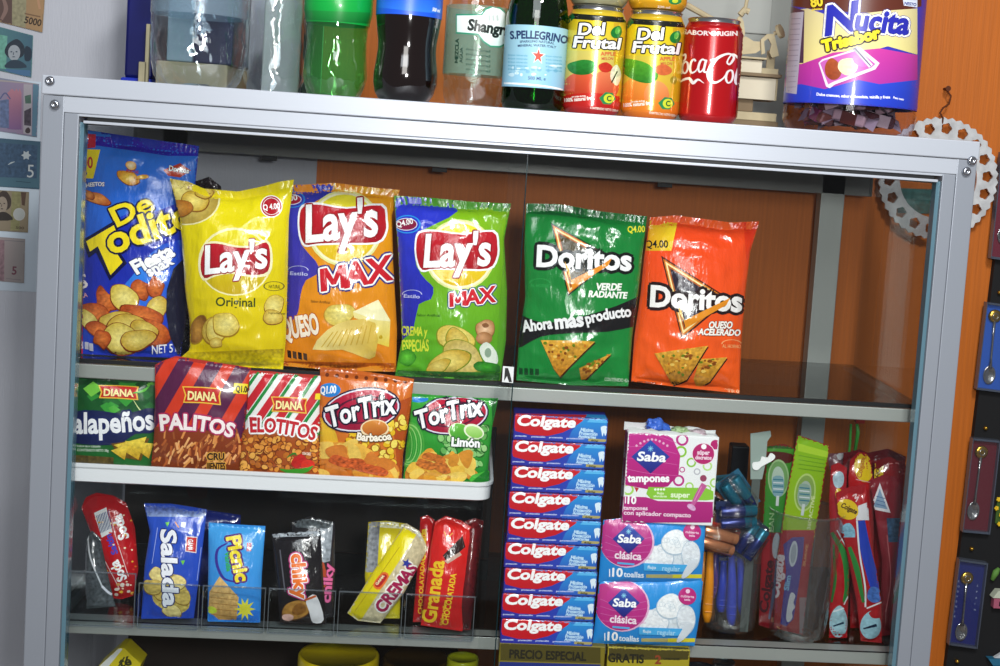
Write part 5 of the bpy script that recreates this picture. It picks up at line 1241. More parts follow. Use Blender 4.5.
# ================================================================ pads and tampons
def saba(a, cx, cy, w, h):
    a.poly([(cx-w,cy),(cx,cy-h),(cx+w,cy),(cx,cy+h)], ('v','#2c50b4','#28247c')); a.text('Saba', (cx-w*.72,cy+h*.22), (cx+w*.78,cy+h*.30), h*.52, '#ffffff', bold=.04, sh=.15)
    for an in range(0, 180, 45): r_ = h*.17; a.line([(cx-r_*math.cos(math.radians(an)),cy-h*.48-r_*math.sin(math.radians(an))),(cx+r_*math.cos(math.radians(an)),cy-h*.48+r_*math.sin(math.radians(an)))], 2.4, '#8cd4f0', smooth=0)
def art_pads(dx, dy):
    def f(a):
        a.crop(L_[0]+dx/L_[2], L_[1]+dy/L_[2], L_[2])
        a.poly([(420,20),(930,40),(930,360),(420,360)], ('v','#2c98e4','#1c80cc'))
        a.blob(765,205,100,56,'#dfe8ee',0,1,.05,mot=.1); a.blob(700,215,60,50,'#f0f4f8',0,2,.05,rim='#b4c8d8'); a.blob(770,150,56,50,'#f4f8fa',0,3,.05,rim='#b4c8d8'); a.blob(835,205,38,56,'#e8eef4',0,4,.05,rim='#b4c8d8')
        rnd = random.Random(4)
        for i in range(16): x, y = rnd.uniform(700,850), rnd.uniform(130,250); a.ell(x, y, 13, 11, '#ccd8e0', ring=.14)
        a.ell(572,150,112,106,'#e8b8d8'); a.ell(568,148,108,103,('v','#c83c94','#b4287c'))
        a.poly([(470,60),(540,50),(470,150)], '#c03888')
        for k in range(4): a.line([(480,120+k*30),(560,150+k*22),(670,130+k*30)], 1.6, '#d870b4')
        saba(a, 577,136,66,62)
        a.text('clásica', (518,216), (630,224), 30, '#f8e4f0', bold=.04); a.poly([(530,232),(602,238),(600,246),(530,240)], '#58b0e8')
        a.ell(840,108,37,36,'#c0287c'); a.ell(842,88,9,9,'#f4d0e4'); a.text('cubierta', (812,112), (868,116), 10, '#f4d0e4', bold=.03); a.text('tela', (826,126), (852,128), 9, '#f4d0e4', bold=.03)
        a.poly([(640,236),(850,244),(800,272),(640,266)], '#48b0ec'); a.text('regular', (715,266), (790,270), 20, '#a8dcf8', bold=.03)
        a.text('flujo', (655,258), (690,260), 12, '#d8f0fc', bold=.03)
        a.poly([(650,284),(760,284),(760,300),(650,298)], '#b8b070'); a.poly([(760,284),(890,284),(888,300),(760,300)], '#e0d430')
        a.poly([(830,230),(862,222),(850,260),(812,296),(796,290)], '#dce4ec', smooth=3)
        a.text('10', (508,292), (552,294), 34, '#ffffff', bold=.04); a.line([(498,262),(498,294)], 4, '#ffffff', smooth=0); a.text('toallas', (556,294), (640,298), 22, '#e8f4fc', bold=.03)
    return f
m_pads = foil('pad_film', .3, .25)
def pads(label, dx, dy, zb, L, R_, T, B_, seed):
    return bag('sanitary_pads_pack', label, cro(L_, L), cro(L_, R_), cro(L_, T), cro(L_, B_), zb, art_pads(dx, dy), '#1f84cf', M=m_pads, cat='pads pack', lean=0., Yb=.040, puff=.010, wr=.0008, seal=.03, bseal=.03, seed=seed, thick_back=4.)
p2 = pads('lower blue and pink pads pack, at the bottom of its stack', -20, 266, ZB+.0003, [(425,590),(440,470),(452,345)], [(850,602),(872,470),(885,335)], [(452,345),(470,322),(640,324),(870,322),(885,335)], [(425,590),(640,600),(850,602)], 61)
zp = float(np.mean([at(601, 584, .04)[2], at(703, 585, .04)[2]]))-.001
p1 = pads('upper blue and pink pads pack under the tampon box', 0, 0, zp, [(452,315),(462,180),(472,55)], [(880,318),(890,190),(898,70)], [(472,55),(560,46),(760,56),(898,70)], [(452,315),(640,320),(880,318)], 62)
# tampon box
zt0 = float(np.mean([at(605,519,.04)[2], at(705,522,.04)[2]]))-.0015
Yt_ = .033
x0 = float(at(623,480,Yt_)[0]); x1 = float(at(716,480,Yt_)[0]); z1 = float(at(660,434.5,Yt_)[2])
t = thing('tampon_box', ((x0+x1)/2, Yt_+.03, zt0), 'white and magenta tampon carton with a torn open top, on the pads packs', 'tampons box')
def art_tamp(a):
    a.crop(*KK)
    a.poly([(530,120),(970,130),(970,520),(530,520)], '#eef0f0')
    rnd = random.Random(3)
    for (x,y,r_,cc) in ((800,165,26,'#c03088'),(795,215,24,'#8cc838'),(838,260,20,'#8cc838'),(785,335,24,'#c03088'),(905,275,20,'#b8e080'),(862,298,14,'#b8b8c0'),(830,360,18,'#a8d860'),(800,290,12,'#c03088'),(935,345,20,'#a8d860'),(905,370,16,'#a8d860'),(575,372,24,'#a8d860')): a.ell(x,y,r_,r_,cc,ring=.35)
    a.ell(938,186,20,20,'#b8246c')
    a.poly([(540,120),(700,125),(760,160),(792,230),(785,310),(740,360),(660,372),(540,350)], ('v','#c83090','#b01c74'), smooth=0)
    for k in range(4): a.line([(560,150+k*45),(660,140+k*55),(780,180+k*45)], 1.8, '#d868ac')
    for k in range(9): a.ell(610+k*16, 190-26*math.sin(PI*k/8), 5, 5, '#e8b0d0')
    saba(a, 668,236,80,70)
    a.text('tampones', (572,340), (746,340), 30, '#ffffff', bold=.06)
    a.poly([(600,362),(620,366),(610,384)], '#c03030')
    a.ell(888,224,48,46,'#f4e4ee'); a.ell(888,224,45,43,'#b8246c'); a.ell(890,194,11,11,'#ffffff'); a.text('súper', (862,226), (914,228), 18, '#f8dcea', bold=.05); a.text('discretos', (854,246), (922,248), 15, '#f8dcea', bold=.05)
    a.poly([(660,362),(900,366),(930,380),(930,414),(900,418),(670,412),(650,390)], '#8cc83c', smooth=0); a.text('super', (752,404), (832,406), 22, '#e8f8d0', bold=.05)
    for k in range(4): a.ell(688+k*12,372,5,5,'#f4fce8')
    a.text('flujo', (694,392), (724,393), 10, '#e8f8d0', bold=.03); a.text('abundante', (680,404), (736,405), 9, '#e8f8d0', bold=.03)
    a.poly([(530,400),(650,404),(700,420),(940,424),(940,510),(530,510)], ('v','#b82c80','#a82074'))
    a.text('10', (572,430), (608,432), 30, '#ffffff', bold=.05); a.line([(564,402),(563,430)], 4, '#ffffff', smooth=0)
    a.text('tampones', (556,456), (656,458), 16, '#f4d8e8', bold=.04); a.text('con aplicador compacto', (556,476), (836,488), 17, '#f4d8e8', bold=.04)
    a.line([(892,350),(866,395),(838,445)], [26,24,14], '#c45c98'); a.ell(888,326,14,14,'#984060'); a.blob(838,446,18,12,'#d8a8d0',30,2); a.line([(880,360),(850,420)], 4, '#e090bc', smooth=0)
b = MB(); b.cur = tuple(lin('#eceeee')); b.rbox(x0+.002, x1, Yt_, Yt_+.028, zt0+.0002, z1, .001)
a = Art(b, flat=True); art_tamp(a); b.build('carton_body', m_carton, t, fix=False)
rnd = random.Random(9)
m_flap = mat('carton_inside', '#cfd2d0', .7)
def jag(xa, xb, Yv, z, hh, n, seed, name='torn_flap'):
    r_ = random.Random(seed); P_ = [(xa, Yv, z-.002)]
    for i in range(n+1): P_.append((xa+(xb-xa)*i/n, Yv+r_.uniform(-.001,.001), z+hh*(1-.7*i/n)+r_.uniform(-.0018,.0018)))
    P_.append((xb, Yv, z-.002)); bb = MB(); bb.slab(P_, (0,1,0), .0006); bb.build(name, m_flap, t)
jag(x0+.002, x1, Yt_+.002, z1, .006, 12, 3); jag(x0, x1, Yt_+.025, z1, .009, 10, 4)
# things poking out of the torn box
def crumple(name, M, x, y, Yv, w, h, d, seed, label, cat, rot=0, col='#3a62c8', group=None):
    c_ = at(x, y, Yv); bm = bmesh.new(); bmesh.ops.create_icosphere(bm, subdivisions=4, radius=1)
    for v in bm.verts:
        n_ = noise.noise(v.co*1.6+Vector((seed,0,0))); n2 = abs(noise.noise(v.co*3.1+Vector((0,seed,0))))
        k_ = 1+.35*n_-.45*n2; v.co = Vector((v.co.x*w*k_, v.co.y*d*k_, v.co.z*h*k_))
    bmesh.ops.transform(bm, matrix=Matrix.Translation(Vector(c_)) @ Matrix.Rotation(rot, 4, 'Y'), verts=bm.verts[:])
    b_ = MB(); b_.cur = tuple(lin(col)); b_.bm(bm, tuple(lin(col))); return tag(b_.build(name, M, loc=c_, smooth=True), label, cat, group)
m_wrap = foil('small_wrapper', .35, .4)
crumple('wrapped_tampon', m_wrap, 657.5, 426, Yt_+.014, .0150, .0085, .0095, 1, 'crumpled blue wrapper poking out of the torn tampon carton', 'wrapper', .2, '#3c6ad0')
crumple('wrapped_tampon', m_wrap, 680, 430.5, Yt_+.014, .0105, .005, .010, 2, 'pale green crumpled wrapper poking out of the tampon carton beside the blue one', 'wrapper', 0, '#a8c490')
crumple('wrapped_tampon', m_wrap, 697, 432.5, Yt_+.014, .012, .004, .010, 3, 'whitish pink crumpled wrapper poking out at the right of the tampon carton', 'wrapper', 0, '#c8b4bc')

# ================================================================ clear cup with razors and batteries
m_cup = clear('clear_cup', (.84,.86,.87), 1., .05, 2.1, bump=((40,40,25), .5, .008), haze=.05, hazecol=(.5,.5,.5))
def cup(cx, cyt, cyb, Yv, rt, rb, label, lip=.0015, ztop=None, half=None):
    p_ = at(cx, cyb, Yv); p_[2] = ZB+.0004; zt_ = at(cx, cyt, Yv)[2]-p_[2] if ztop is None else ztop
    b_ = MB(); b_.lathe(p_, [(rb*.6,.0015),(rb*.9,0),(rb,.004),(rb*1.02,.012),(rb+(rt-rb)*.4,zt_*.4),(rb+(rt-rb)*.75,zt_*.75),(rt,zt_-.003),(rt+lip,zt_),(rt+lip*.2,zt_+.0006),(rt-.001,zt_-.003)], 48, cap1=False)
    return tag(b_.build('clear_cup', m_cup, loc=p_, smooth=True), label, 'cup'), p_
cup1, cp1 = cup(728, 522, 634, .115, .034, .031, 'clear plastic cup with blue and orange razors, right of the pads packs')
m_rz = {k: mat('razor_plastic_'+k, v, .3, coat=.3) for k, v in (('blue','#2c48d0'),('navy','#1c2494'),('orange','#e08c14'))}
def razor(label, col, x0_, y0_, x1_, y1_, Yv, group):
    P0_, P1_ = at(x0_, y0_, Yv), at(x1_, y1_, Yv); P1_[2] = max(P1_[2], ZB+.006)
    t_ = thing('razor', P1_, label, 'razor', group)
    b_ = MB(); n = 10; pts = [P1_+(P0_-P1_)*i/n+np.array([0, .002*math.sin(i*.9), 0]) for i in range(n+1)]
    rs = [.0040,.0060,.0066,.0064,.0060,.0056,.0052,.0048,.0044,.0040,.0036]; b_.tube(pts, rs, 10); b_.build('handle', m_rz[col], t_, smooth=True)
    b_ = MB(); hd = P0_+np.array([0,0,.003]); b_.rbox(hd[0]-.019, hd[0]+.019, hd[1]-.005, hd[1]+.005, hd[2]-.004, hd[2]+.004, .0015); b_.build('razor_head', m_rz[col], t_)
    b_ = MB(); b_.rbox(hd[0]-.017, hd[0]+.017, hd[1]-.0064, hd[1]-.0052, hd[2]-.002, hd[2]+.002, .0003); b_.build('blade', m_tin, t_)
    b_ = MB(); 
    for k_ in range(5): q_ = P1_+(P0_-P1_)*(.15+.1*k_); b_.tube([q_+np.array([-.004,-.0048,0]), q_+np.array([.004,-.0048,0])], .0007, 6)
    b_.build('grip_ribs', m_rz[col], t_)
razor('orange disposable razor nearest the pads packs', 'orange', 711, 545, 707, 622, .098, 'razors in the clear cup')
razor('orange disposable razor standing behind the first orange one', 'orange', 704, 550, 702, 600, .115, 'razors in the clear cup')
razor('dark blue razor between the orange razors and the bright blue one', 'navy', 717, 550, 711, 598, .105, 'razors in the clear cup')
razor('bright blue razor, longest handle in the middle of the cup', 'blue', 732, 548, 731.5, 625, .096, 'razors in the clear cup')
razor('bright blue razor at the right side of the cup', 'blue', 740, 550, 743, 615, .105, 'razors in the clear cup')
razor('short blue razor handle low behind the long bright blue one', 'blue', 724, 560, 721, 612, .112, 'razors in the clear cup')
m_bat = {k: mat('battery_'+k, v, .25, .5, coat=.4) for k, v in (('teal','#1c6c84'),('navy','#1c2c6c'),('copper','#c8845c'),('black','#16181c'),('green','#1c7c5c'))}
m_shr = clear('shrink_wrap', (.95,.95,.95), 1., .08, 1.6, bump=((200,200,200), .5, .004))
def battery_pack(label, x, y, Yv, rot, ca, cb_, n=2, L=.044, card=None):
    c_ = at(x, y, Yv); t_ = thing('battery_pack', c_, label, 'battery pack', 'shrink wrapped battery packs piled on the cup')
    ax = np.array([math.cos(rot), .15, math.sin(rot)]); ax /= np.linalg.norm(ax); up = np.array([-math.sin(rot), 0, math.cos(rot)])
    for k_ in range(n):
        o_ = c_+up*(k_-(n-1)/2)*.0142
        b_ = MB(); b_.tube([o_-ax*L/2, o_-ax*L/2+ax*.0006, o_+ax*L*.16], [.0062,.0068,.0068], 20); bt = b_.build('battery', m_bat[ca], t_, loc=o_, smooth=True, angle=.8)
        b_ = MB(); b_.tube([o_+ax*L*.161, o_+ax*(L/2-.0006), o_+ax*L/2], [.0068,.0068,.0062], 20); b_.build('battery_band', m_bat[cb_], bt, smooth=True, angle=.8)
        b_ = MB(); b_.tube([o_+ax*L/2, o_+ax*(L/2+.0015)], .0026, 12); b_.build('battery_tip', m_tin, bt)
    bm = bmesh.new(); bmesh.ops.create_cube(bm, size=1)
    bmesh.ops.bevel(bm, geom=bm.edges[:], offset=.2, segments=3, affect='EDGES')
    Mx = Matrix(((ax[0], 0, up[0], c_[0]), (ax[1], 1, up[1], c_[1]), (ax[2], 0, up[2], c_[2]), (0,0,0,1))) @ Matrix.Diagonal((L+.009, .0165, .0142*n+.004, 1))
    bmesh.ops.transform(bm, matrix=Mx, verts=bm.verts[:]); b_ = MB(); b_.bm(bm); b_.build('wrap', m_shr, t_, smooth=True)
    if card: 
        b_ = MB(); k_ = .0142*n/2+.003; e_ = ax*(L/2+.004)
        b_.slab([c_-e_-up*k_, c_+e_-up*k_, c_+e_+up*k_, c_-e_+up*k_], (0,1,0), .0004); V_ = [(v[0], v[1]+.0088, v[2]) for v in b_.v]; b_.v = V_; b_.build('card', mat('card_'+card, card, .5), t_)
battery_pack('copper and red battery pack lying next to the upper pads pack', 718, 540, .075, -.28, 'copper', 'copper', card='#b02c1c')
battery_pack('copper battery pack standing half behind the tampon box corner', 713, 516, .095, 1.2, 'copper', 'black', card='#c85c1c')
battery_pack('wide navy and teal battery pack in the middle of the pile', 738, 517, .080, .05, 'navy', 'teal', card='#1c2c54')
battery_pack('teal battery pack tilted at the top of the pile', 739, 495, .090, -.9, 'teal', 'navy', card='#28607c')
battery_pack('dark teal battery pack behind, beside the tampon box', 722, 491, .115, .1, 'green', 'teal', card='#1c4c5c')
battery_pack('dark navy battery pack tilted at the lower right of the pile', 751, 541, .085, 1.0, 'navy', 'teal', L=.040, card='#182040')
bb = MB(); a_ = at(730, 480, .22); b2 = at(750, 447, .22); bb.rbox(a_[0], b2[0], .22, .245, ZB+.0005, b2[2], .002)
tag(bb.build('black_box', mat('black_plastic', '#101218', .3), loc=(a_[0], .23, ZB)), 'tall narrow black box behind the battery packs', 'box')

# ================================================================ cup with toothbrush blisters
cup2, cp2 = cup(796, 508, 641, .100, .046, .034, 'larger clear plastic cup holding the toothbrush blister cards')
m_blis = mat('blister_card', attr=True, rough=.22, coat=.6)
def brush_art(a, dark):
    a.crop(*M_)
def art_ba(a):
    a.crop(*M_); a.poly([(290,150),(480,150),(480,620),(290,620)], ('v','#4c9c28','#2c8c34')); a.poly([(300,165),(470,170),(470,205),(300,200)], '#2c5c1c'); a.poly([(325,215),(425,225),(415,262),(325,255)], '#5c2018', smooth=3)
    a.ell(368,325,44,78,'#a8d090'); a.ell(368,325,38,70,'#7cb068'); a.ell(366,330,26,54,'#c4dcc8'); a.poly([(346,320),(386,320),(390,375),(378,400),(352,400),(342,375)], '#8cb8c0', smooth=3); [a.line([(346,330+k*13),(388,332+k*13)], 5, ('#3c8498','#e4f0f2')[k%2], smooth=0) for k in range(5)]; a.line([(365,398),(362,440)], 12, '#dce8e4', smooth=0)
    a.text('CLEAN', (345,600), (350,470), 18, '#b8e0a0', bold=.04)
    a.crop(*N_); a.poly([(270,110),(480,110),(480,600),(250,600)], ('v','#9c1c24','#7c1420')); a.ell(358,165,16,54,'#c8d0d8', rot=4); a.line([(362,225),(352,330),(330,470)], [10,14,10], '#5c6c8c')
    a.text('Colgate', (322,446), (348,228), 34, '#44141c', bold=.05, sh=.1)
    a.poly([(338,462),(362,464),(360,484),(336,482)], '#c89070')
def art_bb(a):
    a.crop(*M_); a.poly([(380,150),(620,150),(620,660),(360,660)], ('v','#94d018','#a8cc14')); a.poly([(450,180),(575,215),(572,240),(448,212)], '#c0ec38')
    for k in range(4): a.line([(452,230+k*18),(560,250+k*16)], 3, '#78b014', smooth=0)
    a.ell(478,385,44,80,'#c8e880', rot=8); a.ell(478,385,38,72,'#94b858', rot=8); a.ell(476,392,28,56,'#b8ccb8', rot=8); a.poly([(456,352),(496,356),(498,410),(486,436),(460,434),(450,408)], '#98b8a8', smooth=3); [a.line([(455,364+k*13),(497,368+k*13)], 5, ('#3c8498','#e4f0f2')[k%2], smooth=0) for k in range(5)]; a.line([(473,432),(466,480)], 12, '#dce8e4', smooth=0)
    a.poly([(400,540),(600,540),(600,580),(400,580)], '#e0d020')
    a.text('360 ACTIVE', (500,540), (520,400), 14, '#e8f8b0', bold=.04)
    a.crop(*N_); a.poly([(300,100),(560,100),(560,620),(300,620)], ('v','#b81c28','#a01824'))
    a.poly([(388,160),(425,130),(475,128),(470,200),(452,330),(430,470),(400,500),(376,490),(388,380),(400,270)], ('v','#5c4ca0','#3c349c'), smooth=0)
    a.ell(430,198,17,54,'#dce4ec', rot=6); a.ell(430,198,11,40,'#b0bcc8', rot=6)
    a.poly([(420,360),(438,372),(430,400),(436,420),(424,440),(426,462),(412,482),(400,470),(406,410)], '#e8ecf0', smooth=3)
    a.text('Colgate', (366,388), (394,206), 40, '#e8dce0', bold=.06, sh=.1); a.text('Slim', (410,352), (420,290), 20, '#8cc8f0', bold=.05)
    a.poly([(455,380),(495,380),(490,560),(455,555)], ('v','#a08084','#8c8c90')); a.text('SUAVE', (478,250), (492,160), 10, '#f0b070', bold=.03); a.line([(360,500),(420,540)], 4, '#f0b070', smooth=0)
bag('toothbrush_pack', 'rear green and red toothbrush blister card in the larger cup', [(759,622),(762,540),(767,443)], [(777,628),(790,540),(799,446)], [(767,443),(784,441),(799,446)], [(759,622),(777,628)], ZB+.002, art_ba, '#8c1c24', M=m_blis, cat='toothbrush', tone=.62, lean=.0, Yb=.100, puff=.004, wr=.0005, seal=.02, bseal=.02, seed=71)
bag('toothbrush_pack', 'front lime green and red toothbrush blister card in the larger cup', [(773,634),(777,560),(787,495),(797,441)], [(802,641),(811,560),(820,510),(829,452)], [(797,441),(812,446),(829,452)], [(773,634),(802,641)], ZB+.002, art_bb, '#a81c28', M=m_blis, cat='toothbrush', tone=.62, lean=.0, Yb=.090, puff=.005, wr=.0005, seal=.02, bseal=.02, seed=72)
cl = [at(690+x/4.1625, 400+y/4.1625, .0865) for x, y in ((252,140),(335,128),(338,150),(322,172),(315,260),(300,330),(252,330))]
bb = MB(); bb.slab(cl, (0,1,0), .001); low = at(762, 560, .0865); 
o = tag(bb.build('hanging_card', mat('grey_card', '#8c9c94', .4), loc=cl[-1]), 'pale grey card with a white cloud shaped hanger behind the toothbrush cards', 'card')
bb = MB(); bb.box(float(cl[-1][0])+.002, float(cl[-1][0])+.012,   .0876, .0884, ZB+.0045, float(cl[-1][2])+.01); bb.build('card_stem', mat('dim_card', '#4c5450', .5), o)
cl2 = smooth_closed([(262,285),(262,262),(290,256),(300,236),(322,240),(336,222),(354,232),(346,250),(300,276),(280,292)], 5)
bb = MB(); bb.slab([at(690+x/4.1625, 400+y/4.1625, .0845) for x, y in cl2], (0,1,0), .0015); bb.build('white_hanger', mat('white_tab', '#f0f2f0', .4), o)

# ================================================================ children's toothbrush sachets at the right
m_sach = foil('sachet_film', .25, .5)
def sach(label, left, right, top, bot, art, col, Yb, seed, c=M_, zb=None, puff=.007, **k):
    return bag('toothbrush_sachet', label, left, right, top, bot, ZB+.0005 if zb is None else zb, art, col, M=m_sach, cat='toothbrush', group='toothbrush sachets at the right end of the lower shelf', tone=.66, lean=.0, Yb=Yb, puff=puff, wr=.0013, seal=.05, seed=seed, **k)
def s1(a):
    a.crop(*N_); a.poly([(560,60),(680,60),(680,580),(560,580)], '#b81820'); a.line([(590,110),(640,200),(655,320),(640,400)], [14,26,26,10], '#2c8c3c'); a.line([(612,100),(668,220),(668,340),(640,410)], 5, '#e8f0f0')
    a.line([(598,160),(604,300),(590,400)], [8,14,8], '#2c7c34'); a.blob(618,482,38,66,'#a8d4e0',0,3,.08,mot=.2); a.line([(596,500),(640,485)], [6,9], '#1c3c54', smooth=0); a.line([(596,440),(640,425)], 6, '#e8f4f8', smooth=0)
    a.crop(*M_); a.poly([(590,250),(660,250),(660,500),(590,500)], '#b02430'); a.blob(618,330,22,34,'#b8d4e0',0,5); a.blob(618,395,14,26,'#e8c020',0,4)
sach('red sachet with a green stripe and pale blue foot, leftmost sachet', [(829,638),(831,560),(829,500),(831,466)], [(847,638),(850,560),(846,500),(847,468)], [(831,466),(839,463),(847,468)], [(829,638),(847,638)], s1, '#b0181f', .088, 81)
def s2(a):
    a.crop(*M_); a.poly([(590,320),(780,320),(780,680),(590,680)], '#c01c24'); a.poly([(700,440),(740,425),(745,500),(690,500)], '#f0f0f4'); a.ell(655,455,48,40,'#f0cc20',rot=35); a.text('Colgate',(626,444),(690,476),20,'#4c2c0c',bold=.05,sh=.1)
    a.line([(676,400),(692,392),(686,410),(700,404),(690,424)], 5, '#f8d8d8'); a.blob(658,552,32,38,'#8cc4dc',0,1,.1,mot=.3)
    a.crop(*N_); a.poly([(620,130),(820,130),(820,600),(640,600)], '#b01820'); a.line([(712,60),(730,180),(760,300),(778,400)], [30,44,44,20], '#2c48c0'); a.line([(694,60),(706,200),(728,330),(730,420)], 7, '#f0f4f8'); a.line([(664,170),(694,260),(722,400)], [14,24,12], '#2c8c3c')
    a.blob(765,370,26,36,'#4c7cd0',0,2,mot=.4); a.line([(735,425),(795,400)], 6, '#f0f4f8', smooth=0); a.blob(752,495,44,58,'#a0d0e0',0,3,.08,mot=.2); a.line([(722,510),(776,495)], [6,12], '#1c3048', smooth=0); a.blob(770,450,26,18,'#b02028',0,6)
sach('red sachet with a yellow oval and blue stripe in the middle of the bunch', [(861,638),(857,600),(846,545),(838,510),(836,490)], [(882,640),(882,600),(873,545),(869,510),(866,481)], [(836,490),(850,484),(866,481)], [(861,638),(882,640)], s2, '#b01a22', .078, 82)
def s3(a):
    a.crop(*M_); a.poly([(730,300),(900,300),(900,680),(730,680)], '#8c2430'); a.poly([(790,345),(835,470),(750,452)], '#f0f0f4'); a.poly([(790,368),(822,455),(764,444)], '#8cacc8'); 
    for k in range(3): a.line([(775,400+k*16),(812,410+k*16)], 3, '#4c6c9c', smooth=0)
    a.line([(760,540),(800,545)], 3, '#501018', smooth=0); a.ell(780,590,18,8,'#d8a0a8',ring=.3,a0=0,a1=180)
    a.crop(*N_); a.poly([(740,60),(880,60),(880,600),(760,600)], ('v','#98303c','#741820')); a.line([(820,120),(835,300),(815,440)], 4, '#c86c70'); a.poly([(818,50),(880,50),(870,150),(826,150)], '#3c5c7c', mot=.4)
sach('dark red sachet with a pale triangle window standing behind the middle one', [(880,636),(882,560),(876,520),(870,480)], [(894,634),(898,560),(901,510),(902,478)], [(870,480),(884,474),(902,478)], [(880,636),(894,634)], s3, '#8a222c', .100, 83)
def s4(a):
    a.crop(*M_); a.poly([(640,200),(780,200),(780,700),(640,700)], '#c41c20'); a.ell(722,282,38,60,'#f4d020',rot=-8); a.text('Colgate',(712,325),(728,240),18,'#c87c14',bold=.05); a.line([(690,330),(760,345)], 3, '#f0b0b0')
sach('red rounded sachet with a large yellow oval, highest of the standing sachets', [(850,630),(850,540),(848,480),(850,462)], [(874,630),(874,540),(873,480),(870,461)], [(850,462),(858,454),(866,455),(870,461)], [(850,630),(874,630)], s4, '#b01a20', .125, 84)
def s5(a):
    a.crop(*M_); a.poly([(740,220),(920,220),(920,700),(740,700)], '#a01820'); a.poly([(765,262),(806,266),(802,352),(768,348)], '#f0cc20'); a.text('NIÑOS',(790,345),(790,275),16,'#5c3c10',bold=.04); a.poly([(800,340),(850,330),(860,380),(810,390)], '#c8ccd4', mot=.3); a.line([(815,270),(860,262),(890,280)], 4, '#f0a0a0')
sach('red sachet with a yellow tag beside the right cabinet post', [(874,628),(874,540),(873,500),(874,465)], [(903,625),(904,540),(907,500),(909,470)], [(874,465),(890,460),(909,470)], [(874,628),(903,625)], s5, '#8c161c', .140, 85)
def s7(a):
    a.crop(*M_); a.poly([(560,250),(920,250),(920,700),(560,700)], '#8c1820', mot=.3); a.crop(*N_); a.poly([(560,60),(880,60),(880,600),(560,600)], ('v','#98202a','#5c1018'), mot=.3); a.line([(700,420),(690,540)], 8, '#7c9cac', smooth=0); a.line([(640,120),(690,300)], 5, '#c8a0a0', smooth=0)
sach('plain dark red sachet lying flat behind the other sachets at left', [(838,632),(838,560),(840,500),(842,470)], [(866,634),(872,560),(872,500),(872,472)], [(842,470),(858,466),(872,472)], [(838,632),(866,634)], s7, '#781620', .165, 87)
sach('plain dark red sachet lying flat behind the other sachets at right', [(868,632),(866,560),(864,500),(866,474)], [(896,632),(900,560),(902,500),(904,478)], [(866,474),(886,470),(904,478)], [(868,632),(896,632)], s7, '#701420', .190, 88)
# two packs hanging from the shelf above
def s6(a):
    a.crop(*M_); a.poly([(570,60),(700,60),(700,300),(570,300)], '#7c5058', mot=.2); a.line([(600,85),(640,160),(640,200)], [18,12,6], '#a02c44'); a.blob(625,215,16,36,'#c0c0c4',0,3,mot=.2); a.line([(660,90),(655,170)], 8, '#2c6c3c', smooth=0)
bag('toothbrush_sachet', 'pinkish clear sachet hanging under the middle shelf near the back', [(832,466),(834,440),(830,418)], [(846,464),(852,440),(850,416)], [(830,418),(850,416)], [(832,466),(846,464)], -.46, s6, '#7a4c54', M=m_sach, cat='toothbrush', lean=.0, Yb=.19, puff=.006, wr=.0012, seed=86)
t = thing('toothbrush', at(857, 450, .2), 'loose red and green toothbrush hanging behind the sachets', 'toothbrush')
bb = MB(); bb.tube([at(855,452,.2), at(858,432,.2), at(857,424,.2)], [.0022,.0026,.002], 8); bb.build('handle', mat('green_plastic', '#3c9c3c', .3), t, smooth=True)
bb = MB(); q_ = at(860,420,.2); bb.rbox(q_[0]-.006, q_[0]+.006, .197, .205, q_[2]-.004, q_[2]+.006, .001); bb.build('brush_head', mat('red_bristles', '#c82c20', .5), t)
bb = MB(); bb.tube([at(851,424,.2), at(850,445,.2), at(847,470,.2)], .0016, 8); bb.build('stem', mat('green_plastic', '#3c9c3c'), t)

# ================================================================ bank notes on the white wall
m_note = mat('bank_note_paper', attr=True, rough=.6)
def note(label, quad, base, art, Yn=WALL-.002):
    b = MB(); b.cur = tuple(lin(base)); P_ = [at(x, y, Yn) for x, y in quad]
    n = 14; V = []
    for j in range(n+1):
        for i in range(n+1):
            u, v = i/n, j/n; q = P_[0]*(1-u)*(1-v)+P_[1]*u*(1-v)+P_[2]*u*v+P_[3]*(1-u)*v; V.append((q[0], Yn-.0006*math.sin(u*5+v*2), q[2]))
    b.add(V, [(j*(n+1)+i, (j+1)*(n+1)+i, (j+1)*(n+1)+i+1, j*(n+1)+i+1) for j in range(n) for i in range(n)])
    a = Art(b, step=.00004); art(a)
    b.c = [tuple((.7*x+.3*sum(c_)/3)*.62 for x in c_) for c_ in b.c]      # whole print made greyer and darker
    o = b.build('bank_note', m_note, loc=P_[3], smooth=True, custom=False, fix=False); return tag(o, label, 'bank note')
W1 = (0,0,6.667)
def face(a, cx, cy, w, h, skin, hair, dark):
    a.blob(cx, cy-h*.25, w*1.35, h*1.05, hair, 0, 3, .12, mot=.2); a.blob(cx-w*.1, cy+h*.15, w*.8, h*.85, skin, 0, 4, .05, mot=.08)
    a.poly([(cx-w*1.3,cy+h*1.7),(cx-w*.6,cy+h*.95),(cx+w*.6,cy+h*.95),(cx+w*1.5,cy+h*1.7)], dark, smooth=3)
    for sx in (-.45,.2): a.ell(cx+w*sx, cy, w*.14, h*.06, dark)
    a.line([(cx-w*.15,cy+h*.05),(cx-w*.22,cy+h*.35)], w*.08, dark, smooth=0); a.ell(cx-w*.15, cy+h*.55, w*.2, h*.05, dark)
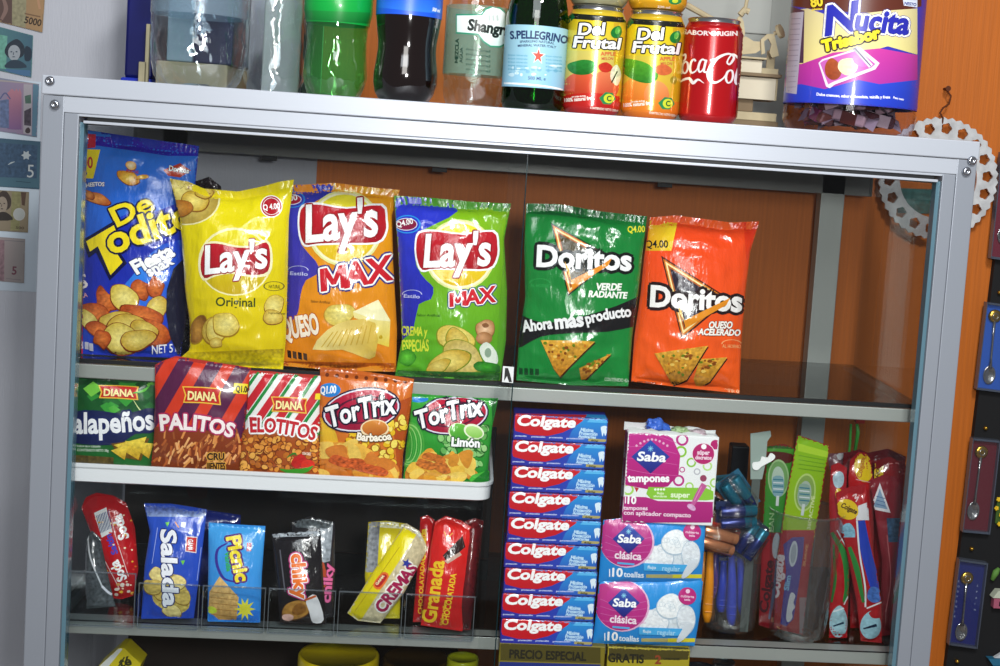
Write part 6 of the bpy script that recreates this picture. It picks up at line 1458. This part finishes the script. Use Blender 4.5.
def n1(a):
    a.crop(*W1); a.poly([(-300,-200),(310,-200),(310,240),(-300,240)], ('h','#8c7c60','#c8944c')); a.poly([(-300,-200),(88,-200),(82,170),(-300,120)], '#6c4c44'); a.poly([(82,-100),(180,-100),(170,185),(80,165)], '#a8a070', mot=.2)
    a.line([(20,-20),(40,60),(10,130)], [20,30,20], '#9c7468'); a.line([(250,-20),(266,60)], 16, '#d8985c', smooth=0); a.text('5000', (160,152), (272,176), 44, '#3c2c1c', bold=.03); a.line([(165,90),(270,112)], 8, '#8c6438', smooth=0)
note('brown and orange 5000 note, topmost of the notes on the white wall', [(-50,-30),(46,-20),(42.5,32.5),(-50,10)], '#b08a50', n1)
def n2(a):
    a.crop(*W1); a.poly([(-300,130),(240,200),(240,560),(-300,500)], ('h','#4ca8a0','#2c6c8c')); a.poly([(-10,230),(50,240),(40,460),(-10,455)], '#5cc0a8', mot=.2); a.poly([(40,460),(215,470),(212,510),(-10,490)], '#2c78b0')
    face(a, 100,345,52,62,'#a8b4c0','#24384c','#24445c'); a.poly([(170,310),(210,330),(205,400),(165,400)], '#1c3850', smooth=3)
note('teal note with a portrait, second from the top on the white wall', [(-50,14),(33,35.5),(31.5,77.5),(-50,60)], '#3c8c94', n2)
W2 = (0,90,6.667)
def n3(a):
    a.crop(*W1); a.poly([(-300,500),(270,560),(270,640),(-300,640)], '#b4a8a8')
    a.crop(*W2); a.poly([(-300,-80),(220,-40),(210,310),(-300,280)], ('h','#7c90b8','#a884ac')); a.poly([(220,-40),(262,-36),(252,310),(214,306)], '#4c8cac'); a.poly([(158,-40),(216,-36),(210,300),(156,290)], '#b8b0bc')
    for x,w_ in ((80,30),(110,18),(132,12)): a.poly([(x-w_,20),(x,-10),(x+w_,20),(x+w_,265),(x-w_,260)], ('v','#d07890','#8c58a0'))
    a.line([(0,60),(35,20),(70,60)], 8, '#4c5c9c'); a.poly([(0,70),(60,60),(60,255),(0,250)], '#5c78b0', mot=.3)
    a.poly([(165,40),(206,30),(208,90),(170,90)], '#4c7868', mot=.4); a.poly([(162,140),(208,118),(208,240),(162,235)], '#504458', mot=.4); a.blob(186,270,18,20,'#4c3c44',0,3)
note('violet and blue note with arches, third from the top on the white wall', [(-50,70),(39,84),(37,137),(-50,124)], '#8c94b4', n3)
def n4(a):
    a.crop(*W2); a.poly([(-300,260),(280,330),(270,660),(-300,640)], ('v','#2c6484','#3c7c94')); a.poly([(-10,350),(250,370),(245,590),(-10,580)], '#2c5c84', mot=.3)
    st = []
    for k in range(12): r_ = 34 if k%2==0 else 20; tt = 2*PI*k/12; st.append((175+r_*math.cos(tt), 435+r_*math.sin(tt)))
    a.poly(st, '#c4d4dc', smooth=2); a.text('5', (180,582), (224,584), 84, '#d0dce0', bold=.0); a.line([(55,498),(75,486),(98,478)], [4,10,4], '#b8ccd4'); a.line([(105,608),(205,618)], 4, '#1c4c64', smooth=0)
note('dark blue 5 note with a white leaf, fourth from the top on the white wall', [(-50,134),(40.5,141.5),(39.5,189),(-50,184)], '#2f6888', n4)
W3 = (0,190,6.667)
def n5(a):
    a.crop(*W3); a.poly([(-300,-10),(200,-10),(200,300),(-300,300)], ('h','#9c8c74','#a8946c')); a.poly([(80,10),(140,10),(130,270),(70,270)], '#a09c58', mot=.2); a.poly([(140,15),(176,15),(165,105),(146,100)], '#6c4c38', mot=.2)
    face(a, 20,90,44,64,'#b09c84','#4c3c34','#3c3430'); a.ell(128,162,40,42,'#d0d0cc'); a.ell(128,162,34,36,'#c4ccc8'); a.text('500', (105,258), (160,262), 16, '#5c4430', bold=.02)
note('ochre note with a white round watermark, fifth from the top on the wall', [(-50,187),(29,192),(28,232.5),(-50,228)], '#a08c68', n5)
def n6(a):
    a.crop(*W3); a.poly([(-300,290),(180,310),(180,640),(-300,620)], ('h','#b89098','#b4aca8')); a.poly([(-10,330),(30,335),(28,615),(-10,610)], '#a87c88', mot=.3); a.line([(30,335),(160,345)], 4, '#8c8490', smooth=0); a.text('5', (78,562), (110,564), 52, '#8c3c58', bold=.03); a.line([(40,590),(140,600)], 6, '#a09098', smooth=0)
note('pale pink note with a small red 5, lowest of the notes on the wall', [(-50,233),(25,239),(24,283),(-50,278)], '#b0a0a0', n6)
P_ = [at(x, y, WALL-.0008) for x, y in ((-60,74),(41,82),(37,292),(-60,288))]
b = MB(); b.slab(P_, (0,1,0), .0006); tag(b.build('plastic_sleeve', mat('pale_sleeve', '#b9c6d2', .35, coat=.3), loc=P_[3]), 'pale translucent sleeve backing the notes on the white wall', 'sleeve')

# ================================================================ chainring and wire
Yc = WALL-.022; cc = at(938, 178.5, Yc); kpx = 1/ (np.linalg.norm(at(939,178.5,Yc)-at(938,178.5,Yc)))
RO, RI, RH = 60/kpx, 38.5/kpx, 49/kpx
def ring_mesh(b, c_, ro, ri, nt_, th, holes, rh, hr):
    bm = bmesh.new(); out = []
    for k in range(nt_*4):
        an = 2*PI*k/(nt_*4); r_ = ro*(1.0 if k%4 in (0,) else (.982 if k%4 in (1,3) else .962)); out.append((r_*math.cos(an), r_*math.sin(an)))
    inn = [(ri*math.cos(2*PI*k/72), ri*math.sin(2*PI*k/72)) for k in range(72)][::-1]
    hs = []
    for k in range(holes):
        an = 2*PI*(k+.3)/holes; hs.append([(rh*math.cos(an)+hr*(1+.12*math.cos(5*2*PI*j/20))*math.cos(2*PI*j/20), rh*math.sin(an)+hr*(1+.12*math.cos(5*2*PI*j/20))*math.sin(2*PI*j/20)) for j in range(20)][::-1])
    loops = [out, inn]+hs; P2 = [p for l in loops for p in l]
    T = tessellate_polygon([[Vector((*p, 0)) for p in l] for l in loops])
    V = [(c_[0]+p[0], c_[1]-th/2, c_[2]+p[1]) for p in P2]+[(c_[0]+p[0], c_[1]+th/2, c_[2]+p[1]) for p in P2]; n = len(P2)
    F = [tuple(t_) for t_ in T]+[tuple(i+n for i in reversed(t_)) for t_ in T]; k0 = 0
    for l in loops:
        m_ = len(l); F += [(k0+i, k0+(i+1)%m_, n+k0+(i+1)%m_, n+k0+i) for i in range(m_)]; k0 += m_
    b.add(V, F)
b = MB(); ring_mesh(b, cc, RO, RI, 44, .004, 18, RH, 5.2/kpx)
tag(b.build('chainring', mat('worn_steel', '#d4d6d8', .4, .35, vary=((60,60,60), .25)), loc=cc), 'silver toothed bicycle chainring hanging on the orange wall behind the cabinet corner', 'chainring')
b = MB(); b.tube([at(x, y, Yc+d) for x, y, d in ((945,88,.01),(951,96,.004),(949,104,0),(943,108,-.003),(940,113,-.004),(943,118,-.003),(942,126,.0),(940,132,.003))], .0013, 8)
t = tag(b.build('rusty_wire', mat('rust', '#5c2c12', .7, .3), loc=at(943,110,Yc), smooth=True), 'short rusty wire hook holding the chainring on the orange wall', 'wire')
b = MB(); q_ = at(944, 89, WALL); b.tube([q_+np.array([0,.002,0]), q_+np.array([0,-.016,0]), q_+np.array([0,-.018,0])], [.0018,.0018,.004], 10); b.build('nail', mat('rust', '#5c2c12'), t)
# teal note behind the ring
P_ = [at(x, y, WALL-.002) for x, y in ((896,188),(948,190),(946,214),(898,213))]
b = MB(); b.slab(P_, (0,1,0), .0012); tag(b.build('teal_card', mat('teal_print', '#3c6c68', .5, vary=((90,90,160), .5)), loc=P_[3]), 'small teal printed card on the wall inside the chainring', 'card')

# ================================================================ black souvenir board with spoon cases
Yw = WALL-.012
P_ = [at(x, y, Yw) for x, y in ((1012,120),(1180,128),(1130,760),(936,750))]
b = MB(); b.slab(P_, (0,1,0), .011); tag(b.build('black_board', mat('black_felt', '#0e0f12', .8), loc=P_[3]), 'black display board on the orange wall at the right edge', 'board')
m_acc = clear('case_lid', (.92,.93,.95), 1., .04, 1.6); m_case = mat('case_plastic', '#545c6a', .2, coat=.5)
m_silver = mat('spoon_silver', '#c8c8c4', .18, .95); m_gold = mat('spoon_gold', '#c8a040', .25, .9)
def frame(quad, Yv):
    P = [at(x, y, Yv) for x, y in quad]; return P
def spoon_case(label, quad, col, splabel, crest, bowl, gold, text=None):
    P = frame(quad, Yw-.004); TL, TR, BR, BL = P
    t_ = thing('display_case', BL, label, 'spoon case')
    xa_, xb_ = (TL-BL), (BR-BL); w = np.linalg.norm(xb_); h = np.linalg.norm(xa_); U = xb_/w; V_ = xa_/h; c_ = BL
    def B(name, M, u0, u1, v0, v1, y0, y1, par=t_):
        b_ = MB(); bm = bmesh.new(); bmesh.ops.create_cube(bm, size=1); bmesh.ops.bevel(bm, geom=bm.edges[:], offset=.0006/max(.001,1), segments=1, affect='EDGES')
        Mx = Matrix(((U[0]*(u1-u0)*w, 0, V_[0]*(v1-v0)*h, c_[0]+U[0]*w*(u0+u1)/2+V_[0]*h*(v0+v1)/2), (0, (y1-y0), 0, Yw+(y0+y1)/2), (U[2]*(u1-u0)*w, 0, V_[2]*(v1-v0)*h, c_[2]+U[2]*w*(u0+u1)/2+V_[2]*h*(v0+v1)/2), (0,0,0,1)))
        bmesh.ops.transform(bm, matrix=Mx, verts=bm.verts[:]); b_.bm(bm); return b_.build(name, M, par)
    B('backing', mat('velvet_'+col, col, .7), .035, .965, .02, .98, -.004, -.0005)
    for nm, a4 in (('case_rim', (0,.035,0,1)), ('case_rim', (.965,1,0,1)), ('case_rim', (.05,.95,0,.022)), ('case_rim', (.05,.95,.978,1))): B(nm, m_case, a4[0], a4[1], a4[2], a4[3], -.012, -.0005)
    B('clear_lid', m_acc, .0, 1, .0, 1, -.0134, -.0122)
    if text:
        for s_, (u_, v0_, v1_) in text: 
            for i_, ch in enumerate(s_):
                V2, T2 = text_tris(ch, .02); 
                if not len(V2): continue
                b_ = MB(); v_ = v1_+(v0_-v1_)*i_/len(s_); o_ = c_+U*w*u_+V_*h*v_
                b_.add([o_+U*(p[0]-.25)*.004+V_*p[1]*.004+np.array([0,.0]+[0]) - np.array([0,.0008+.004,0])+np.array([0,.004,0]) for p in V2], [tuple(int(q) for q in f) for f in T2]); b_.v = [(x, Yw-.0046, z) for x, y, z in b_.v]; b_.build('lettering', mat('silver_print', '#a8b4d0', .5), t_)
    ys = Yw-.0075
    C0 = at(*crest, ys); C1 = at(*bowl, ys); d = C1-C0; L = np.linalg.norm(d); d = d/L; sd = np.array([-d[2], 0, d[0]])
    s_ = thing('souvenir_spoon', C1, splabel, 'spoon')
    b_ = MB(); n = 16; V3 = []                 # bowl: dished oval
    for r_ in np.linspace(0, 1, 6):
        for k_ in range(n):
            an = 2*PI*k_/n; V3.append(C1+d*(.0135*r_*math.cos(an))+sd*(.0090*r_*math.sin(an))+np.array([0, .003*(1-r_*r_), 0]))
    m0 = len(V3)
    for r_ in np.linspace(1, 0, 6):
        for k_ in range(n):
            an = 2*PI*k_/n; V3.append(C1+d*(.0138*r_*math.cos(an))+sd*(.0093*r_*math.sin(an))+np.array([0, .0008+.0034*(1-r_*r_), 0]))
    b_.add(V3, [(j*n+k_, j*n+(k_+1)%n, (j+1)*n+(k_+1)%n, (j+1)*n+k_) for j in range(11) for k_ in range(n)]); b_.build('spoon_bowl', m_silver, s_, smooth=True)
    b_ = MB(); b_.tube([C0+d*.006, C0+d*L*.35, C0+d*L*.7, C1-d*.0095], [.0026,.0017,.0018,.0030], 8); b_.tube([C0+d*.012, C0+d*.016, C0+d*.020], [.001,.0026,.001], 10); b_.build('stem', m_silver, s_, smooth=True)
    b_ = MB(); bm = bmesh.new(); bmesh.ops.create_uvsphere(bm, u_segments=16, v_segments=10, radius=1); bmesh.ops.transform(bm, matrix=Matrix.Translation(Vector(C0)) @ Matrix.Diagonal((.0100,.0034,.0095,1)), verts=bm.verts[:]); b_.bm(bm); b_.build('crest', m_gold if gold else m_silver, s_, smooth=True)
    b_ = MB(); b_.tube([C0+np.array([0,-.0031,.0])+sd*.004*math.cos(k_)+d*.004*math.sin(k_) for k_ in np.linspace(0, 2*PI, 17)], .0008, 6); b_.build('crest_ring', m_silver, s_, smooth=True)
    nl = at((quad[0][0]+quad[1][0])/2+1, quad[0][1]-9, Yw-.003); b_ = MB(); b_.tube([nl+np.array([0,.004,0]), nl+np.array([0,-.002,0]), nl+np.array([0,-.004,0])], [.002,.0032,.001], 12)
    return tag(b_.build('screw', m_gold, loc=nl, smooth=True), 'small brass screw in the black board above the '+label.split(' spoon')[0]+' spoon case', 'screw')
spoon_case('red spoon case highest on the black board at the right edge', [(999.5,152),(1027,154),(1017,262),(988.5,258)], '#7c1830', 'silver spoon in the highest red case', (1011,175), (1004,235), True)
spoon_case('bright blue spoon case on the black board', [(985,301.5),(1012,303),(1002,392),(974.5,388.5)], '#2c64c8', 'silver spoon with a green gold crest in the bright blue case', (995,316), (989.5,375), True)
spoon_case('dark red spoon case on the black board', [(971,437),(998,439),(988,533),(960.5,530.5)], '#6c1424', 'silver spoon with a gold crest in the dark red case', (981.5,452), (973.5,511), True)
spoon_case('navy spoon case lowest on the black board', [(957.5,557.5),(983.5,561),(975.5,647),(947,643)], '#1c2874', 'silver spoon with an amber ball crest in the lowest navy case', (967,578), (961.5,632), True, [('SOUVENIR', (.14,.25,.72)), ('SPAIN', (.80,.35,.70))])
q_ = at(957, 661, Yw-.004); b = MB(); b.tube([q_+np.array([0,.004,0]), q_+np.array([0,-.002,0]), q_+np.array([0,-.004,0])], [.002,.0032,.001], 12); tag(b.build('screw', m_gold, loc=q_, smooth=True), 'brass screw in the black board below the navy case', 'screw')
# souvenirs at the edge
t = thing('flower_magnet', at(1003, 512, Yw), 'yellow flower cluster ornament on the black board beside the dark red case', 'ornament')
rnd = random.Random(4); m_y = mat('yellow_petals', '#e8c020', .5)
for k in range(14):
    q_ = at(1004+rnd.uniform(-9,10), 511+rnd.uniform(-15,15), Yw-.006); b = MB()
    for j in range(5): an = 2*PI*j/5+k; e_ = q_+np.array([.0032*math.cos(an), -.002, .0032*math.sin(an)]); b.tube([q_, (q_+e_)/2, e_], [.0008,.0019,.0012], 6)
    b.build('flower', m_y, t, smooth=True)
b = MB(); q_ = at(1004, 512, Yw-.003); b.rbox(q_[0]-.012, q_[0]+.012, Yw-.004, Yw-.0004, q_[2]-.018, q_[2]+.018, .002); b.build('backing', mat('leaf_green', '#3c5c20', .6), t)
q_ = at(1003, 597, Yw); t = thing('house_magnet', q_, 'small pink and white house ornament on the black board beside the navy case', 'ornament')
b = MB(); b.rbox(q_[0]-.018, q_[0]+.02, Yw-.012, Yw-.0004, q_[2]-.014, q_[2]+.002, .001); b.build('house_wall', mat('pink_wall', '#a85870', .6), t)
b = MB(); b.slab([(q_[0]-.021, Yw-.014, q_[2]+.0025), (q_[0]+.022, Yw-.014, q_[2]+.0025), (q_[0]+.014, Yw-.014, q_[2]+.013), (q_[0]-.014, Yw-.014, q_[2]+.013)], (0,1,0), .0135); b.build('roof', mat('white_roof', '#c4ccb8', .6), t)
b = MB(); b.rbox(q_[0]-.010, q_[0]-.003, Yw-.0128, Yw-.0121, q_[2]-.010, q_[2]-.003, .0002); b.build('window', mat('dark_window', '#241820', .3), t)
b = MB(); b.tube([at(992,580,Yw-.006), at(996,572,Yw-.006), at(999,568,Yw-.006)], [.003,.005,.002], 8); b.build('bush', mat('moss', '#5c8c3c', .7), t, smooth=True)
q_ = at(1000, 655, Yw); t = thing('boat_magnet', q_, 'small teal and white boat ornament at the bottom right corner', 'ornament')
b = MB(); b.slab([(q_[0]-.022, Yw-.012, q_[2]-.002), (q_[0]-.014, Yw-.012, q_[2]-.012), (q_[0]+.02, Yw-.012, q_[2]-.012), (q_[0]+.026, Yw-.012, q_[2]-.002)], (0,1,0), .0115); b.build('hull', mat('teal_hull', '#2c6c8c', .4), t)
b = MB(); b.slab([(q_[0]-.012, Yw-.009, q_[2]-.0015), (q_[0]+.014, Yw-.009, q_[2]-.0015), (q_[0]+.008, Yw-.009, q_[2]+.012)], (0,1,0), .006); b.build('sail', mat('white_sail', '#c8ccd0', .5), t)

# ================================================================ third shelf: things seen at the bottom edge
m_pc = mat('promo_print', attr=True, rough=.5)
def promo(label, x0_, x1_, art, base):
    Yv = .030; a0, a1 = float(at(x0_, 655, Yv)[0]), float(at(x1_, 655, Yv)[0]); zt_ = float(at((x0_+x1_)/2, 644.5+ (x1_+x0_-1100)*.02, Yv)[2])
    b = MB(); b.cur = tuple(lin(base)); b.rbox(a0, a1, Yv, Yv+.0185, Z3+.0012, zt_, .001); a = Art(b, flat=True); art(a)
    return tag(b.build('promo_carton', m_pc, loc=((a0+a1)/2, Yv+.04, Z3), fix=False), label, 'carton')
def pr1(a):
    a.crop(*L_); a.poly([(30,570),(460,590),(460,655),(30,642)], '#4c440e'); a.text('PRECIO ESPECIAL', (80,632), (400,644), 34, '#1a1808', bold=.05); a.poly([(30,648),(460,660),(460,800),(30,800)], '#1c2c7c')  # olive band: shadow of the shelf above mixed into the yellow print
def pr2(a):
    a.crop(*L_); a.poly([(440,570),(830,590),(830,640),(440,640)], '#484010'); a.text('GRATIS', (490,648), (640,654), 34, '#1a1808', bold=.05); a.text('2', (686,656), (712,657), 34, '#8c3c1c', bold=.05); a.text('UNIDADES', (722,640), (790,642), 9, '#1a1808', bold=.05); a.poly([(440,656),(830,664),(830,720),(440,720)], '#a89c20')  # upper band darkened in colour for the same shelf shadow
promo('shade-darkened yellow and blue PRECIO ESPECIAL carton under the toothpaste stack', 499, 605, pr1, '#7c7018')
promo('yellow GRATIS carton below the pads packs', 607.5, 690, pr2, '#a89820')
def bjar(label, x, y, Yv, r_, lidm, bodym, cat='jar', name='lidded_jar'):
    p_ = at(x, y, Yv); zt_ = p_[2]; t_ = thing(name, (p_[0], Yv, Z3+.0008), label, cat)
    b_ = MB(); b_.lathe((p_[0], Yv, Z3+.0008), [(r_*.8,.001),(r_*.95,0),(r_*.97,.01),(r_*.97,zt_-Z3-.05),(r_*.8,zt_-Z3-.03),(r_*.8,zt_-Z3-.022)], 40); b_.build('jar_body', bodym, t_, smooth=True)
    b_ = MB(); b_.lathe((p_[0], Yv, Z3), [(r_*.97,zt_-Z3-.026),(r_,zt_-Z3-.024),(r_,zt_-Z3-.003),(r_*.96,zt_-Z3),(r_*.9,zt_-Z3-.001),(r_*.88,zt_-Z3-.003)], 48); b_.build('jar_lid', lidm, t_, smooth=True)
m_yl = mat('yellow_lid', '#d8c010', .3, coat=.4); m_br = mat('dark_brown_lid', '#3c2c10', .35, coat=.3); m_am = mat('amber_body', '#5c4810', .2, coat=.5)
bjar('jar with a wide yellow lid below the black biscuit packets', 339, 653, .13, .048, m_yl, m_am)
bjar('jar with a dark brown lid right of the yellow lidded jar', 416, 657, .15, .040, m_br, mat('brown_body', '#4c2c14', .2, coat=.5))
bjar('slim jar with a yellow green lid left of the PRECIO ESPECIAL carton', 463, 657, .13, .019, mat('lime_lid', '#a8b018', .3), m_am)
bjar('dark jar with a silver cap under the right part of the lower shelf', 724, 661, .12, .014, m_tin, mat('dark_body', '#1c1c20', .2, coat=.5))
bjar('low dark jar beside the silver capped jar', 672+28, 668, .14, .022, mat('dark_lid', '#2c3038', .3), MATS['dark_body'])
P_ = [at(x, y, .09) for x, y in ((97,668),(119,648),(124,648),(141,664),(120,720),(90,700))]
b = MB(); b.cur = tuple(lin('#c8b81c')); b.slab(P_, (0,1,0), .03)
def cty(a):
    a.crop(60,600,3.333); a.poly([(100,250),(198,158),(208,164),(130,260)], '#c8ccc8'); a.text('té', (200,225),(240,215),30,'#2c2c10',bold=.05); a.line([(195,222),(215,190)], 5, '#3c3c14', smooth=0)
a = Art(b, flat=True); cty(a)
lowz = min(v[2] for v in b.v)
t_ = tag(b.build('tea_carton', m_pc, loc=(P_[0][0], .1, lowz), fix=False), 'tilted yellow and white carton corner at the bottom left of the cabinet', 'carton')
bb = MB(); bb.rbox(P_[0][0]-.03, P_[0][0]+.06, .08, .16, Z3+.0008, lowz-.0005, .002); tag(bb.build('brown_carton', mat('brown_carton', '#4c3c2c', .7), loc=(P_[0][0]+.015, .12, Z3)), 'brown carton carrying the tilted yellow carton', 'carton')
# sticker on the sliding door edge
P_ = [at(x, y, .0118) for x, y in ((503,366),(514,367),(513,383),(502,382))]
b = MB(); b.slab(P_, (0,-1,0), .0003); s_ = tag(b.build('door_sticker', mat('white_sticker', '#d0d4d4', .5), loc=P_[3]), 'small black and white sticker on the edge of the left sliding door', 'sticker')
b = MB(); b.slab([at(x, y, .0114) for x, y in ((505,368),(508,368),(510,374),(512,382),(509,382),(507,376),(504,381))], (0,-1,0), .0002); b.build('figure_mark', mat('black_ink', '#111111', .5), s_)
# dark packets behind the first bags
def dk(a): a.crop(*A_); a.poly([(560,160),(700,180),(700,400),(560,400)], '#2c2024', mot=.6); a.poly([(585,170),(645,176),(640,215),(590,212)], '#701c28'); a.line([(560,235),(600,215),(640,240),(690,245)], [8,4,8,4], '#a8a8b0')
bag('foil_packet', 'dark crinkled packet showing above, between the tall blue bag and the yellow bag', [(190,330),(192,230),(196,163)], [(232,330),(228,230),(222,168)], [(196,163),(210,158),(222,168)], [(190,330),(232,330)], ZM, dk, '#2a2226', lean=.05, puff=.012, seed=91, Yb=.19)
def dk2(a): a.crop(*A_); a.poly([(430,200),(560,300),(560,1000),(430,1000)], '#23242c', mot=.5); a.line([(470,700),(490,760),(480,840),(510,900)], [4,10,5,8], '#70747c')
bag('foil_packet', 'black foil packet wedged between the blue bag and the yellow bag', [(168,356),(168,300),(172,230)], [(196,357),(196,300),(194,230)], [(172,230),(184,226),(194,230)], [(168,356),(196,357)], ZM, dk2, '#202128', lean=.05, puff=.010, seed=92, Yb=.150)

# ================================================================ light
def area(name, loc, target, size, power, col=(1,1,1), sy=None):
    l = bpy.data.lights.new(name, 'AREA'); l.energy = power; l.size = size; l.color = col
    if sy: l.shape = 'RECTANGLE'; l.size_y = sy
    o = bpy.data.objects.new(name, l); COL.objects.link(o); o.location = loc
    o.rotation_euler = (Vector(target)-Vector(loc)).to_track_quat('-Z', 'Y').to_euler(); return o
area('ceiling_lamp', (.85, -1.5, 1.05), (.5, .1, -.2), .25, 27, (1, .985, .96))
area('room_fill', (.3, -1.6, .85), (.5, .2, -.3), .9, 14, (.9, .95, 1))
area('low_fill', (.35, -1.65, .42), (.5, .3, -.2), .5, 6, (1, .97, .93))
area('camera_flash', (.60, -1.47, .075), (.5, .2, -.2), .13, 14, (1, .99, .97))
Wd = bpy.data.worlds.new('world'); SC.world = Wd; Wd.use_nodes = True
Wd.node_tree.nodes['Background'].inputs[0].default_value = (.62, .64, .68, 1); Wd.node_tree.nodes['Background'].inputs[1].default_value = .27
SC.view_settings.view_transform = 'Standard'
SC.view_settings.look = 'None'; SC.view_settings.exposure = -.2
SC.cycles.max_bounces = 10; SC.cycles.transparent_max_bounces = 24; SC.cycles.caustics_reflective = False; SC.cycles.caustics_refractive = False
SC.cycles.use_denoising = True
